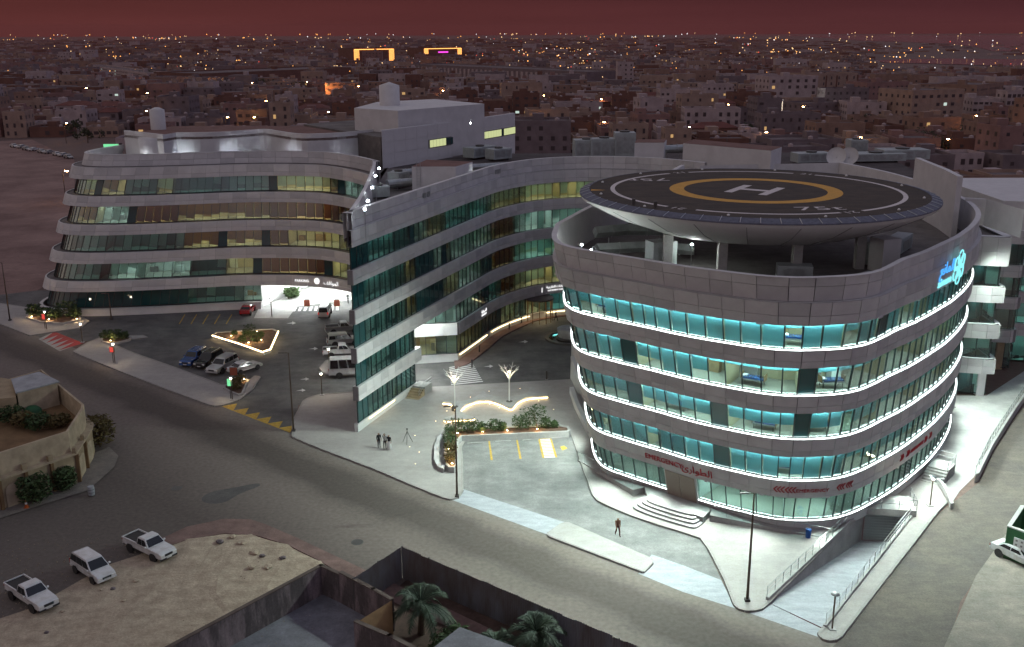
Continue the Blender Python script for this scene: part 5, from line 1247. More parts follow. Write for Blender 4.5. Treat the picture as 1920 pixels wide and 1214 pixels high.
ords = ['first', 'second', 'third', 'fourth', 'fifth', 'sixth', 'seventh', 'eighth', 'ninth', 'tenth', 'eleventh', 'twelfth', 'thirteenth', 'fourteenth', 'fifteenth', 'sixteenth']
for k, (x, y, h, r) in enumerate(((843, 868, 1.1, .6), (845, 855, 1.5, .7), (844, 842, 1.6, .7), (846, 829, 1.7, .8), (848, 815, 1.8, .9))):
    leafy('shrub', 'shrub in the short arm of the emergency-bay planter, %s from the road end' % ords[k], G(x, y, 0.6), h, r, 260, 'leaf_dry' if k < 2 else 'leaf', 'shrubs in the emergency-bay planter', size=0.16)
for k, (x, y, h, r) in enumerate(((868, 811, 1.5, .8), (888, 810, 1.4, .8), (905, 809, 1.0, .6), (926, 808, 1.3, .8), (942, 808, 1.0, .5), (975, 806, 1.7, .9), (990, 805, 2.4, 1.0), (1008, 804, 2.8, 1.1), (1024, 804, 1.2, .6), (1040, 803, .8, .4))):
    leafy('shrub', 'shrub in the long arm of the emergency-bay planter, %s from the corner' % ords[k], G(x, y, 0.6), h, r, 280, 'leaf', 'shrubs in the emergency-bay planter', size=0.16)
for k, (x, y) in enumerate(((840, 845), (848, 872), (858, 815), (905, 812), (951, 810), (1007, 807))): uplight('warm spotlight in the emergency-bay planter, %s along it from the road end' % ords[k], G(x, y, 0.62), 55)
for k, (x, y, h, r) in enumerate(((455, 642, .9, .6), (470, 638, 2.3, .9), (482, 642, 1.6, .8), (462, 629, .9, .6), (490, 632, .8, .5), (440, 628, 0.6, .4))):
    leafy('shrub', 'shrub on the lit triangular island, %s counted from its left half' % ords[k], G(x, y, 0.4), h, r, 240, 'leaf', 'shrubs on the triangular island', size=0.17)
for k, (x, y) in enumerate(((434, 632), (466, 645), (482, 624), (490, 640), (444, 624))): uplight('warm spotlight on the lit triangular island, %s of five' % ords[k], G(x, y, 0.4), 110, 0.5)
for k, (x, y, h, r) in enumerate(((437, 726, .9, .7), (450, 718, 1.0, .7), (444, 730, .8, .6))):
    leafy('shrub', 'dry shrub on the kerb island beside the white sedan, %s from the kerb' % ords[k], G(x, y, 0.3), h, r, 200, 'leaf_dry', 'shrubs on the sedan island', size=0.18)
uplight('spotlight on the kerb island beside the white sedan', G(458, 714, 0.3), 60, 0.4)
for k, (x, y, h, r) in enumerate(((200, 636, 1.3, .9), (216, 637, 1.5, 1.0), (232, 635, 1.0, .8))):
    leafy('shrub', 'shrub in the low bed on the second sidewalk, %s from the left' % ords[k], G(x, y, 0.3), h, r, 220, 'leaf', 'shrubs in the sidewalk bed', size=0.22)
uplight('spotlight in the low bed on the second sidewalk', G(208, 641, 0.3), 80, 0.4)
for k, (x, y, h, r) in enumerate(((64, 590, 1.6, 1.2), (85, 594, 1.3, 1.1), (104, 596, 1.4, 1.1), (128, 594, 2.4, 1.6), (142, 594, 1.2, .9))):
    leafy('shrub', 'shrub below the rounded end of the left wing, %s from the left' % ords[k], G(x, y, 0.4), h, r, 300, 'leaf', 'shrubs below the left wing', size=0.28)
for k, (x, y) in enumerate(((60, 596), (92, 601), (144, 600))): uplight('spotlight in the bed below the left wing, %s from the left' % ords[k], G(x, y, 0.4), 90, 0.5)
for k in range(3): leafy('potted_shrub', 'green shrub inside the bright parking entry, %s from the left' % ords[k], G(541+k*6, 560-k, 0.05), 1.7, 0.8, 200, 'leaf', 'shrubs in the parking entry', size=0.3)
# ------------------------------------------------------------------ lamps and bollards
def street_pole(label, px, h=9.3, arm=(-1, 0), lit=0):
    p = G(*px); t_ = thing('street_lamp', label, 'street lamp', (p.x, p.y, 0), 0, 'tall street lamps round the hospital')
    MB().box((0, 0, 0.17), (0.4, 0.4, 0.34)).build('base_plate', 'steel_dark', t_, world=False)
    MB().tube([(0, 0, 0.15), (0, 0, h*0.5), (0, 0, h)], [0.11, 0.085, 0.06], 10).build('pole', 'pole', t_, world=False, smooth=True)
    MB().tube([(0, 0, h), (arm[0]*0.5, arm[1]*0.5, h+0.05)], 0.035, 6).build('arm', 'pole', t_, world=False)
    MB().box((arm[0]*0.75, arm[1]*0.75, h+0.05), (0.7, 0.28, 0.1), math.atan2(arm[1], arm[0])).build('lamp_head', 'steel_dark', t_, world=False, bevel=0.02)
    return t_
street_pole('tall brown street lamp on the plaza tip by the garage ramp', (1400.7, 1130))
street_pole('tall street lamp at the plaza corner beside the yellow hump', (550.7, 811))
street_pole('tall street lamp at the kerb tip below the planted corner', (857, 934))
street_pole('tall street lamp on the far left sidewalk at the picture edge', (19, 603))
street_pole('street lamp in front of the left wing ground floor', (209, 600), 4.2)
def path_light(label, px, h=2.95, on=True, head='round'):
    p = G(*px); t_ = thing('path_lamp', label, 'path lamp', (p.x, p.y, 0.15), 0, 'low path lamps round the hospital')
    MB().box((0, 0, 0.03), (0.5, 0.5, 0.06)).build('base_plate', 'concrete', t_, world=False)
    MB().tube([(0, 0, 0.05), (0, 0, h-0.15)], 0.06, 8).build('post', 'pole', t_, world=False)
    MB().lathe([(0.05, h-0.15), (0.30, h-0.08), (0.34, h), (0.01, h+0.05)], 16).build('shade', 'duct' if head == 'round' else 'steel_dark', t_, world=False, smooth=True)
    if on:
        MB().lathe([(0.09, h-0.3), (0.09, h-0.16), (0.01, h-0.14)], 10).build('lens', 'lamp_white', t_, world=False)
        li = bpy.data.lights.new('path_light', 'POINT'); li.energy = 110; li.color = (1.0, 0.80, 0.52); li.shadow_soft_size = 0.15
        o = link(bpy.data.objects.new('path_light', li)); o.location = (p.x, p.y-0.16, h-0.05)
for lab, px, on in (('round-topped path lamp at the street tip of the garage ramp walk', (1560, 1183), False), ('round-topped path lamp beside the small side steps of the tower', (1743.5, 951), True), ('path lamp near the corner of the plaza beside the minibus', (604, 743), True),
 ('path lamp on the second sidewalk behind the red sign', (216, 684), True), ('path lamp at the kerb below the green sign', (436, 752), True), ('path lamp at the corner of the red crossing', (155, 644), True), ('path lamp under the red sign on the far left sidewalk', (88, 620), True), ('path lamp on the parking island by the minibus', (618, 694), True), ('path lamp on the bright pad by the red car', (510, 596), True)):
    path_light(lab, px, on=on)
for k, px in enumerate(((899, 662), (955, 620), (978, 608), (1067, 588), (1025, 712), (885, 690))):
    p = G(*px); t_ = thing('bollard', 'dark bollard along the courtyard drive, %s of six going round' % ords[k], 'bollard', (p.x, p.y, 0.0), 0, 'bollards along the courtyard drive')
    MB().lathe([(0.1, 0), (0.1, 1.15), (0.01, 1.2)], 10).build('post', 'steel_dark', t_, world=False); MB().lathe([(0.16, 0), (0.16, 0.05), (0.1, 0.05)], 10).build('base', 'steel', t_, world=False)
def sign_box(label, px, z, m, d=(0.9, 0.12, 1.1), cat='sign'):
    p = G(*px); t_ = thing('light_sign', label, cat, (p.x, p.y, 0), 0, None)
    MB().tube([(0, 0, 0.1), (0, 0, z)], 0.05, 6).build('post', 'steel_dark', t_, world=False); MB().box((0, 0, z+d[2]/2), (d[0]+0.08, d[1], d[2]+0.08)).build('frame', 'steel_dark', t_, world=False)
    MB().box((0, -d[1]/2-0.01, z+d[2]/2), d[:1]+(0.02,)+d[2:]).build('face', m, t_, world=False)
sign_box('red lit sign on the far left sidewalk', (85, 618), 1.6, 'sign_red', (0.5, 0.12, 0.8))
sign_box('red sign behind the path lamp of the second sidewalk', (213, 683), 1.7, 'sign_red', (0.6, 0.12, 0.7))
sign_box('green lit sign at the kerb below the white sedan', (433, 750), 1.8, 'sign_green', (0.55, 0.12, 0.9))
sign_box('red sign in front of the white sedan', (440, 722), 1.3, 'barrier_red', (0.9, 0.12, 1.0))
for k, (x, y) in enumerate(((576, 574), (632, 574))):
    p = G(x, y, 0.02); t_ = thing('barrier_box', 'brown-red barrier box at the %s of the bright parking entry' % ('left', 'right')[k], 'barrier', (p.x, p.y, 0.02), 0, 'barrier boxes at the parking entry')
    MB().box((0, 0, 0.5), (0.9, 0.5, 1.0)).build('body', 'barrier_red', t_, world=False, bevel=0.05); MB().box((0, 0, 1.05), (0.7, 0.4, 0.12)).build('cap', 'steel_dark', t_, world=False)
# branching light trees
for lab, px in (('bare white light tree on the left arm of the plaza bench', (853, 772)), ('bare white light tree behind the middle of the plaza bench', (955, 762))):
    p = G(*px); t_ = thing('light_tree', lab, 'light tree', (p.x, p.y, 0.15), 0, 'light trees on the plaza')
    MB().tube([(0, 0, 0), (0, 0, 3.4)], [0.09, 0.06], 8).build('trunk', 'clad_white', t_, world=False)
    MB().lathe([(0.4, 0), (0.4, 0.5), (0.1, 0.55)], 12).build('base', 'steel_dark', t_, world=False)
    for k in range(7):
        a = 2*PI*k/7+0.3; r = 1.25; tip = Vector((r*math.cos(a), r*math.sin(a), 4.75+0.3*(k % 2)))
        mb = MB(); mid = Vector((0.42*math.cos(a), 0.42*math.sin(a), 4.0)); mb.tube([(0, 0, 3.2), mid, tip], [0.045, 0.035, 0.015], 5)
        for s_ in (-1, 1): mb.tube([mid.lerp(tip, 0.45), mid.lerp(tip, 0.45)+Vector((0.5*math.cos(a+s_), 0.5*math.sin(a+s_), 0.25))], [0.025, 0.01], 4)
        mb.build('branch', 'clad_white', t_, world=False)
    li = bpy.data.lights.new('tree_light', 'POINT'); li.energy = 120; li.color = (1.0, 0.78, 0.5); li.shadow_soft_size = 0.1
    o = link(bpy.data.objects.new('tree_light', li)); o.location = (p.x, p.y-0.4, 4.2)
    MB().lathe([(0.07, 4.1), (0.07, 4.25), (0.01, 4.28)], 8).build('lens', 'lamp_warm', t_, world=False)
# ground spot studs on the plaza
GLO = ['second', 'first', 'fourth', 'third', 'sixth', 'seventh', 'ninth', 'tenth', 'thirteenth', 'twelfth', 'eleventh', 'eighth', 'fifth', 'fifteenth', 'fourteenth']
for k, (x, y) in enumerate(((778, 817), (768, 838), (786, 848), (779, 870), (838, 771), (852, 769), (882, 745), (917, 734), (975, 729), (936, 765), (918, 758), (870, 768), (817, 790), (1038, 768), (1010, 752))):
    p = G(x, y, 0.15); o = MB().lathe([(0.055, 0.15), (0.055, 0.165), (0.01, 0.17)], 8, (p.x, p.y, 0)).build('ground_light', 'led_warm_soft'); tag(o, 'small round ground light in the plaza paving, %s from the left' % GLO[k], 'ground light', 'ground lights in the plaza')
# ------------------------------------------------------------------ vehicles
def wheel(parent, x, y, r=0.36, w=0.24):
    mb = MB().lathe([(r*0.62, -w/2), (r*0.96, -w/2), (r, -w/2+0.04), (r, w/2-0.04), (r*0.96, w/2), (r*0.62, w/2)], 18); M = Matrix.Rotation(PI/2, 4, 'X'); mb.v = [tuple(M @ Vector(v)) for v in mb.v]
    o = mb.build('wheel', 'tyre', parent, world=False, smooth=True); o.location = (x, y, r)
    s_ = 1 if y > 0 else -1
    rb_ = MB().lathe([(0.01, 0.02), (r*0.2, 0.03), (r*0.55, 0.0), (r*0.63, 0.03), (r*0.63, -0.05)], 14); M = Matrix.Rotation(-s_*PI/2, 4, 'X'); rb_.v = [tuple(M @ Vector(v)+Vector((0, s_*w*0.42, 0))) for v in rb_.v]
    rb_.build('rim', 'rim', o, world=False)
def car(label, rear, front, kind, paint_, L=None, parked=True, lights=None, grp=None, cat=None, name=None):
    A_, B_ = G(*rear), G(*front); c = (A_+B_)/2; az = math.atan2((B_-A_).y, (B_-A_).x)
    SP = {  # length, width, wheelbase, wheel radius, lower profile (x,z), cabin profile (x,z,half-width)
     'suv': (4.9, 1.92, 2.8, 0.39, [(-.5, .45), (-.5, .98), (-.47, 1.10), (.20, 1.10), (.46, 1.00), (.5, .80), (.5, .42)], [(-.48, 1.08), (-.455, 1.72), (-.40, 1.80), (.06, 1.80), (.21, 1.09)]),
     'sedan': (4.6, 1.8, 2.7, 0.33, [(-.5, .38), (-.5, .85), (-.48, .98), (.16, .96), (.44, .82), (.5, .62), (.5, .34)], [(-.37, .96), (-.22, 1.38), (-.16, 1.43), (.04, 1.43), (.21, .95)]),
     'mpv': (4.6, 1.77, 2.75, 0.33, [(-.5, .40), (-.5, .95), (-.47, 1.05), (.22, 1.05), (.46, .90), (.5, .70), (.5, .36)], [(-.48, 1.04), (-.44, 1.66), (-.38, 1.74), (.08, 1.74), (.28, 1.03)]),
     'pickup': (5.3, 1.82, 3.1, 0.38, [(-.5, .55), (-.5, 1.08), (-.49, 1.10), (.16, 1.12), (.45, 1.04), (.5, .85), (.5, .45)], [(-.11, 1.10), (-.095, 1.68), (-.06, 1.76), (.08, 1.76), (.20, 1.11)]),
     'van': (4.9, 1.75, 2.6, 0.34, [(-.5, .42), (-.5, 1.05), (-.495, 1.10), (.38, 1.10), (.48, .95), (.5, .75), (.5, .38)], [(-.495, 1.08), (-.475, 1.85), (-.44, 1.97), (.25, 1.97), (.42, 1.09)]),
     'minibus': (6.6, 2.05, 3.9, 0.38, [(-.5, .45), (-.5, 1.25), (-.498, 1.30), (.42, 1.30), (.49, 1.05), (.5, .80), (.5, .42)], [(-.497, 1.28), (-.485, 2.35), (-.46, 2.55), (.34, 2.55), (.455, 1.29)])}
    Ln, Wd, wb, wr2, low, cab = SP[kind]
    if L: Ln = L
    t_ = thing(name or {'suv': 'parked_suv', 'sedan': 'parked_car', 'mpv': 'parked_minivan', 'pickup': 'parked_pickup', 'van': 'parked_van', 'minibus': 'parked_minibus'}[kind], label, cat or {'suv': 'car', 'sedan': 'car', 'mpv': 'car', 'pickup': 'pickup', 'van': 'van', 'minibus': 'minibus'}[kind], (c.x, c.y, 0.02), az, grp)
    def loft(prof, w0, w1, zr):
        # side profile given left and right outlines with tumblehome
        n_ = len(prof); vs = []
        for s_ in (-1, 1):
            for x, z in prof:
                k = (z-zr[0])/(zr[1]-zr[0]); w = (w0+(w1-w0)*k)/2; tp = 1-0.10*max(0, (abs(x)-0.40)/0.1); vs.append((x*Ln, s_*w*tp, z))
        fs = [tuple(range(n_-1, -1, -1)), tuple(range(n_, 2*n_))]+[(i, i+1, n_+i+1, n_+i) for i in range(n_-1)]+[(n_-1, 0, n_, 2*n_-1)]
        return vs, fs
    mb = MB(); mb.add(*loft(low, Wd, Wd*0.96, (0.3, 1.1)))
    o = mb.build('body', paint_, t_, world=False, bevel=0.06)
    zt = max(z for _, z in cab); zb = min(z for _, z in cab)
    if kind == 'pickup':
        MB().box((-0.31*Ln, 0, 1.105), (0.36*Ln, Wd*0.82, 0.02)).build('cargo_bed', 'car_trim', t_, world=False)
        for s_ in (-1, 1): MB().box((-0.31*Ln, s_*Wd*0.45, 1.16), (0.37*Ln, 0.09, 0.14)).build('bed_side', paint_, t_, world=False, bevel=0.02)
        MB().box((-0.492*Ln, 0, 1.14), (0.06, Wd*0.88, 0.16)).build('tailgate', paint_, t_, world=False, bevel=0.02)
    mb = MB(); mb.add(*loft(cab, Wd*0.95, Wd*0.74, (zb, zt))); mb.build('cabin', paint_, t_, world=False, bevel=0.05)
    # side windows and screens as separate dark panes set 1 cm proud
    n_ = len(cab); x0, x1 = cab[1][0], cab[-2][0]
    def wy(z): return (Wd*0.95+(Wd*0.74-Wd*0.95)*(z-zb)/(zt-zb))/2
    zl, zh = zb+0.07, zt-0.14
    xr0 = cab[0][0]+(cab[1][0]-cab[0][0])*0.3+0.012; xf0 = cab[-1][0]-0.03; 
    def xat(z, side):
        a, b_ = (cab[0], cab[1]) if side < 0 else (cab[-1], cab[-2]); k = (z-a[1])/(b_[1]-a[1]); return a[0]+(b_[0]-a[0])*k
    nwin = {'suv': 3, 'sedan': 2, 'mpv': 3, 'pickup': 2, 'van': 3, 'minibus': 5}[kind]
    for s_ in (-1, 1):
        for k in range(nwin):
            def xx(f, z): a, b_ = xat(z, -1)+0.018, xat(z, 1)-0.018; return (a+(b_-a)*f)*Ln
            f0, f1 = k/nwin+0.012, (k+1)/nwin-0.012
            P = [(xx(f0, zl), s_*(wy(zl)+0.012), zl), (xx(f1, zl), s_*(wy(zl)+0.012), zl), (xx(f1, zh), s_*(wy(zh)+0.012), zh), (xx(f0, zh), s_*(wy(zh)+0.012), zh)]
            MB().add(P, [(0, 1, 2, 3) if s_ < 0 else (3, 2, 1, 0)]).build('side_window', 'car_glass', t_, world=False)
        MB().box((cab[-1][0]*Ln-0.25, s_*(Wd*0.5+0.06), zb+0.12), (0.14, 0.16, 0.14)).build('mirror', paint_ if paint_ != 'car_black' else 'car_trim', t_, world=False, bevel=0.03)
    for side, nm in ((1, 'windscreen'), (-1, 'rear_window')):
        za, zc = zb+0.06, zh+0.02; e_ = 0.012*side
        P = [(xat(za, side)*Ln+e_, -wy(za)*0.9, za), (xat(za, side)*Ln+e_, wy(za)*0.9, za), (xat(zc, side)*Ln+e_, wy(zc)*0.88, zc), (xat(zc, side)*Ln+e_, -wy(zc)*0.88, zc)]
        MB().add(P, [(0, 1, 2, 3) if side > 0 else (3, 2, 1, 0)]).build(nm, 'car_glass', t_, world=False)
    for sx in (-1, 1):
        for sy in (-1, 1):
            wheel(t_, sx*wb/2+(0.05 if sx > 0 else 0), sy*(Wd/2-0.13), wr2)
            mbA = MB().lathe([(wr2*1.18, 0.0), (0.01, 0.0)], 16); M = Matrix.Translation((sx*wb/2+(0.05 if sx > 0 else 0), sy*(Wd/2+0.004), wr2+0.03)) @ Matrix.Rotation(-sy*PI/2, 4, 'X'); mbA.v = [tuple(M @ Vector(v)) for v in mbA.v]; mbA.build('wheel_arch', 'car_trim', t_, world=False)
    fz = low[-2][1]
    for sy in (-1, 1):
        MB().box((Ln*0.492, sy*Wd*0.34, fz-0.02), (0.10, 0.36, 0.16)).build('headlight', 'lamp_lens', t_, world=False, bevel=0.03)
        MB().box((-Ln*0.495, sy*Wd*0.40, low[1][1]-0.08), (0.07, 0.2, 0.34 if kind in ('suv', 'van', 'mpv', 'minibus') else 0.18)).build('taillight', 'sign_red' if lights == 'tail' else 'tail_lens', t_, world=False, bevel=0.02)
    MB().box((Ln*0.497, 0, fz-0.08), (0.05, Wd*0.42, 0.2)).build('grille', 'car_trim', t_, world=False)
    MB().box((Ln*0.485, 0, 0.47), (0.18, Wd*0.94, 0.2)).build('front_bumper', 'car_trim' if kind == 'pickup' else paint_, t_, world=False, bevel=0.05)
    MB().box((-Ln*0.49, 0, 0.52), (0.16, Wd*0.92, 0.2)).build('rear_bumper', 'steel' if kind == 'pickup' else paint_, t_, world=False, bevel=0.05)
    MB().box((Ln*0.505, 0, 0.52), (0.02, 0.5, 0.12)).build('number_plate', 'white_paint', t_, world=False)
    if kind == 'suv':
        for sy in (-1, 1): MB().tube([(-0.40*Ln, sy*0.62, 1.86), (0.05*Ln, sy*0.62, 1.86)], 0.025, 5).build('roof_rail', 'steel', t_, world=False)
    return t_
car('white pickup parked on the sand lot at the bottom left corner', (33, 1112), (90, 1148), 'pickup', 'car_white')
car('white minivan parked on the sand between the two white pickups', (150, 1062), (202, 1096), 'mpv', 'car_white')
car('white pickup on the sand lot nearest the road junction', (252, 1025), (312, 1052), 'pickup', 'car_white')
car('blue SUV, first of the row of parked cars by the sidewalk', (383, 670), (346, 692), 'suv', 'car_blue')
car('black SUV parked between the blue and the silver-white SUV', (413, 673), (371, 696), 'suv', 'car_black')
car('silver-white SUV parked next to the black one', (441, 682), (394, 707), 'suv', 'car_silver', 5.2)
car('white sedan at the end of the parked row beside the planted kerb', (438, 703), (480, 690), 'sedan', 'car_white')
car('red hatchback beside the bright entry pad', (456, 597), (474, 579), 'sedan', 'car_red', 4.1)
car('pale van with red tail lights driving towards the bright parking entry', (604, 605), (616, 580), 'van', 'car_silver', lights='tail', name='moving_van')
car('grey pickup half hidden behind the sharp wing, below the van', (619, 626), (669, 622), 'pickup', 'car_grey')
car('silver SUV half hidden behind the sharp wing', (622, 649), (669, 645), 'suv', 'car_silver')
car('white pickup with empty dark bed half hidden behind the sharp wing', (616, 669), (668, 666), 'pickup', 'car_white')
car('white minibus half hidden behind the foot of the sharp wing', (636, 706), (694, 703), 'minibus', 'car_white')
car('white ambulance van parked under the right annex', (1940, 668), (1885, 673), 'van', 'car_white', cat='ambulance', name='ambulance')
car('white sedan beside the green walled enclosure at the right edge', (1884, 1040), (1938, 1066), 'sedan', 'car_white')
for k in range(9):
    x = 22+k*13+random.uniform(-3, 3); y = 276+k*2.6; cc = ('car_white', 'car_silver', 'car_grey')[k % 3]
    car('tiny parked car on the desert lot, %s from the left' % ords[k], (x, y), (x+9, y-1.2 if k % 2 else y+1.5), 'sedan', cc, grp='cars on the desert lot')
# ------------------------------------------------------------------ people
def person(label, px, az, top, legs, pose='stand', h=1.74, robe=False, arm_up=False, carry=None):
    p = G(*px); z0 = 0.15 if pose != 'road' else 0.015
    s = h/1.74; st = 0.0 if pose == 'stand' else 0.24
    J = {'pel': (0, 0, .95), 'wst': (0, 0, 1.10), 'chs': (0.01, 0, 1.32), 'nek': (0, 0, 1.48), 'chn': (0.02, 0, 1.56), 'hed': (0.015, 0, 1.66),
         'shl': (0, .18, 1.42), 'shr': (0, -.18, 1.42), 'ell': (-st*0.5, .24, 1.15), 'elr': (st*0.5, -.24, 1.15), 'wrl': (-st*0.5+0.05, .25, .92), 'wrr': (st*0.7+0.1, -.25, .94),
         'hil': (0, .09, .90), 'hir': (0, -.09, .90), 'knl': (st*0.8+0.02, .10, .50), 'knr': (-st*0.4+0.02, -.10, .50), 'anl': (st, .11, .09), 'anr': (-st*1.2, -.11, .11), 'tol': (st+.16, .12, .04), 'tor': (-st*1.2+.15, -.12, .05)}
    if arm_up: J['elr'] = (0.12, -.22, 1.55); J['wrr'] = (0.25, -.12, 1.80)
    names = list(J); E_ = [('pel','wst'),('wst','chs'),('chs','nek'),('nek','chn'),('chn','hed'),('chs','shl'),('chs','shr'),('shl','ell'),('ell','wrl'),('shr','elr'),('elr','wrr'),('pel','hil'),('pel','hir'),('hil','knl'),('hir','knr'),('knl','anl'),('knr','anr'),('anl','tol'),('anr','tor')]
    RD = {'pel': .15, 'wst': .135, 'chs': .16, 'nek': .055, 'chn': .075, 'hed': .10, 'shl': .075, 'shr': .075, 'ell': .048, 'elr': .048, 'wrl': .032, 'wrr': .032, 'hil': .095, 'hir': .095, 'knl': .065, 'knr': .065, 'anl': .045, 'anr': .045, 'tol': .04, 'tor': .04}
    vs = [Vector(J[n_])*s for n_ in names]; es = [(names.index(a), names.index(b_)) for a, b_ in E_]; rad = [RD[n_]*s for n_ in names]
    for w, sg in (('wrl', 1), ('wrr', -1)):         # palm, four fingers and a thumb
        b0 = Vector(J[w]); e0 = Vector(J['ell' if w == 'wrl' else 'elr']); d = (b0-e0).normalized(); pm = len(vs); vs.append((b0+d*0.09)*s); rad.append(.028*s); es.append((names.index(w), pm))
        for f in range(4): vs.append((b0+d*(0.17-0.012*abs(f-1.3))+Vector((0.02*(f-1.5), 0, 0))+Vector((0.015, 0, 0)))*s); rad.append(.009*s); es.append((pm, len(vs)-1))
        vs.append((b0+d*0.10+Vector((0.055, -0.02*sg, 0)))*s); rad.append(.010*s); es.append((names.index(w), len(vs)-1))
    me = bpy.data.meshes.new('body'); me.from_pydata(vs, es, []); o = link(bpy.data.objects.new('skin_tmp', me))
    o.modifiers.new('s', 'SKIN'); sv = me.skin_vertices[0].data
    for i, r_ in enumerate(rad): sv[i].radius = (r_, r_*(0.75 if i in (0, 1, 2) else 1))
    sv[0].use_root = True
    for i in range(1, len(sv)): sv[i].use_root = False
    ss = o.modifiers.new('u', 'SUBSURF'); ss.levels = 1; ss.render_levels = 1
    dg = bpy.context.evaluated_depsgraph_get(); dg.update(); m2 = bpy.data.meshes.new_from_object(o.evaluated_get(dg)); bpy.data.objects.remove(o)
    t_ = thing('person', label, 'person', (p.x, p.y, z0), az)
    m2.materials.clear()
    for q in (top, legs, 'skin', 'hair', 'cloth_black'): m2.materials.append(MATS[q])
    for f in m2.polygons:
        c = f.center/s; f.use_smooth = True
        f.material_index = 3 if (c.z > 1.68 or (c.z > 1.60 and c.x < -0.01)) else 2 if c.z > 1.49 or (abs(c.y) > .19 and c.z < 0.95 and c.z > 0.7) else 4 if c.z < 0.09 else 0 if c.z > 0.97 or abs(c.y) > .2 and c.z > .9 else 1
        if arm_up and c.z > 1.45 and c.y < -0.1: f.material_index = 0 if c.z < 1.7 else 2
    b_ = link(bpy.data.objects.new('body', m2)); b_.parent = t_
    fm = MB().box((0.105*s, 0, 1.645*s), (0.04, 0.026, 0.04)); fm.build('nose', 'skin', t_, world=False)
    for sy in (-1, 1): MB().box((0.10*s, sy*0.036*s, 1.675*s), (0.02, 0.022, 0.014)).build('eye', 'hair', t_, world=False); MB().box((0.01*s, sy*0.098*s, 1.65*s), (0.04, 0.02, 0.06)).build('ear', 'skin', t_, world=False)
    MB().box((0.098*s, 0, 1.60*s), (0.02, 0.05, 0.012)).build('mouth', 'cloth_brown', t_, world=False)
    if robe: MB().lathe([(0.17*s, 0.98*s), (0.21*s, 0.6*s), (0.27*s, 0.06*s), (0.25*s, 0.05*s)], 16).build('robe', legs, t_, world=False, smooth=True)
    return t_
person('person in dark short clothes, leftmost of the group of three on the plaza', (711, 842), R(-60), 'cloth_black', 'cloth_black')
person('person in grey shirt raising one arm, middle of the group of three', (722, 845), R(-70), 'cloth_grey', 'cloth_black', arm_up=True, h=1.78)
person('person in black top and long white robe, rightmost of the group of three', (730, 846), R(-110), 'cloth_black', 'cloth_white', robe=True)
person('person in brown clothes walking alone across the emergency bay', (1158, 1005), R(-75), 'cloth_brown', 'cloth_dark_red', 'road', h=1.78)
person('person in dark clothes walking in the courtyard beside the tower', (1042, 603), R(-20), 'cloth_black', 'cloth_black', 'road')
person('person in dark clothes standing in the bright parking entry', (653, 570), R(-90), 'cloth_black', 'cloth_black', 'road')
p = G(764, 831, 0.15); t_ = thing('camera_tripod', 'black camera tripod standing on the plaza right of the three people', 'tripod', (p.x, p.y, 0.15))
for k in range(3): a = 2*PI*k/3+0.5; MB().tube([(0, 0, 1.35), (0.62*math.cos(a), 0.62*math.sin(a), 0.0)], [0.03, 0.02], 6).build('leg', 'steel_dark', t_, world=False)
MB().tube([(0, 0, 1.25), (0, 0, 1.55)], 0.03, 6).build('centre_column', 'steel_dark', t_, world=False); MB().box((0, 0, 1.62), (0.16, 0.1, 0.12)).build('camera_body', 'car_black', t_, world=False)
p = G(1515, 1008, 0.15); t_ = thing('litter_bin', 'small blue litter bin on the pale paving by the garage ramp wall', 'bin', (p.x, p.y, 0.15))
MB().lathe([(0.22, 0), (0.26, 0.7), (0.01, 0.7)], 14).build('body', 'bin_blue', t_, world=False); MB().lathe([(0.27, 0.7), (0.25, 0.82), (0.01, 0.86)], 14).build('lid', 'bin_blue', t_, world=False)
p = G(172, 928, 0.1); t_ = thing('water_barrel', 'pale blue barrel on the kerb in front of the villa', 'barrel', (p.x, p.y, 0.1)); MB().lathe([(0.3, 0), (0.32, 0.3), (0.32, 0.6), (0.3, 0.9), (0.01, 0.9)], 16).build('body', 'sheet_roof', t_, world=False)
for z in (0.3, 0.6): MB().lathe([(0.33, z-0.02), (0.34, z), (0.33, z+0.02)], 16).build('hoop', 'steel_dark', t_, world=False)
p = G(50, 952, 0.1); t_ = thing('traffic_cone', 'orange and white traffic cone by the villa wall', 'traffic cone', (p.x, p.y, 0.1)); MB().box((0, 0, 0.03), (0.42, 0.42, 0.06)).build('base', 'orange_plastic', t_, world=False); MB().lathe([(0.17, 0.06), (0.11, 0.4), (0.05, 0.75), (0.01, 0.76)], 14).build('cone', 'orange_plastic', t_, world=False); MB().lathe([(0.125, 0.36), (0.09, 0.55)], 14).build('band', 'white_paint', t_, world=False)
# ------------------------------------------------------------------ hospital beds seen through the round tower's glass
def bed(label, x, y, zi):
    u = su(x, y, TZ[zi]+0.6); p = TF.at(u, TZ[zi]+0.02, -1.7); t2_ = TF.at(u+0.5, 0, -1.7)-TF.at(u-0.5, 0, -1.7)
    t_ = thing('hospital_bed', label, 'bed', p, math.atan2(t2_.y, t2_.x), 'beds in the tower rooms')
    MB().box((0, 0, 0.5), (2.0, 0.9, 0.1)).build('frame', 'steel', t_, world=False); MB().box((0.1, 0, 0.63), (1.8, 0.82, 0.16)).build('mattress', 'car_blue', t_, world=False, bevel=0.03); MB().box((-0.75, 0, 0.76), (0.4, 0.6, 0.12)).build('pillow', 'cloth_white', t_, world=False, bevel=0.04)
    for sx in (-1.02, 1.02): MB().box((sx, 0, 0.75), (0.06, 0.9, 0.6)).build('end_board', 'wood', t_, world=False, bevel=0.02)
    for sx in (-0.85, 0.85):
        for sy in (-0.38, 0.38): MB().tube([(sx, sy, 0.0), (sx, sy, 0.48)], 0.03, 6).build('leg', 'steel_dark', t_, world=False)
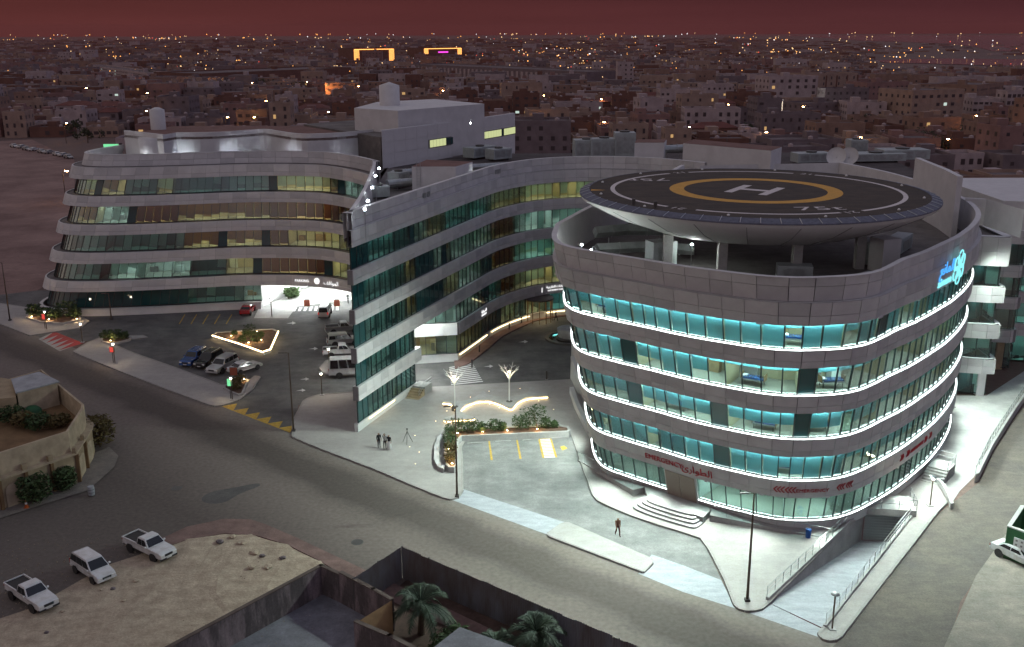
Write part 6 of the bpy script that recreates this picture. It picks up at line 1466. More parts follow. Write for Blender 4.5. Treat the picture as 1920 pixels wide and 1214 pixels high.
for lab, x, y, zi in (('bed behind the open pane left of the middle of the top glazed floor', 1489, 635, 4), ('blue bed in the open bay of the second glazed floor from the top', 1396, 705, 3), ('blue bed in the right open bay of the second glazed floor from the top', 1578, 708, 3), ('bed behind the half-drawn blinds of the third glazed floor, left part', 1245, 757, 2), ('bed behind the half-drawn blinds of the third glazed floor, right of the middle', 1550, 800, 2), ('bed behind the single open pane of the fourth glazed floor', 1463, 885, 1), ('bed behind the open pane near the left end of the fourth glazed floor', 1233, 828, 1), ('bed behind the short blinds at the left end of the top glazed floor', 1112, 578, 4), ('bed in the third glazed floor behind the middle blinds', 1420, 800, 2)):
    bed(lab, x, y, zi)
# ------------------------------------------------------------------ villa at the left edge
vb = [V2(G(*q)) for q in ((-150, 1010), (5, 957), (148, 905), (177, 855), (178, 846))]
vr = [V2(G(92, 772)), V2(G(-150, 850))]
villa = thing('corner_villa', 'beige villa with arched lower wall and planted roof terrace on the road corner', 'house', (vb[2].x, vb[2].y, 0))
poly = vb+vr
if sum(a.x*b_.y-b_.x*a.y for a, b_ in zip(poly, poly[1:]+poly[:1])) < 0: poly.reverse()
def inset(P, k): 
    c = sum(P, Vector((0, 0)))/len(P); out_ = []
    n_ = len(P)
    for i in range(n_):
        d0 = (P[i]-P[i-1]).normalized(); d1 = (P[(i+1) % n_]-P[i]).normalized(); nn = Vector((-d0.y-d1.y, d0.x+d1.x)).normalized(); out_.append(P[i]+nn*k)
    return out_
MB().prism(poly, 0, 3.0).build('lower_wall', 'wall_tan', villa)
MB().prism(inset(poly, -0.2), 3.0, 3.2).build('cornice', 'wall_beige', villa)
MB().prism(inset(poly, 0.5), 3.2, 5.4, [inset(poly, 0.75)]).build('terrace_wall', 'wall_beige', villa)
MB().prism(inset(poly, 0.7), 3.2, 3.3).build('terrace_floor', 'wall_brown', villa)
for a, b_ in ((vb[1], vb[2]), (vb[2], vb[3]), (vb[0], vb[1])):
    d = (b_-a); k = max(1, int(d.length/2.4)); t2_ = d.normalized(); nn = Vector((t2_.y, -t2_.x))
    for i in range(k):
        c = a+d*((i+0.5)/k)+nn*0.05
        m = MB(); w_ = d.length/k*0.62; pts = [(-w_/2, 0.0), (w_/2, 0.0), (w_/2, 1.7)]+[(w_/2*math.cos(t), 1.7+0.55*math.sin(t)) for t in np.linspace(0, PI, 9)[1:-1]]+[(-w_/2, 1.7)]
        A3 = [Vector((c.x+t2_.x*x, c.y+t2_.y*x, z+0.1)) for x, z in pts]; n3 = Vector((nn.x, nn.y, 0))*0.05
        m.add([p+n3 for p in A3]+A3, [tuple(range(len(A3)))]+[(j, (j+1) % len(A3), len(A3)+(j+1) % len(A3), len(A3)+j) for j in range(len(A3))]); m.build('arch_panel', 'wall_beige', villa)
        c2 = a+d*(i/k)+nn*0.14; MB().box((c2.x, c2.y, 1.5), (0.3, 0.3, 3.0), math.atan2(d.y, d.x)).build('pilaster', 'wall_brown', villa)
        c3 = a+d*(i/k)-nn*0.05; MB().box((c3.x, c3.y, 3.45), (0.45, 0.35, 0.6), math.atan2(d.y, d.x)).build('parapet_block', 'wall_tan', villa)
rb2 = [V2(G(*q, 6.0)) for q in ((25, 712), (72, 699), (107, 716), (32, 736))]
MB().prism(rb2, 3.2, 5.9).build('roof_room', 'wall_beige', villa); MB().prism(inset(list(reversed(rb2)) if sum(a.x*b_.y-b_.x*a.y for a, b_ in zip(rb2, rb2[1:]+rb2[:1])) < 0 else rb2, -0.25), 5.9, 6.05).build('sheet_roof', 'sheet_roof', villa)
MB().prism([V2(G(*q, 5.5)) for q in ((-120, 760), (-120, 690), (25, 712), (30, 745))], 3.2, 5.5).build('rear_room', 'wall_tan', villa)
for k, (x, y, h, r) in enumerate(((20, 790, 1.5, 1.4), (45, 798, 1.3, 1.2), (72, 803, 1.4, 1.3), (100, 800, 1.1, 1.0), (35, 770, 1.6, 1.0), (118, 795, .9, .8))):
    leafy('terrace_plant', 'plant spilling over the villa terrace wall, %s from the left' % ords[k], G(x, y, 3.5), h, r, 380, 'leaf_dry' if k % 2 else 'leaf', 'plants on the villa terrace', 'plant', 0.28)
for k, (lab, x, y, h, r) in enumerate((('round bush against the villa wall, left of the pair', 68, 942, 2.6, 1.5), ('smaller bush against the villa wall, right of the pair', 122, 918, 2.2, 1.1), ('large dry bush at the road corner of the villa', 188, 838, 3.4, 1.6))):
    leafy('bush', lab, G(x, y, 0.05), h, r, 900, 'leaf' if k != 2 else 'leaf_dry', None, 'bush', 0.26)
for k, (x, y) in enumerate(((8, 752), )): pass
junk = G(62, 778, 3.3); t_ = thing('covered_furniture', 'green covered lump among plants on the villa terrace', 'furniture', junk); MB().lathe([(1.0, 0), (0.9, 0.6), (0.5, 0.95), (0.01, 1.0)], 14).build('cover', 'green_paint', t_, world=False, smooth=True)
# ------------------------------------------------------------------ compound at the bottom
def wall_run(label, px, h, m='wall_old', th=0.28, cap='kerb_dark'):
    P = [V2(G(x, y, h)) for x, y in px]; c = P[0]; t_ = thing('compound_wall', label, 'wall', (c.x, c.y, 0))
    for a, b_ in zip(P, P[1:]):
        d = (b_-a).normalized(); nn = Vector((d.y, -d.x))*th/2; e2 = d*th*0.45
        MB().prism([a-nn-e2, b_-nn+e2, b_+nn+e2, a+nn-e2], 0, h).build('wall_panel', m, t_)
        MB().prism([a-nn*1.25-e2, b_-nn*1.25+e2, b_+nn*1.25+e2, a+nn*1.25-e2], h, h+0.07).build('coping', cap, t_)
    return t_
wall_run('stained plaster wall beside the sand lot at the bottom', [(290, 1228), (602, 1061)], 2.5)
wall_run('stained pinkish wall turning back from the sand lot corner', [(602, 1061), (636, 1076)], 2.5)
wall_run('broken pinkish wall in front of the corrugated fence', [(640, 1074), (700, 1105), (733, 1124)], 2.7)
wall_run('low stained wall stepping down to the bottom edge', [(668, 1166), (730, 1192), (800, 1228)], 2.3)
structure(MB().prism([V2(G(*q)) for q in ((310, 1260), (600, 1108), (690, 1150), (760, 1260))], 0.06, 0.06, sides=False).build('yard_floor', 'slab_roof'))
structure(MB().prism([V2(G(*q)) for q in ((690, 1150), (765, 1086), (1280, 1290), (760, 1290))], 0.04, 0.04, sides=False).build('garden_floor', 'garden_soil'))
gp = [G(672, 1165, 2.3), G(735, 1126, 2.9), G(738, 1195, 2.3)]
t_ = thing('gable_wall', 'tan triangular wall end beside the palm garden', 'wall', (gp[0].x, gp[0].y, 0)); q1, q2, q3 = gp
m = MB(); m.add([(q1.x, q1.y, 0), (q3.x, q3.y, 0), (q3.x, q3.y, 2.6), (q2.x, q2.y, 2.9), (q1.x, q1.y, 2.3), (q2.x, q2.y, 0)], [(0, 1, 2, 3, 4), (1, 5, 3, 2), (5, 0, 4, 3)]); m.build('wall_panel', 'wall_brown', t_)
rf = thing('shed_roof', 'grey pitched shed roof at the bottom edge below the palms', 'shed', G(870, 1214, 0)); P = [G(780, 1240, 2.4), G(862, 1176, 2.9), G(1000, 1225, 2.4), G(900, 1300, 2.4)]
MB().add([P[0], P[1], P[2], P[3], Vector((P[0].x, P[0].y, 0)), Vector((P[1].x, P[1].y, 0)), Vector((P[2].x, P[2].y, 0))], [(0, 3, 2, 1), (0, 1, 5, 4), (1, 2, 6, 5)]).build('roof_sheet', 'slab_roof', rf)
fence = thing('corrugated_fence', 'tall rusty corrugated metal fence along the main road', 'fence', G(755, 1085))
def corr(a, b_, h, k0):
    A_, B_ = V2(G(*a, h)), V2(G(*b_, h)); d = (B_-A_); L_ = d.length; d.normalize(); nn = Vector((d.y, -d.x)); nS = int(L_/1.05)
    for s_ in range(nS):
        m = MB(); lo3 = s_*L_/nS; top_, bot = [], []; hh = h+random.uniform(-0.05, 0.05)
        for i in range(11):
            u = lo3+(L_/nS+0.03)*i/10; q = A_+d*u+nn*(0.06*(1 if i % 2 else -1)); top_.append(Vector((q.x, q.y, hh))); bot.append(Vector((q.x, q.y, 0.0)))
        m.sweep([bot, top_]); m.build('corrugated_sheet', 'corrugated', fence)
    for i in range(int(L_/3)+1):
        q = A_+d*(i*3.0)-nn*0.1; MB().box((q.x, q.y, h/2), (0.09, 0.09, h), math.atan2(d.y, d.x)).build('post', 'steel_dark', fence)
    for z in (0.5, 1.6, h-0.15):
        q = (A_+B_)/2-nn*0.09; MB().box((q.x, q.y, z), (L_, 0.05, 0.06), math.atan2(d.y, d.x)).build('rail', 'pole', fence)
corr((752, 1025), (1330, 1270), 2.9, 0); corr((664, 1084), (752, 1025), 2.9, 5)
def palm(label, px, h, n_=16, L_=3.0, grp='palms behind the corrugated fence'):
    p = G(*px); t_ = thing('palm_tree', label, 'palm tree', (p.x, p.y, 0), random.uniform(0, 6), grp)
    MB().tube([(0, 0, 0), (0.05, 0, h*0.5), (0, 0.05, h)], [0.3, 0.22, 0.2], 10).build('trunk', 'bark', t_, world=False)
    for k in range(n_):
        a = 2*PI*k/n_+random.uniform(-.2, .2); el = random.uniform(-0.1, 1.15); mb = MB(); rach = []
        for i in range(9):
            s_ = i/8; r_ = L_*s_*math.cos(el)*(1-0.12*s_); z = h+L_*(s_*math.sin(el)-0.62*s_*s_); rach.append(Vector((r_*math.cos(a), r_*math.sin(a), z)))
        mb.tube(rach, [0.045-0.004*i for i in range(9)], 4)
        sd = Vector((-math.sin(a), math.cos(a), 0))
        for i in range(1, 34):
            s_ = i/34*7.99; q = rach[int(s_)].lerp(rach[int(s_)+1], s_-int(s_)); fw = (rach[int(s_)+1]-rach[int(s_)]).normalized(); ll = 0.55*math.sin(PI*min(1, i/34*0.9+0.12))+0.1
            for sg in (-1, 1):
                tp = q+sd*sg*ll*0.8+fw*ll*0.7+Vector((0, 0, random.uniform(-0.22, 0.05))); mb.add([q-fw*0.055, q+fw*0.055, tp], [(0, 1, 2)])
        mb.build('frond', 'palm_leaf' if el > 0.05 or k % 4 else 'leaf_dry', t_, world=False)
palm('tall palm behind the corner of the corrugated fence', (790, 1190), 2.6, 30, 3.4)
palm('bushy palm against the lower run of the corrugated fence', (1005, 1235), 2.2, 28, 3.0)
palm('short palm between the taller two in the fenced garden', (930, 1240), 1.4, 24, 2.3)
leafy('bush', 'dark bush in the fenced garden below the tall palm', G(850, 1225), 1.6, 1.6, 500, 'leaf', None, 'bush', 0.28)
# rubble on the sand lot
_rx = [412, 455, 478, 492, 503, 472, 530, 436, 255, 212, 232, 118, 88, 190]
RBO = [ords[sorted(_rx).index(v)] for v in _rx]
for k, (x, y, s_) in enumerate(((412, 1020, .5), (455, 1022, .55), (478, 1040, .6), (492, 1046, .35), (503, 1067, .5), (472, 1067, .45), (530, 1050, .4), (436, 1010, .4), (255, 1093, .35), (212, 1108, .3), (232, 1130, .25), (118, 1150, .25), (88, 1190, .25), (190, 1110, .2))):
    bmr = bmesh.new(); bmesh.ops.create_icosphere(bmr, subdivisions=2, radius=s_)
    for v in bmr.verts: v.co *= random.uniform(0.75, 1.2); v.co.z *= 0.42
    me = bpy.data.meshes.new('rock'); bmr.to_mesh(me); bmr.free(); me.materials.append(MATS['sand' if k % 3 else 'wall_old']); o = link(bpy.data.objects.new('rubble_lump', me)); p = G(x, y); o.location = (p.x, p.y, s_*0.1+0.16); o.scale = (0.75, 0.75, 0.75)
    tag(o, '%s lump of rubble on the sand lot, %s from its left end' % ('large' if s_ > .42 else 'small', RBO[k]), 'rubble', 'rubble on the sand lot')
mb = MB()
for k in range(900):
    x, y = random.uniform(-40, 590), random.uniform(1010, 1230); p = G(x, y); s_ = random.uniform(0.03, 0.10)
    if PX(p)[1] < 1005: continue
    mb.add([(p.x-s_, p.y, 0.03), (p.x+s_, p.y-s_*0.5, 0.03), (p.x, p.y+s_, 0.03), (p.x, p.y, 0.03+s_*0.9)], [(0, 1, 3), (1, 2, 3), (2, 0, 3)])
o = mb.build('pebbles', 'sand'); tag(o, 'loose pebbles scattered over the sand lot', 'pebbles', kind='stuff')
# green walled enclosure at the right edge
e4 = [V2(G(*q, 3.0)) for q in ((1889, 986), (1985, 1020), (2010, 950), (1914, 948))]
if sum(a.x*b_.y-b_.x*a.y for a, b_ in zip(e4, e4[1:]+e4[:1])) < 0: e4.reverse()
enc = thing('walled_enclosure', 'green-edged walled enclosure with a white patterned panel at the right edge', 'enclosure', (e4[0].x, e4[0].y, 0))
MB().prism(e4, 0, 2.9, [inset(e4, 0.3)]).build('wall', 'green_paint', enc); MB().prism(inset(e4, -0.04), 2.9, 3.0, [inset(e4, 0.36)]).build('coping', 'concrete', enc)
a, b_ = V2(G(1889, 986, 3.0)), V2(G(1985, 1020, 3.0)); d = (b_-a).normalized(); nn = Vector((d.y, -d.x)); c = a+d*2.9+nn*0.06
MB().box((c.x, c.y, 1.3), (4.4, 0.08, 1.9), math.atan2(d.y, d.x)).build('patterned_panel', 'white_wall', enc)
for i in range(10):
    for j in range(5):
        c2 = a+d*(0.95+i*0.43)+nn*0.12; MB().box((c2.x, c2.y, 0.55+j*0.37), (0.16, 0.04, 0.16), math.atan2(d.y, d.x)).build('pattern_block', 'cloth_grey', enc)
# ------------------------------------------------------------------ sea and far land
def zsheet(name, px, z, m, nlab=None): return structure(MB().prism([V2(G(x, y, z)) for x, y in px], z, z, sides=False).build(name, m))
zsheet('sea', [(1330, 66.5), (1500, 68), (1620, 77), (1700, 79), (1770, 82), (1830, 88), (1860, 96), (1960, 98), (2300, 98), (2300, 66.5)], 0.5, 'sea_water')
zsheet('bay_water', [(1640, 113.5), (1700, 111), (1780, 110), (1860, 111), (2100, 112), (2100, 128), (1900, 124), (1790, 121), (1720, 119), (1660, 118)], 0.5, 'sea_water')
# ------------------------------------------------------------------ houses
HC_ = [('h_white', 'white'), ('h_cream', 'cream'), ('h_beige', 'beige'), ('h_brown', 'brown'), ('h_grey', 'grey'), ('h_pink', 'pinkish')]
_wm = {}
def wmesh(m): return unit(m)
def house(name, label, c, w, d, st, rz, m, grp, windows=True, sh=3.3, lit=0.05, tank=True, pitched=False, single=True, cat='house'):
    t_ = thing(name, label, cat, (c[0], c[1], 0), rz, grp); h = st*sh+0.3
    MB().box((0, 0, h/2), (w, d, h)).build('wall', m, t_, world=False)
    if pitched:
        MB().add([(-w/2-.4, -d/2-.4, h), (w/2+.4, -d/2-.4, h), (w/2+.4, d/2+.4, h), (-w/2-.4, d/2+.4, h), (-w/4, 0, h+2), (w/4, 0, h+2)], [(0, 1, 5, 4), (1, 2, 5), (2, 3, 4, 5), (3, 0, 4)]).build('roof', 'h_roof_red', t_, world=False)
    else:
        pa = MB()
        for a in ((0, -d/2+.1, w, .22), (0, d/2-.1, w, .22), (-w/2+.1, 0, .22, d), (w/2-.1, 0, .22, d)): pa.box((a[0], a[1], h+0.45), (a[2]+.05, a[3]+.05, 0.9))
        pa.build('parapet', m, t_, world=False); MB().box((0, 0, h+0.02), (w-.3, d-.3, 0.04)).build('roof', 'h_roof', t_, world=False)
        MB().box((w*random.uniform(-.3, .3), d*0.22, h+1.25), (min(4, w*.35), min(4, d*.35), 2.5)).build('stair_room', m, t_, world=False)
        if tank: MB().lathe([(0.8, 0), (0.8, 1.3), (0.01, 1.6)], 10, (w*random.uniform(-.35, .35), -d*0.2, h)).build('water_tank', 'h_white', t_, world=False)
        if random.random() < 0.5: MB().lathe([(0.02, 1.0), (0.5, 1.25), (0.75, 1.6)], 10, (w*random.uniform(-.4, .4), -d*0.35, h)).build('satellite_dish', 'h_grey', t_, world=False)
    if windows:
        jm_ = MB(); nx = max(2, int(w/random.choice((2.6, 3.2, 4.0, 5.0)))); W0, H0, SK = random.choice((0.9, 1.1, 1.3, 1.8)), random.choice((1.1, 1.4, 1.7)), random.choice((0.08, 0.2, 0.4))
        for f in range(st):
            for i in range(nx):
                x = -w/2+w*(i+0.5)/nx; z = f*sh+1.9
                if random.random() < SK: continue
                mm = 'h_window' if random.random() > lit else random.choice(['win_warm', 'win_warm', 'win_cool'])
                ww, hh = (W0, H0)
                if single:
                    o = link(bpy.data.objects.new('window', unit(mm))); o.parent = t_; o.location = (x, -d/2-0.02, z); o.scale = (ww, 0.12, hh)
                else: jm_.use(mm).box((x, -d/2-0.02, z), (ww, 0.12, hh))
            for s_ in (-1, 1):
                for i in range(max(1, int(d/4))):
                    y = -d/2+d*(i+0.5)/max(1, int(d/4)); jm_.use('h_window').box((s_*(w/2+0.02), y, f*sh+1.9), (0.12, 1.2, 1.4))
        if jm_.v: o = jm_.build('side_windows', None, t_, world=False); o['kind'] = 'stuff'
    return t_
# landmark buildings told apart in the photograph
def block(label, px0, px1, depth, h, m, st, name='apartment_block', rz=None, **k):
    A_, B_ = G(*px0), G(*px1); w = (B_-A_).length; az = math.atan2((B_-A_).y, (B_-A_).x); n_ = Vector((-(B_-A_).y, (B_-A_).x, 0)).normalized(); c = (A_+B_)/2+n_*depth/2
    return house(name, label, (c.x, c.y), w, depth, st, az, m, None, sh=h/st, cat='building', **k), w, (c, az)
LMK = []
t_, w, _ = block('white five-storey block above a brightly lit shop front right of the helipad', (1440, 205), (1530, 203), 18, 17, 'h_white', 5); LMK.append(((1440, 205), (1530, 203), 20))
MB().box((0, -9.6, 2.2), (w*0.9, 0.6, 2.2)).build('lit_shop_front', 'win_cool', t_, world=False)
li = bpy.data.lights.new('shop_light', 'POINT'); li.energy = 9000; li.color = (0.85, 1.0, 0.92); li.shadow_soft_size = 1.5; o = link(bpy.data.objects.new('shop_light', li)); p = G(1485, 206, 4); o.location = p
t_, w, _ = block('cream block striped with dark pilasters, beside the lit shop front', (1506, 197), (1604, 194), 20, 17, 'h_cream', 5); LMK.append(((1506, 197), (1604, 194), 22))
for k in range(6): MB().box((-w/2+w*k/5, -10.1, 8.5), (0.8, 0.4, 17)).build('pilaster', 'h_brown', t_, world=False)
block('wide cream apartment block with rows of small paired windows right of the tower', (1706, 236), (1802, 232), 24, 15, 'h_cream', 4); LMK.append(((1706, 236), (1802, 232), 26))
block('pinkish block with a red roof edge behind the white villa', (1622, 207), (1700, 204), 18, 14, 'h_pink', 4); LMK.append(((1622, 207), (1700, 204), 20))
block('white villa block with arched upper windows below the pinkish block', (1586, 232), (1660, 232), 16, 9, 'h_white', 3); LMK.append(((1586, 232), (1660, 232), 18))
block('tan block over a warm lit street at the right edge', (1826, 214), (1876, 206), 20, 14, 'h_beige', 4); LMK.append(((1826, 214), (1876, 206), 22))
block('beige block cut by the right picture edge', (1893, 258), (1960, 262), 20, 15, 'h_beige', 4); LMK.append(((1893, 258), (1960, 262), 22))
block('dark unfinished concrete block between the two white blocks', (1505, 230), (1590, 226), 16, 8, 'h_grey', 3, lit=0.0); LMK.append(((1505, 230), (1590, 226), 18))
block('long low white building with small windows on the far left', (165, 140), (278, 160), 18, 9, 'h_white', 3); LMK.append(((165, 140), (278, 160), 20))
block('long low grey building in front of the dark trees', (280, 168), (422, 172), 16, 9, 'h_grey', 3); LMK.append(((280, 168), (422, 172), 18))
t_, w, _ = block('huge flat warehouse with an orange lit side', (380, 168), (660, 152), 60, 11, 'h_brown', 1, windows=False, tank=False); LMK.append(((380, 168), (660, 152), 64))
t_, w, _ = block('long low hall with a front of white columns', (770, 146), (1100, 168), 40, 12, 'h_grey', 1, windows=False, tank=False); LMK.append(((770, 146), (1100, 168), 44))
for k in range(40): MB().box((-w/2+w*(k+.5)/40, -20.3, 5.5), (w/40*0.42, 0.5, 11)).build('column', 'h_white', t_, world=False)
for lab, a_, b_, txt, hh in (('shopping mall outlined in orange light with a purple sign, the left of two', (664, 127), (740, 125), 'LULU', 22), ('shopping mall outlined in orange light, the right of two', (795, 119), (866, 117), 'MALL', 20)):
    t_, w, _ = block(lab, a_, b_, 40, hh, 'h_brown', 1, name='shopping_mall', windows=False, tank=False); LMK.append((a_, b_, 60))
    for sx in (-1, 1):
        for q in range(5): MB().box((sx*(w/2-1-q*1.6), -20.4, hh/2), (0.5, 0.4, hh)).build('light_column', 'pt_orange', t_, world=False)
    MB().box((0, -20.4, hh), (w*0.96, 0.4, 0.8)).build('light_edge', 'pt_orange', t_, world=False)
    MB().box((0, -20.5, hh*0.75), (w*0.26, 0.3, 1.8)).build('sign_board', 'sign_purple', t_, world=False)
    MB().box((0, -20.5, 3.0), (w*0.6, 0.3, 4.0)).build('lit_front', 'win_cool', t_, world=False)
def in_lmk(x, y):
    for a_, b_, dp in LMK:
        A_, B_ = G(*a_), G(*b_); d = B_-A_; L_ = d.length; d.normalize(); r = Vector((x, y, 0))-A_; u = r.dot(d); v = r.dot(Vector((-d.y, d.x, 0)))
        if -12 < u < L_+12 and -26 < v < dp+6: return True
    return False
cnt = 0; row = 0; y = 236.0; PLACED = []
rown = ['first', 'second', 'third', 'fourth', 'fifth', 'sixth', 'seventh', 'eighth', 'ninth', 'tenth', 'eleventh', 'twelfth', 'thirteenth', 'fourteenth', 'fifteenth', 'sixteenth', 'seventeenth', 'eighteenth', 'nineteenth', 'twentieth', 'twenty-first', 'twenty-second', 'twenty-third', 'twenty-fourth', 'twenty-fifth']
def skip(x, y):
    if -82 < x < 74 and y < 352: return True
    if x < -78 and y < 395: return True
    if x < -150 and y < 430: return True
    px, py = PX((x, y, 0))
    if px < -60 or px > 1990: return True
    return in_lmk(x, y)
while cnt < 285 and row < 25:
    x = -0.56*y+random.uniform(0, 8); k = 0
    while x < 0.56*y and cnt < 290:
        w = random.choice((9, 11, 13, 15, 18, 24)); d = random.choice((9, 11, 13, 16))
        xc = x+w/2; yc = y+random.uniform(-3, 3); x += w+random.choice((1.5, 2.5, 3, 6, 9))
        if skip(xc, yc): continue
        m, cn = random.choice(HC_); st = random.choice((1, 1, 2, 2, 2, 3)) if random.random() > 0.05 else 4
        pit = random.random() < 0.12 and st < 3
        lab = '%s %s-storey %s house, %s from the left in the %s row behind the hospital' % (cn, ('one', 'two', 'three', 'four')[st-1], 'red-roofed' if pit else 'flat-roofed', rown[k] if k < 25 else 'twenty-%s' % ('sixth', 'seventh', 'eighth', 'ninth', 'tenth')[min(4, k-25)], rown[row])
        house('town_house', lab, (xc, yc), w, d, st, random.uniform(-0.12, 0.12)+R(4), m, 'town houses behind the hospital', pitched=pit, single=(y < 420), lit=0.04)
        PLACED.append((xc, yc, max(w, d))); cnt += 1; k += 1
    row += 1; y += 26.5 if row % 2 else 21.0
Y1 = y-8
# the rest of the town reads as one mass
far = MB(); ys = Y1; nfar = 0
fm = ['h_white', 'h_cream', 'h_beige', 'h_brown', 'h_grey', 'h_pink']
while ys < 5200 and nfar < 16000:
    stp = 20+ys*0.006; x = -0.56*ys
    while x < 0.56*ys:
        w = random.uniform(9, 22)*(1+ys*0.00012); gap = random.choice((1.5, 3, 4, 10, 16))*(1+ys*0.0003); xc = x+w/2; x += w+gap
        yc = ys+random.uniform(-6, 6); px, py = PX((xc, yc, 0))
        if px < -30 or px > 1960 or in_lmk(xc, yc): continue
        if px > 1320 and py < 83 and px > 1330+max(0, py-68)*22: continue
        if px > 1630 and 104 < py < 136: continue
        if px > 1480 and py < 112 and (random.random() < 0.7): continue
        if px > 1760+(102-py)*-6 and py < 102 and px > 1600 and random.random() < 0.8: continue
        h = random.choice((4, 7, 7, 7.5, 10, 10, 13)) * (1.6 if random.random() < 0.03 else 1)
        if py < 112 and px > 1380: h = random.uniform(2.0, 4.0)
        if px > 1600 and py < 150: h = min(h, 5)
        far.use(random.choice(fm)); a = random.uniform(-.1, .1); far.box((xc, yc, h/2), (w, random.uniform(9, 16), h), a)
        far.use('h_roof').box((xc, yc, h+0.05), (w-1, 8.5, 0.1), a)
        if ys < 1700:
            far.use(random.choice(fm)).box((xc+random.uniform(-.3, .3)*w, yc+2, h+1.2), (3.2, 3.2, 2.4), a)
            if random.random() < .6: far.use('h_white').box((xc+random.uniform(-.35, .35)*w, yc-2, h+0.7), (1.4, 1.4, 1.4), a)
        if ys < 1500:
            for f in range(max(1, int(h/3.3))):
                for i in range(int(w/3.5)):
                    if random.random() < 0.75: far.use('h_window' if random.random() > 0.03 else 'win_warm').box((xc-w/2+w*(i+.5)/int(w/3.5), yc-8.3, f*3.3+1.9), (1.2, 0.3, 1.3))
        nfar += 1
    ys += stp
o = far.build('distant_town', None); tag(o, 'distant mass of low flat-roofed houses stretching to the horizon', 'town', kind='stuff')
# town lights: small lamps by the thousand
lm = MB(); 
STR = [(random.uniform(-40, 1900), 69+random.random()**1.2*60, random.uniform(-0.12, 0.12), random.uniform(60, 260)) for _ in range(70)]
for _ in range(1500):
    py = 68+ (random.random()**1.15)*66; px = random.uniform(-20, 1940)
    if random.random() < 0.6:
        sx_, sy_, sl_, ln_ = random.choice(STR); q_ = random.random(); px = sx_+ln_*q_; py = sy_+ln_*q_*sl_+random.gauss(0, 0.5)
        if py < 67.5: continue
    if px > 1500 and py > 70 and random.random() < 0.62: continue
    if px > 1640 and 80 > py and random.random() < 0.5: continue
    p = G(px, py, 9); dist = p.y; s_ = dist*random.uniform(0.00030, 0.00062)
    cl = random.random(); lm.use('pt_orange' if cl < 0.40 else 'pt_warm' if cl < 0.82 else 'pt_white' if cl < 0.93 else 'pt_red')
    lm.add([(p.x-s_, p.y, 9), (p.x+s_, p.y, 9), (p.x, p.y-s_, 9), (p.x, p.y+s_, 9), (p.x, p.y, 9-s_), (p.x, p.y, 9+s_)], [(0, 2, 5), (2, 1, 5), (1, 3, 5), (3, 0, 5), (2, 0, 4), (1, 2, 4), (3, 1, 4), (0, 3, 4)])
for _ in range(210):     # the bright cluster of the shopping strip and the horizon line
    px = random.gauss(1040, 70) if random.random() < 0.72 else random.uniform(0, 1920); py = random.uniform(90, 106) if abs(px-1040) < 200 and random.random() < .8 else random.uniform(62.5, 66)
    p = G(px, py, 9) if py > 70 else Vector((G(px, 70, 0).x*1.5, G(px, 70, 0).y*1.5, random.uniform(6, 24))); s_ = p.y*random.uniform(0.0003, 0.0007)
    lm.use(random.choice(('pt_red', 'pt_orange', 'pt_orange', 'pt_warm', 'pt_white') if py > 70 else ('pt_orange', 'pt_warm', 'pt_white')))
    lm.add([(p.x-s_, p.y, p.z), (p.x+s_, p.y, p.z), (p.x, p.y-s_, p.z), (p.x, p.y+s_, p.z), (p.x, p.y, p.z-s_), (p.x, p.y, p.z+s_)], [(0, 2, 5), (2, 1, 5), (1, 3, 5), (3, 0, 5), (2, 0, 4), (1, 2, 4), (3, 1, 4), (0, 3, 4)])
o = lm.build('town_lights', None); tag(o, 'countless small orange and white lights of the distant town', 'lights', kind='stuff')
# street lamps one can pick out
RGC = {}
LPX = ((407, 152), (470, 156), (495, 190), (415, 183), (342, 180), (273, 175), (64, 171), (211, 171), (159, 166), (422, 221), (472, 221), (611, 211), (573, 154), (270, 209), (669, 163), (747, 168), (827, 171), (916, 176), (1016, 180), (1123, 187), (1235, 190), (1000, 221), (1127, 230), (1361, 197), (1501, 201), (1652, 211), (1430, 249), (1286, 239), (1825, 218), (1606, 259), (1770, 262), (1880, 250), (117, 322), (120, 232))
LX = [q[0] for q in LPX]
for k, (x, y) in enumerate(LPX):
    p = G(x, y, 8.0); t_ = thing('town_street_lamp', 'orange street lamp among the town houses, %s by height in the list from the left' % (ords[k] if k < 16 else 'later'), 'street lamp', (p.x, p.y, 0), 0, 'street lamps among the town houses')
    rg = 'beyond the left wing roof' if x < 480 else 'beyond the rear block and wing roof' if x < 960 else 'beyond the left half of the helipad' if x < 1440 else 'in the town right of the helipad'; RGC[rg] = RGC.get(rg, []); 
    t_['label'] = 'lit orange street lamp %s, %s from the left there' % (rg, rown[sorted(v for v in LX if (v < 480) == (x < 480) and (v < 960) == (x < 960) and (v < 1440) == (x < 1440)).index(x)])
    MB().tube([(0, 0, 0), (0, 0, 8.0)], [0.12, 0.07], 6).build('pole', 'pole', t_, world=False); MB().tube([(0, 0, 8), (1.0, -0.3, 8.2)], 0.05, 5).build('arm', 'pole', t_, world=False)
    MB().box((1.2, -0.35, 8.15), (0.8, 0.35, 0.18)).build('lamp_head', 'street_glow', t_, world=False)
# orange glows: lit walls and street ends
for x, y, e_ in ((350, 158, 9000), (395, 146, 6000), (440, 144, 6000), (570, 168, 16000), (600, 168, 12000), (690, 187, 7000), (1850, 222, 5000), (1885, 248, 4000), (830, 128, 20000), (715, 137, 20000)):
    li = bpy.data.lights.new('street_light_glow', 'POINT'); li.energy = e_; li.color = (1.0, 0.42, 0.12); li.shadow_soft_size = 0.5; o = link(bpy.data.objects.new('street_light_glow', li)); o.location = G(x, y, 6)
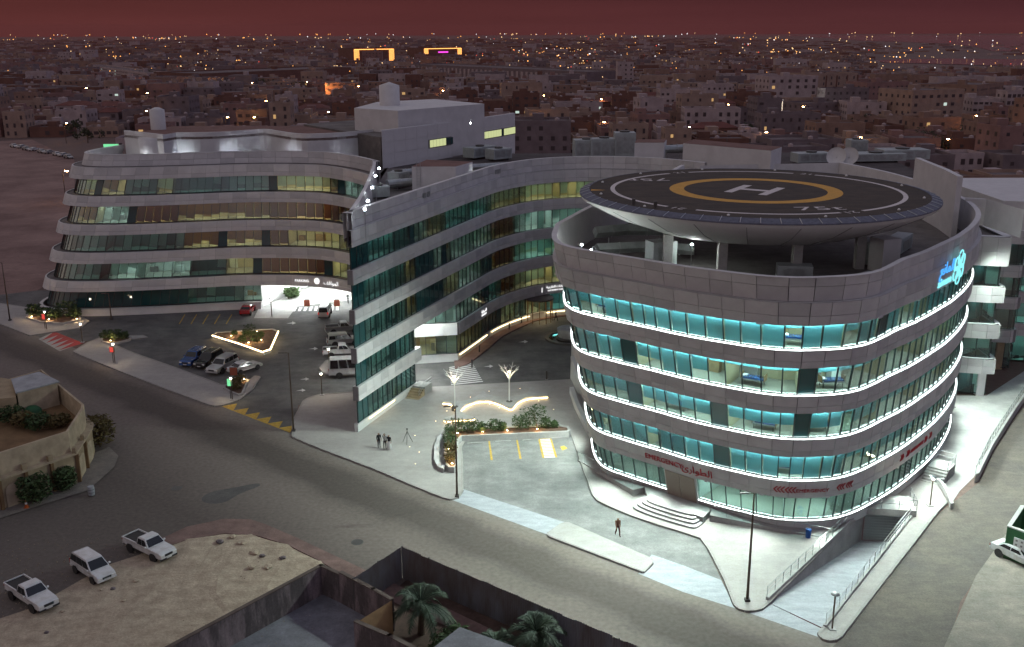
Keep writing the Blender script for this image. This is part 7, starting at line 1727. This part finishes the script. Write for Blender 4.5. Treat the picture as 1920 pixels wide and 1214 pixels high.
# ------------------------------------------------------------------ trees among the houses
def town_tree(label, px, h, r, n_=420, palm_=False):
    p = G(*px); t_ = thing('town_tree', label, 'tree', (p.x, p.y, 0), 0, 'trees among the town houses')
    MB().tube([(0, 0, 0), (0.1, 0, h*0.45), (0, 0.1, h*0.7)], [0.25, 0.18, 0.1], 6).build('trunk', 'bark', t_, world=False)
    mb = MB(); cl = [(random.gauss(0, r*.45), random.gauss(0, r*.45), h*random.uniform(.45, .95), r*random.uniform(.25, .5)) for _ in range(9)]
    for _ in range(n_):
        cx, cy2, cz, cr_ = random.choice(cl); v = Vector((random.gauss(0, 1), random.gauss(0, 1), random.gauss(0, 1))).normalized()*cr_*random.uniform(.6, 1.1); c = Vector((cx, cy2, cz))+v; s_ = random.uniform(.2, .5)
        a = Vector((random.gauss(0, 1), random.gauss(0, 1), random.gauss(0, 1))).normalized(); b2_ = a.orthogonal().normalized(); mb.add([c-a*s_, c+b2_*s_*.6, c+a*s_, c-b2_*s_*.6], [(0, 1, 2, 3)])
    mb.build('crown', 'tree_dark', t_, world=False)
for lab, x, y, h, r in (('dark tree right of the helipad by the orange lamp', 1735, 290, 9, 4.5), ('second dark tree right of the helipad, beyond the lamp', 1760, 300, 8, 4), ('large dark tree below the wide cream block', 1808, 275, 9, 5), ('dark tree near the right edge below the beige block', 1892, 290, 7, 4), ('small dark tree right edge beside the lit wall', 1915, 285, 6, 3.5), ('slim tree in front of the white villa block', 1622, 250, 8, 3), ('tree beside the slim one in front of the white villa block', 1600, 252, 6, 3), ('round tree left of the slim lamp behind the helipad', 1400, 262, 6, 3.5), ('tree with the lamp behind the helipad rear edge', 1440, 262, 5, 3), ('dark tree behind the rear unit, right of the strip windows', 1130, 245, 6, 3.5),
 ('dark tree clump left of the huge warehouse, first', 285, 155, 11, 7), ('dark tree clump left of the huge warehouse, second', 315, 154, 10, 7), ('dark tree in front of the warehouse, first of four', 430, 172, 10, 7), ('dark tree in front of the warehouse, second of four', 455, 173, 10, 7), ('dark tree in front of the warehouse, third of four', 485, 174, 10, 7), ('dark tree in front of the warehouse, fourth of four', 520, 174, 10, 7), ('dark tree between the two orange malls', 770, 135, 16, 12), ('dark round tree on the left among low white houses', 285, 186, 8, 5), ('dark tree above the desert lot on the left', 145, 262, 8, 4), ('second dark tree above the desert lot', 165, 268, 6, 3.5), ('dark tree right of the warehouse on the orange road', 565, 180, 9, 6)):
    town_tree(lab, (x, y), h, r)
# dish shaped water and green roof sign on the left
p = G(208, 272, 7); t_ = thing('green_sign', 'small green lit sign above the left wing roof', 'sign', (p.x, p.y, 0)); MB().box((0, 0, 6.5), (5, 0.3, 1.5)).build('face', 'sign_green', t_, world=False); MB().tube([(0, 0, 0), (0, 0, 5.8)], 0.15, 6).build('post', 'steel_dark', t_, world=False)
p = G(10, 170, 9); t_ = thing('blue_sign', 'blue lit shop sign at the left picture edge', 'sign', (p.x, p.y, 0)); MB().box((2, 0, 8.2), (11, 0.4, 1.5)).build('face', 'sign_blue', t_, world=False); MB().box((0, 0.5, 4.5), (22, 0.6, 9)).build('wall', 'h_brown', t_, world=False)

p = G(515, 68, 0); t_ = thing('radio_mast', 'thin radio mast on the horizon above the left wing', 'mast', (p.x*0.6, p.y*0.6, 0)); MB().tube([(0, 0, 0), (0, 0, 125)], [1.2, 0.4], 5).build('mast', 'h_brown', t_, world=False); MB().box((0, 0, 120), (3, 3, 2)).build('head', 'h_brown', t_, world=False)
# ------------------------------------------------------------------ dusk haze over the town, one even body of air
hz_ = MB().box((0, 7050, 63), (24400, 15000, 134)).build('haze'); tag(hz_, 'thin reddish dusk haze lying over the whole town', 'haze', kind='stuff')
hm = bpy.data.materials.new('haze_air'); hm.use_nodes = True; n = hm.node_tree; n.nodes.clear(); o_ = n.nodes.new('ShaderNodeOutputMaterial'); v_ = n.nodes.new('ShaderNodeVolumePrincipled')
v_.inputs['Color'].default_value = (0.62, 0.22, 0.20, 1); v_.inputs['Density'].default_value = 0.00006; n.links.new(v_.outputs[0], o_.inputs['Volume'])
hz_.data.materials.clear(); hz_.data.materials.append(hm)
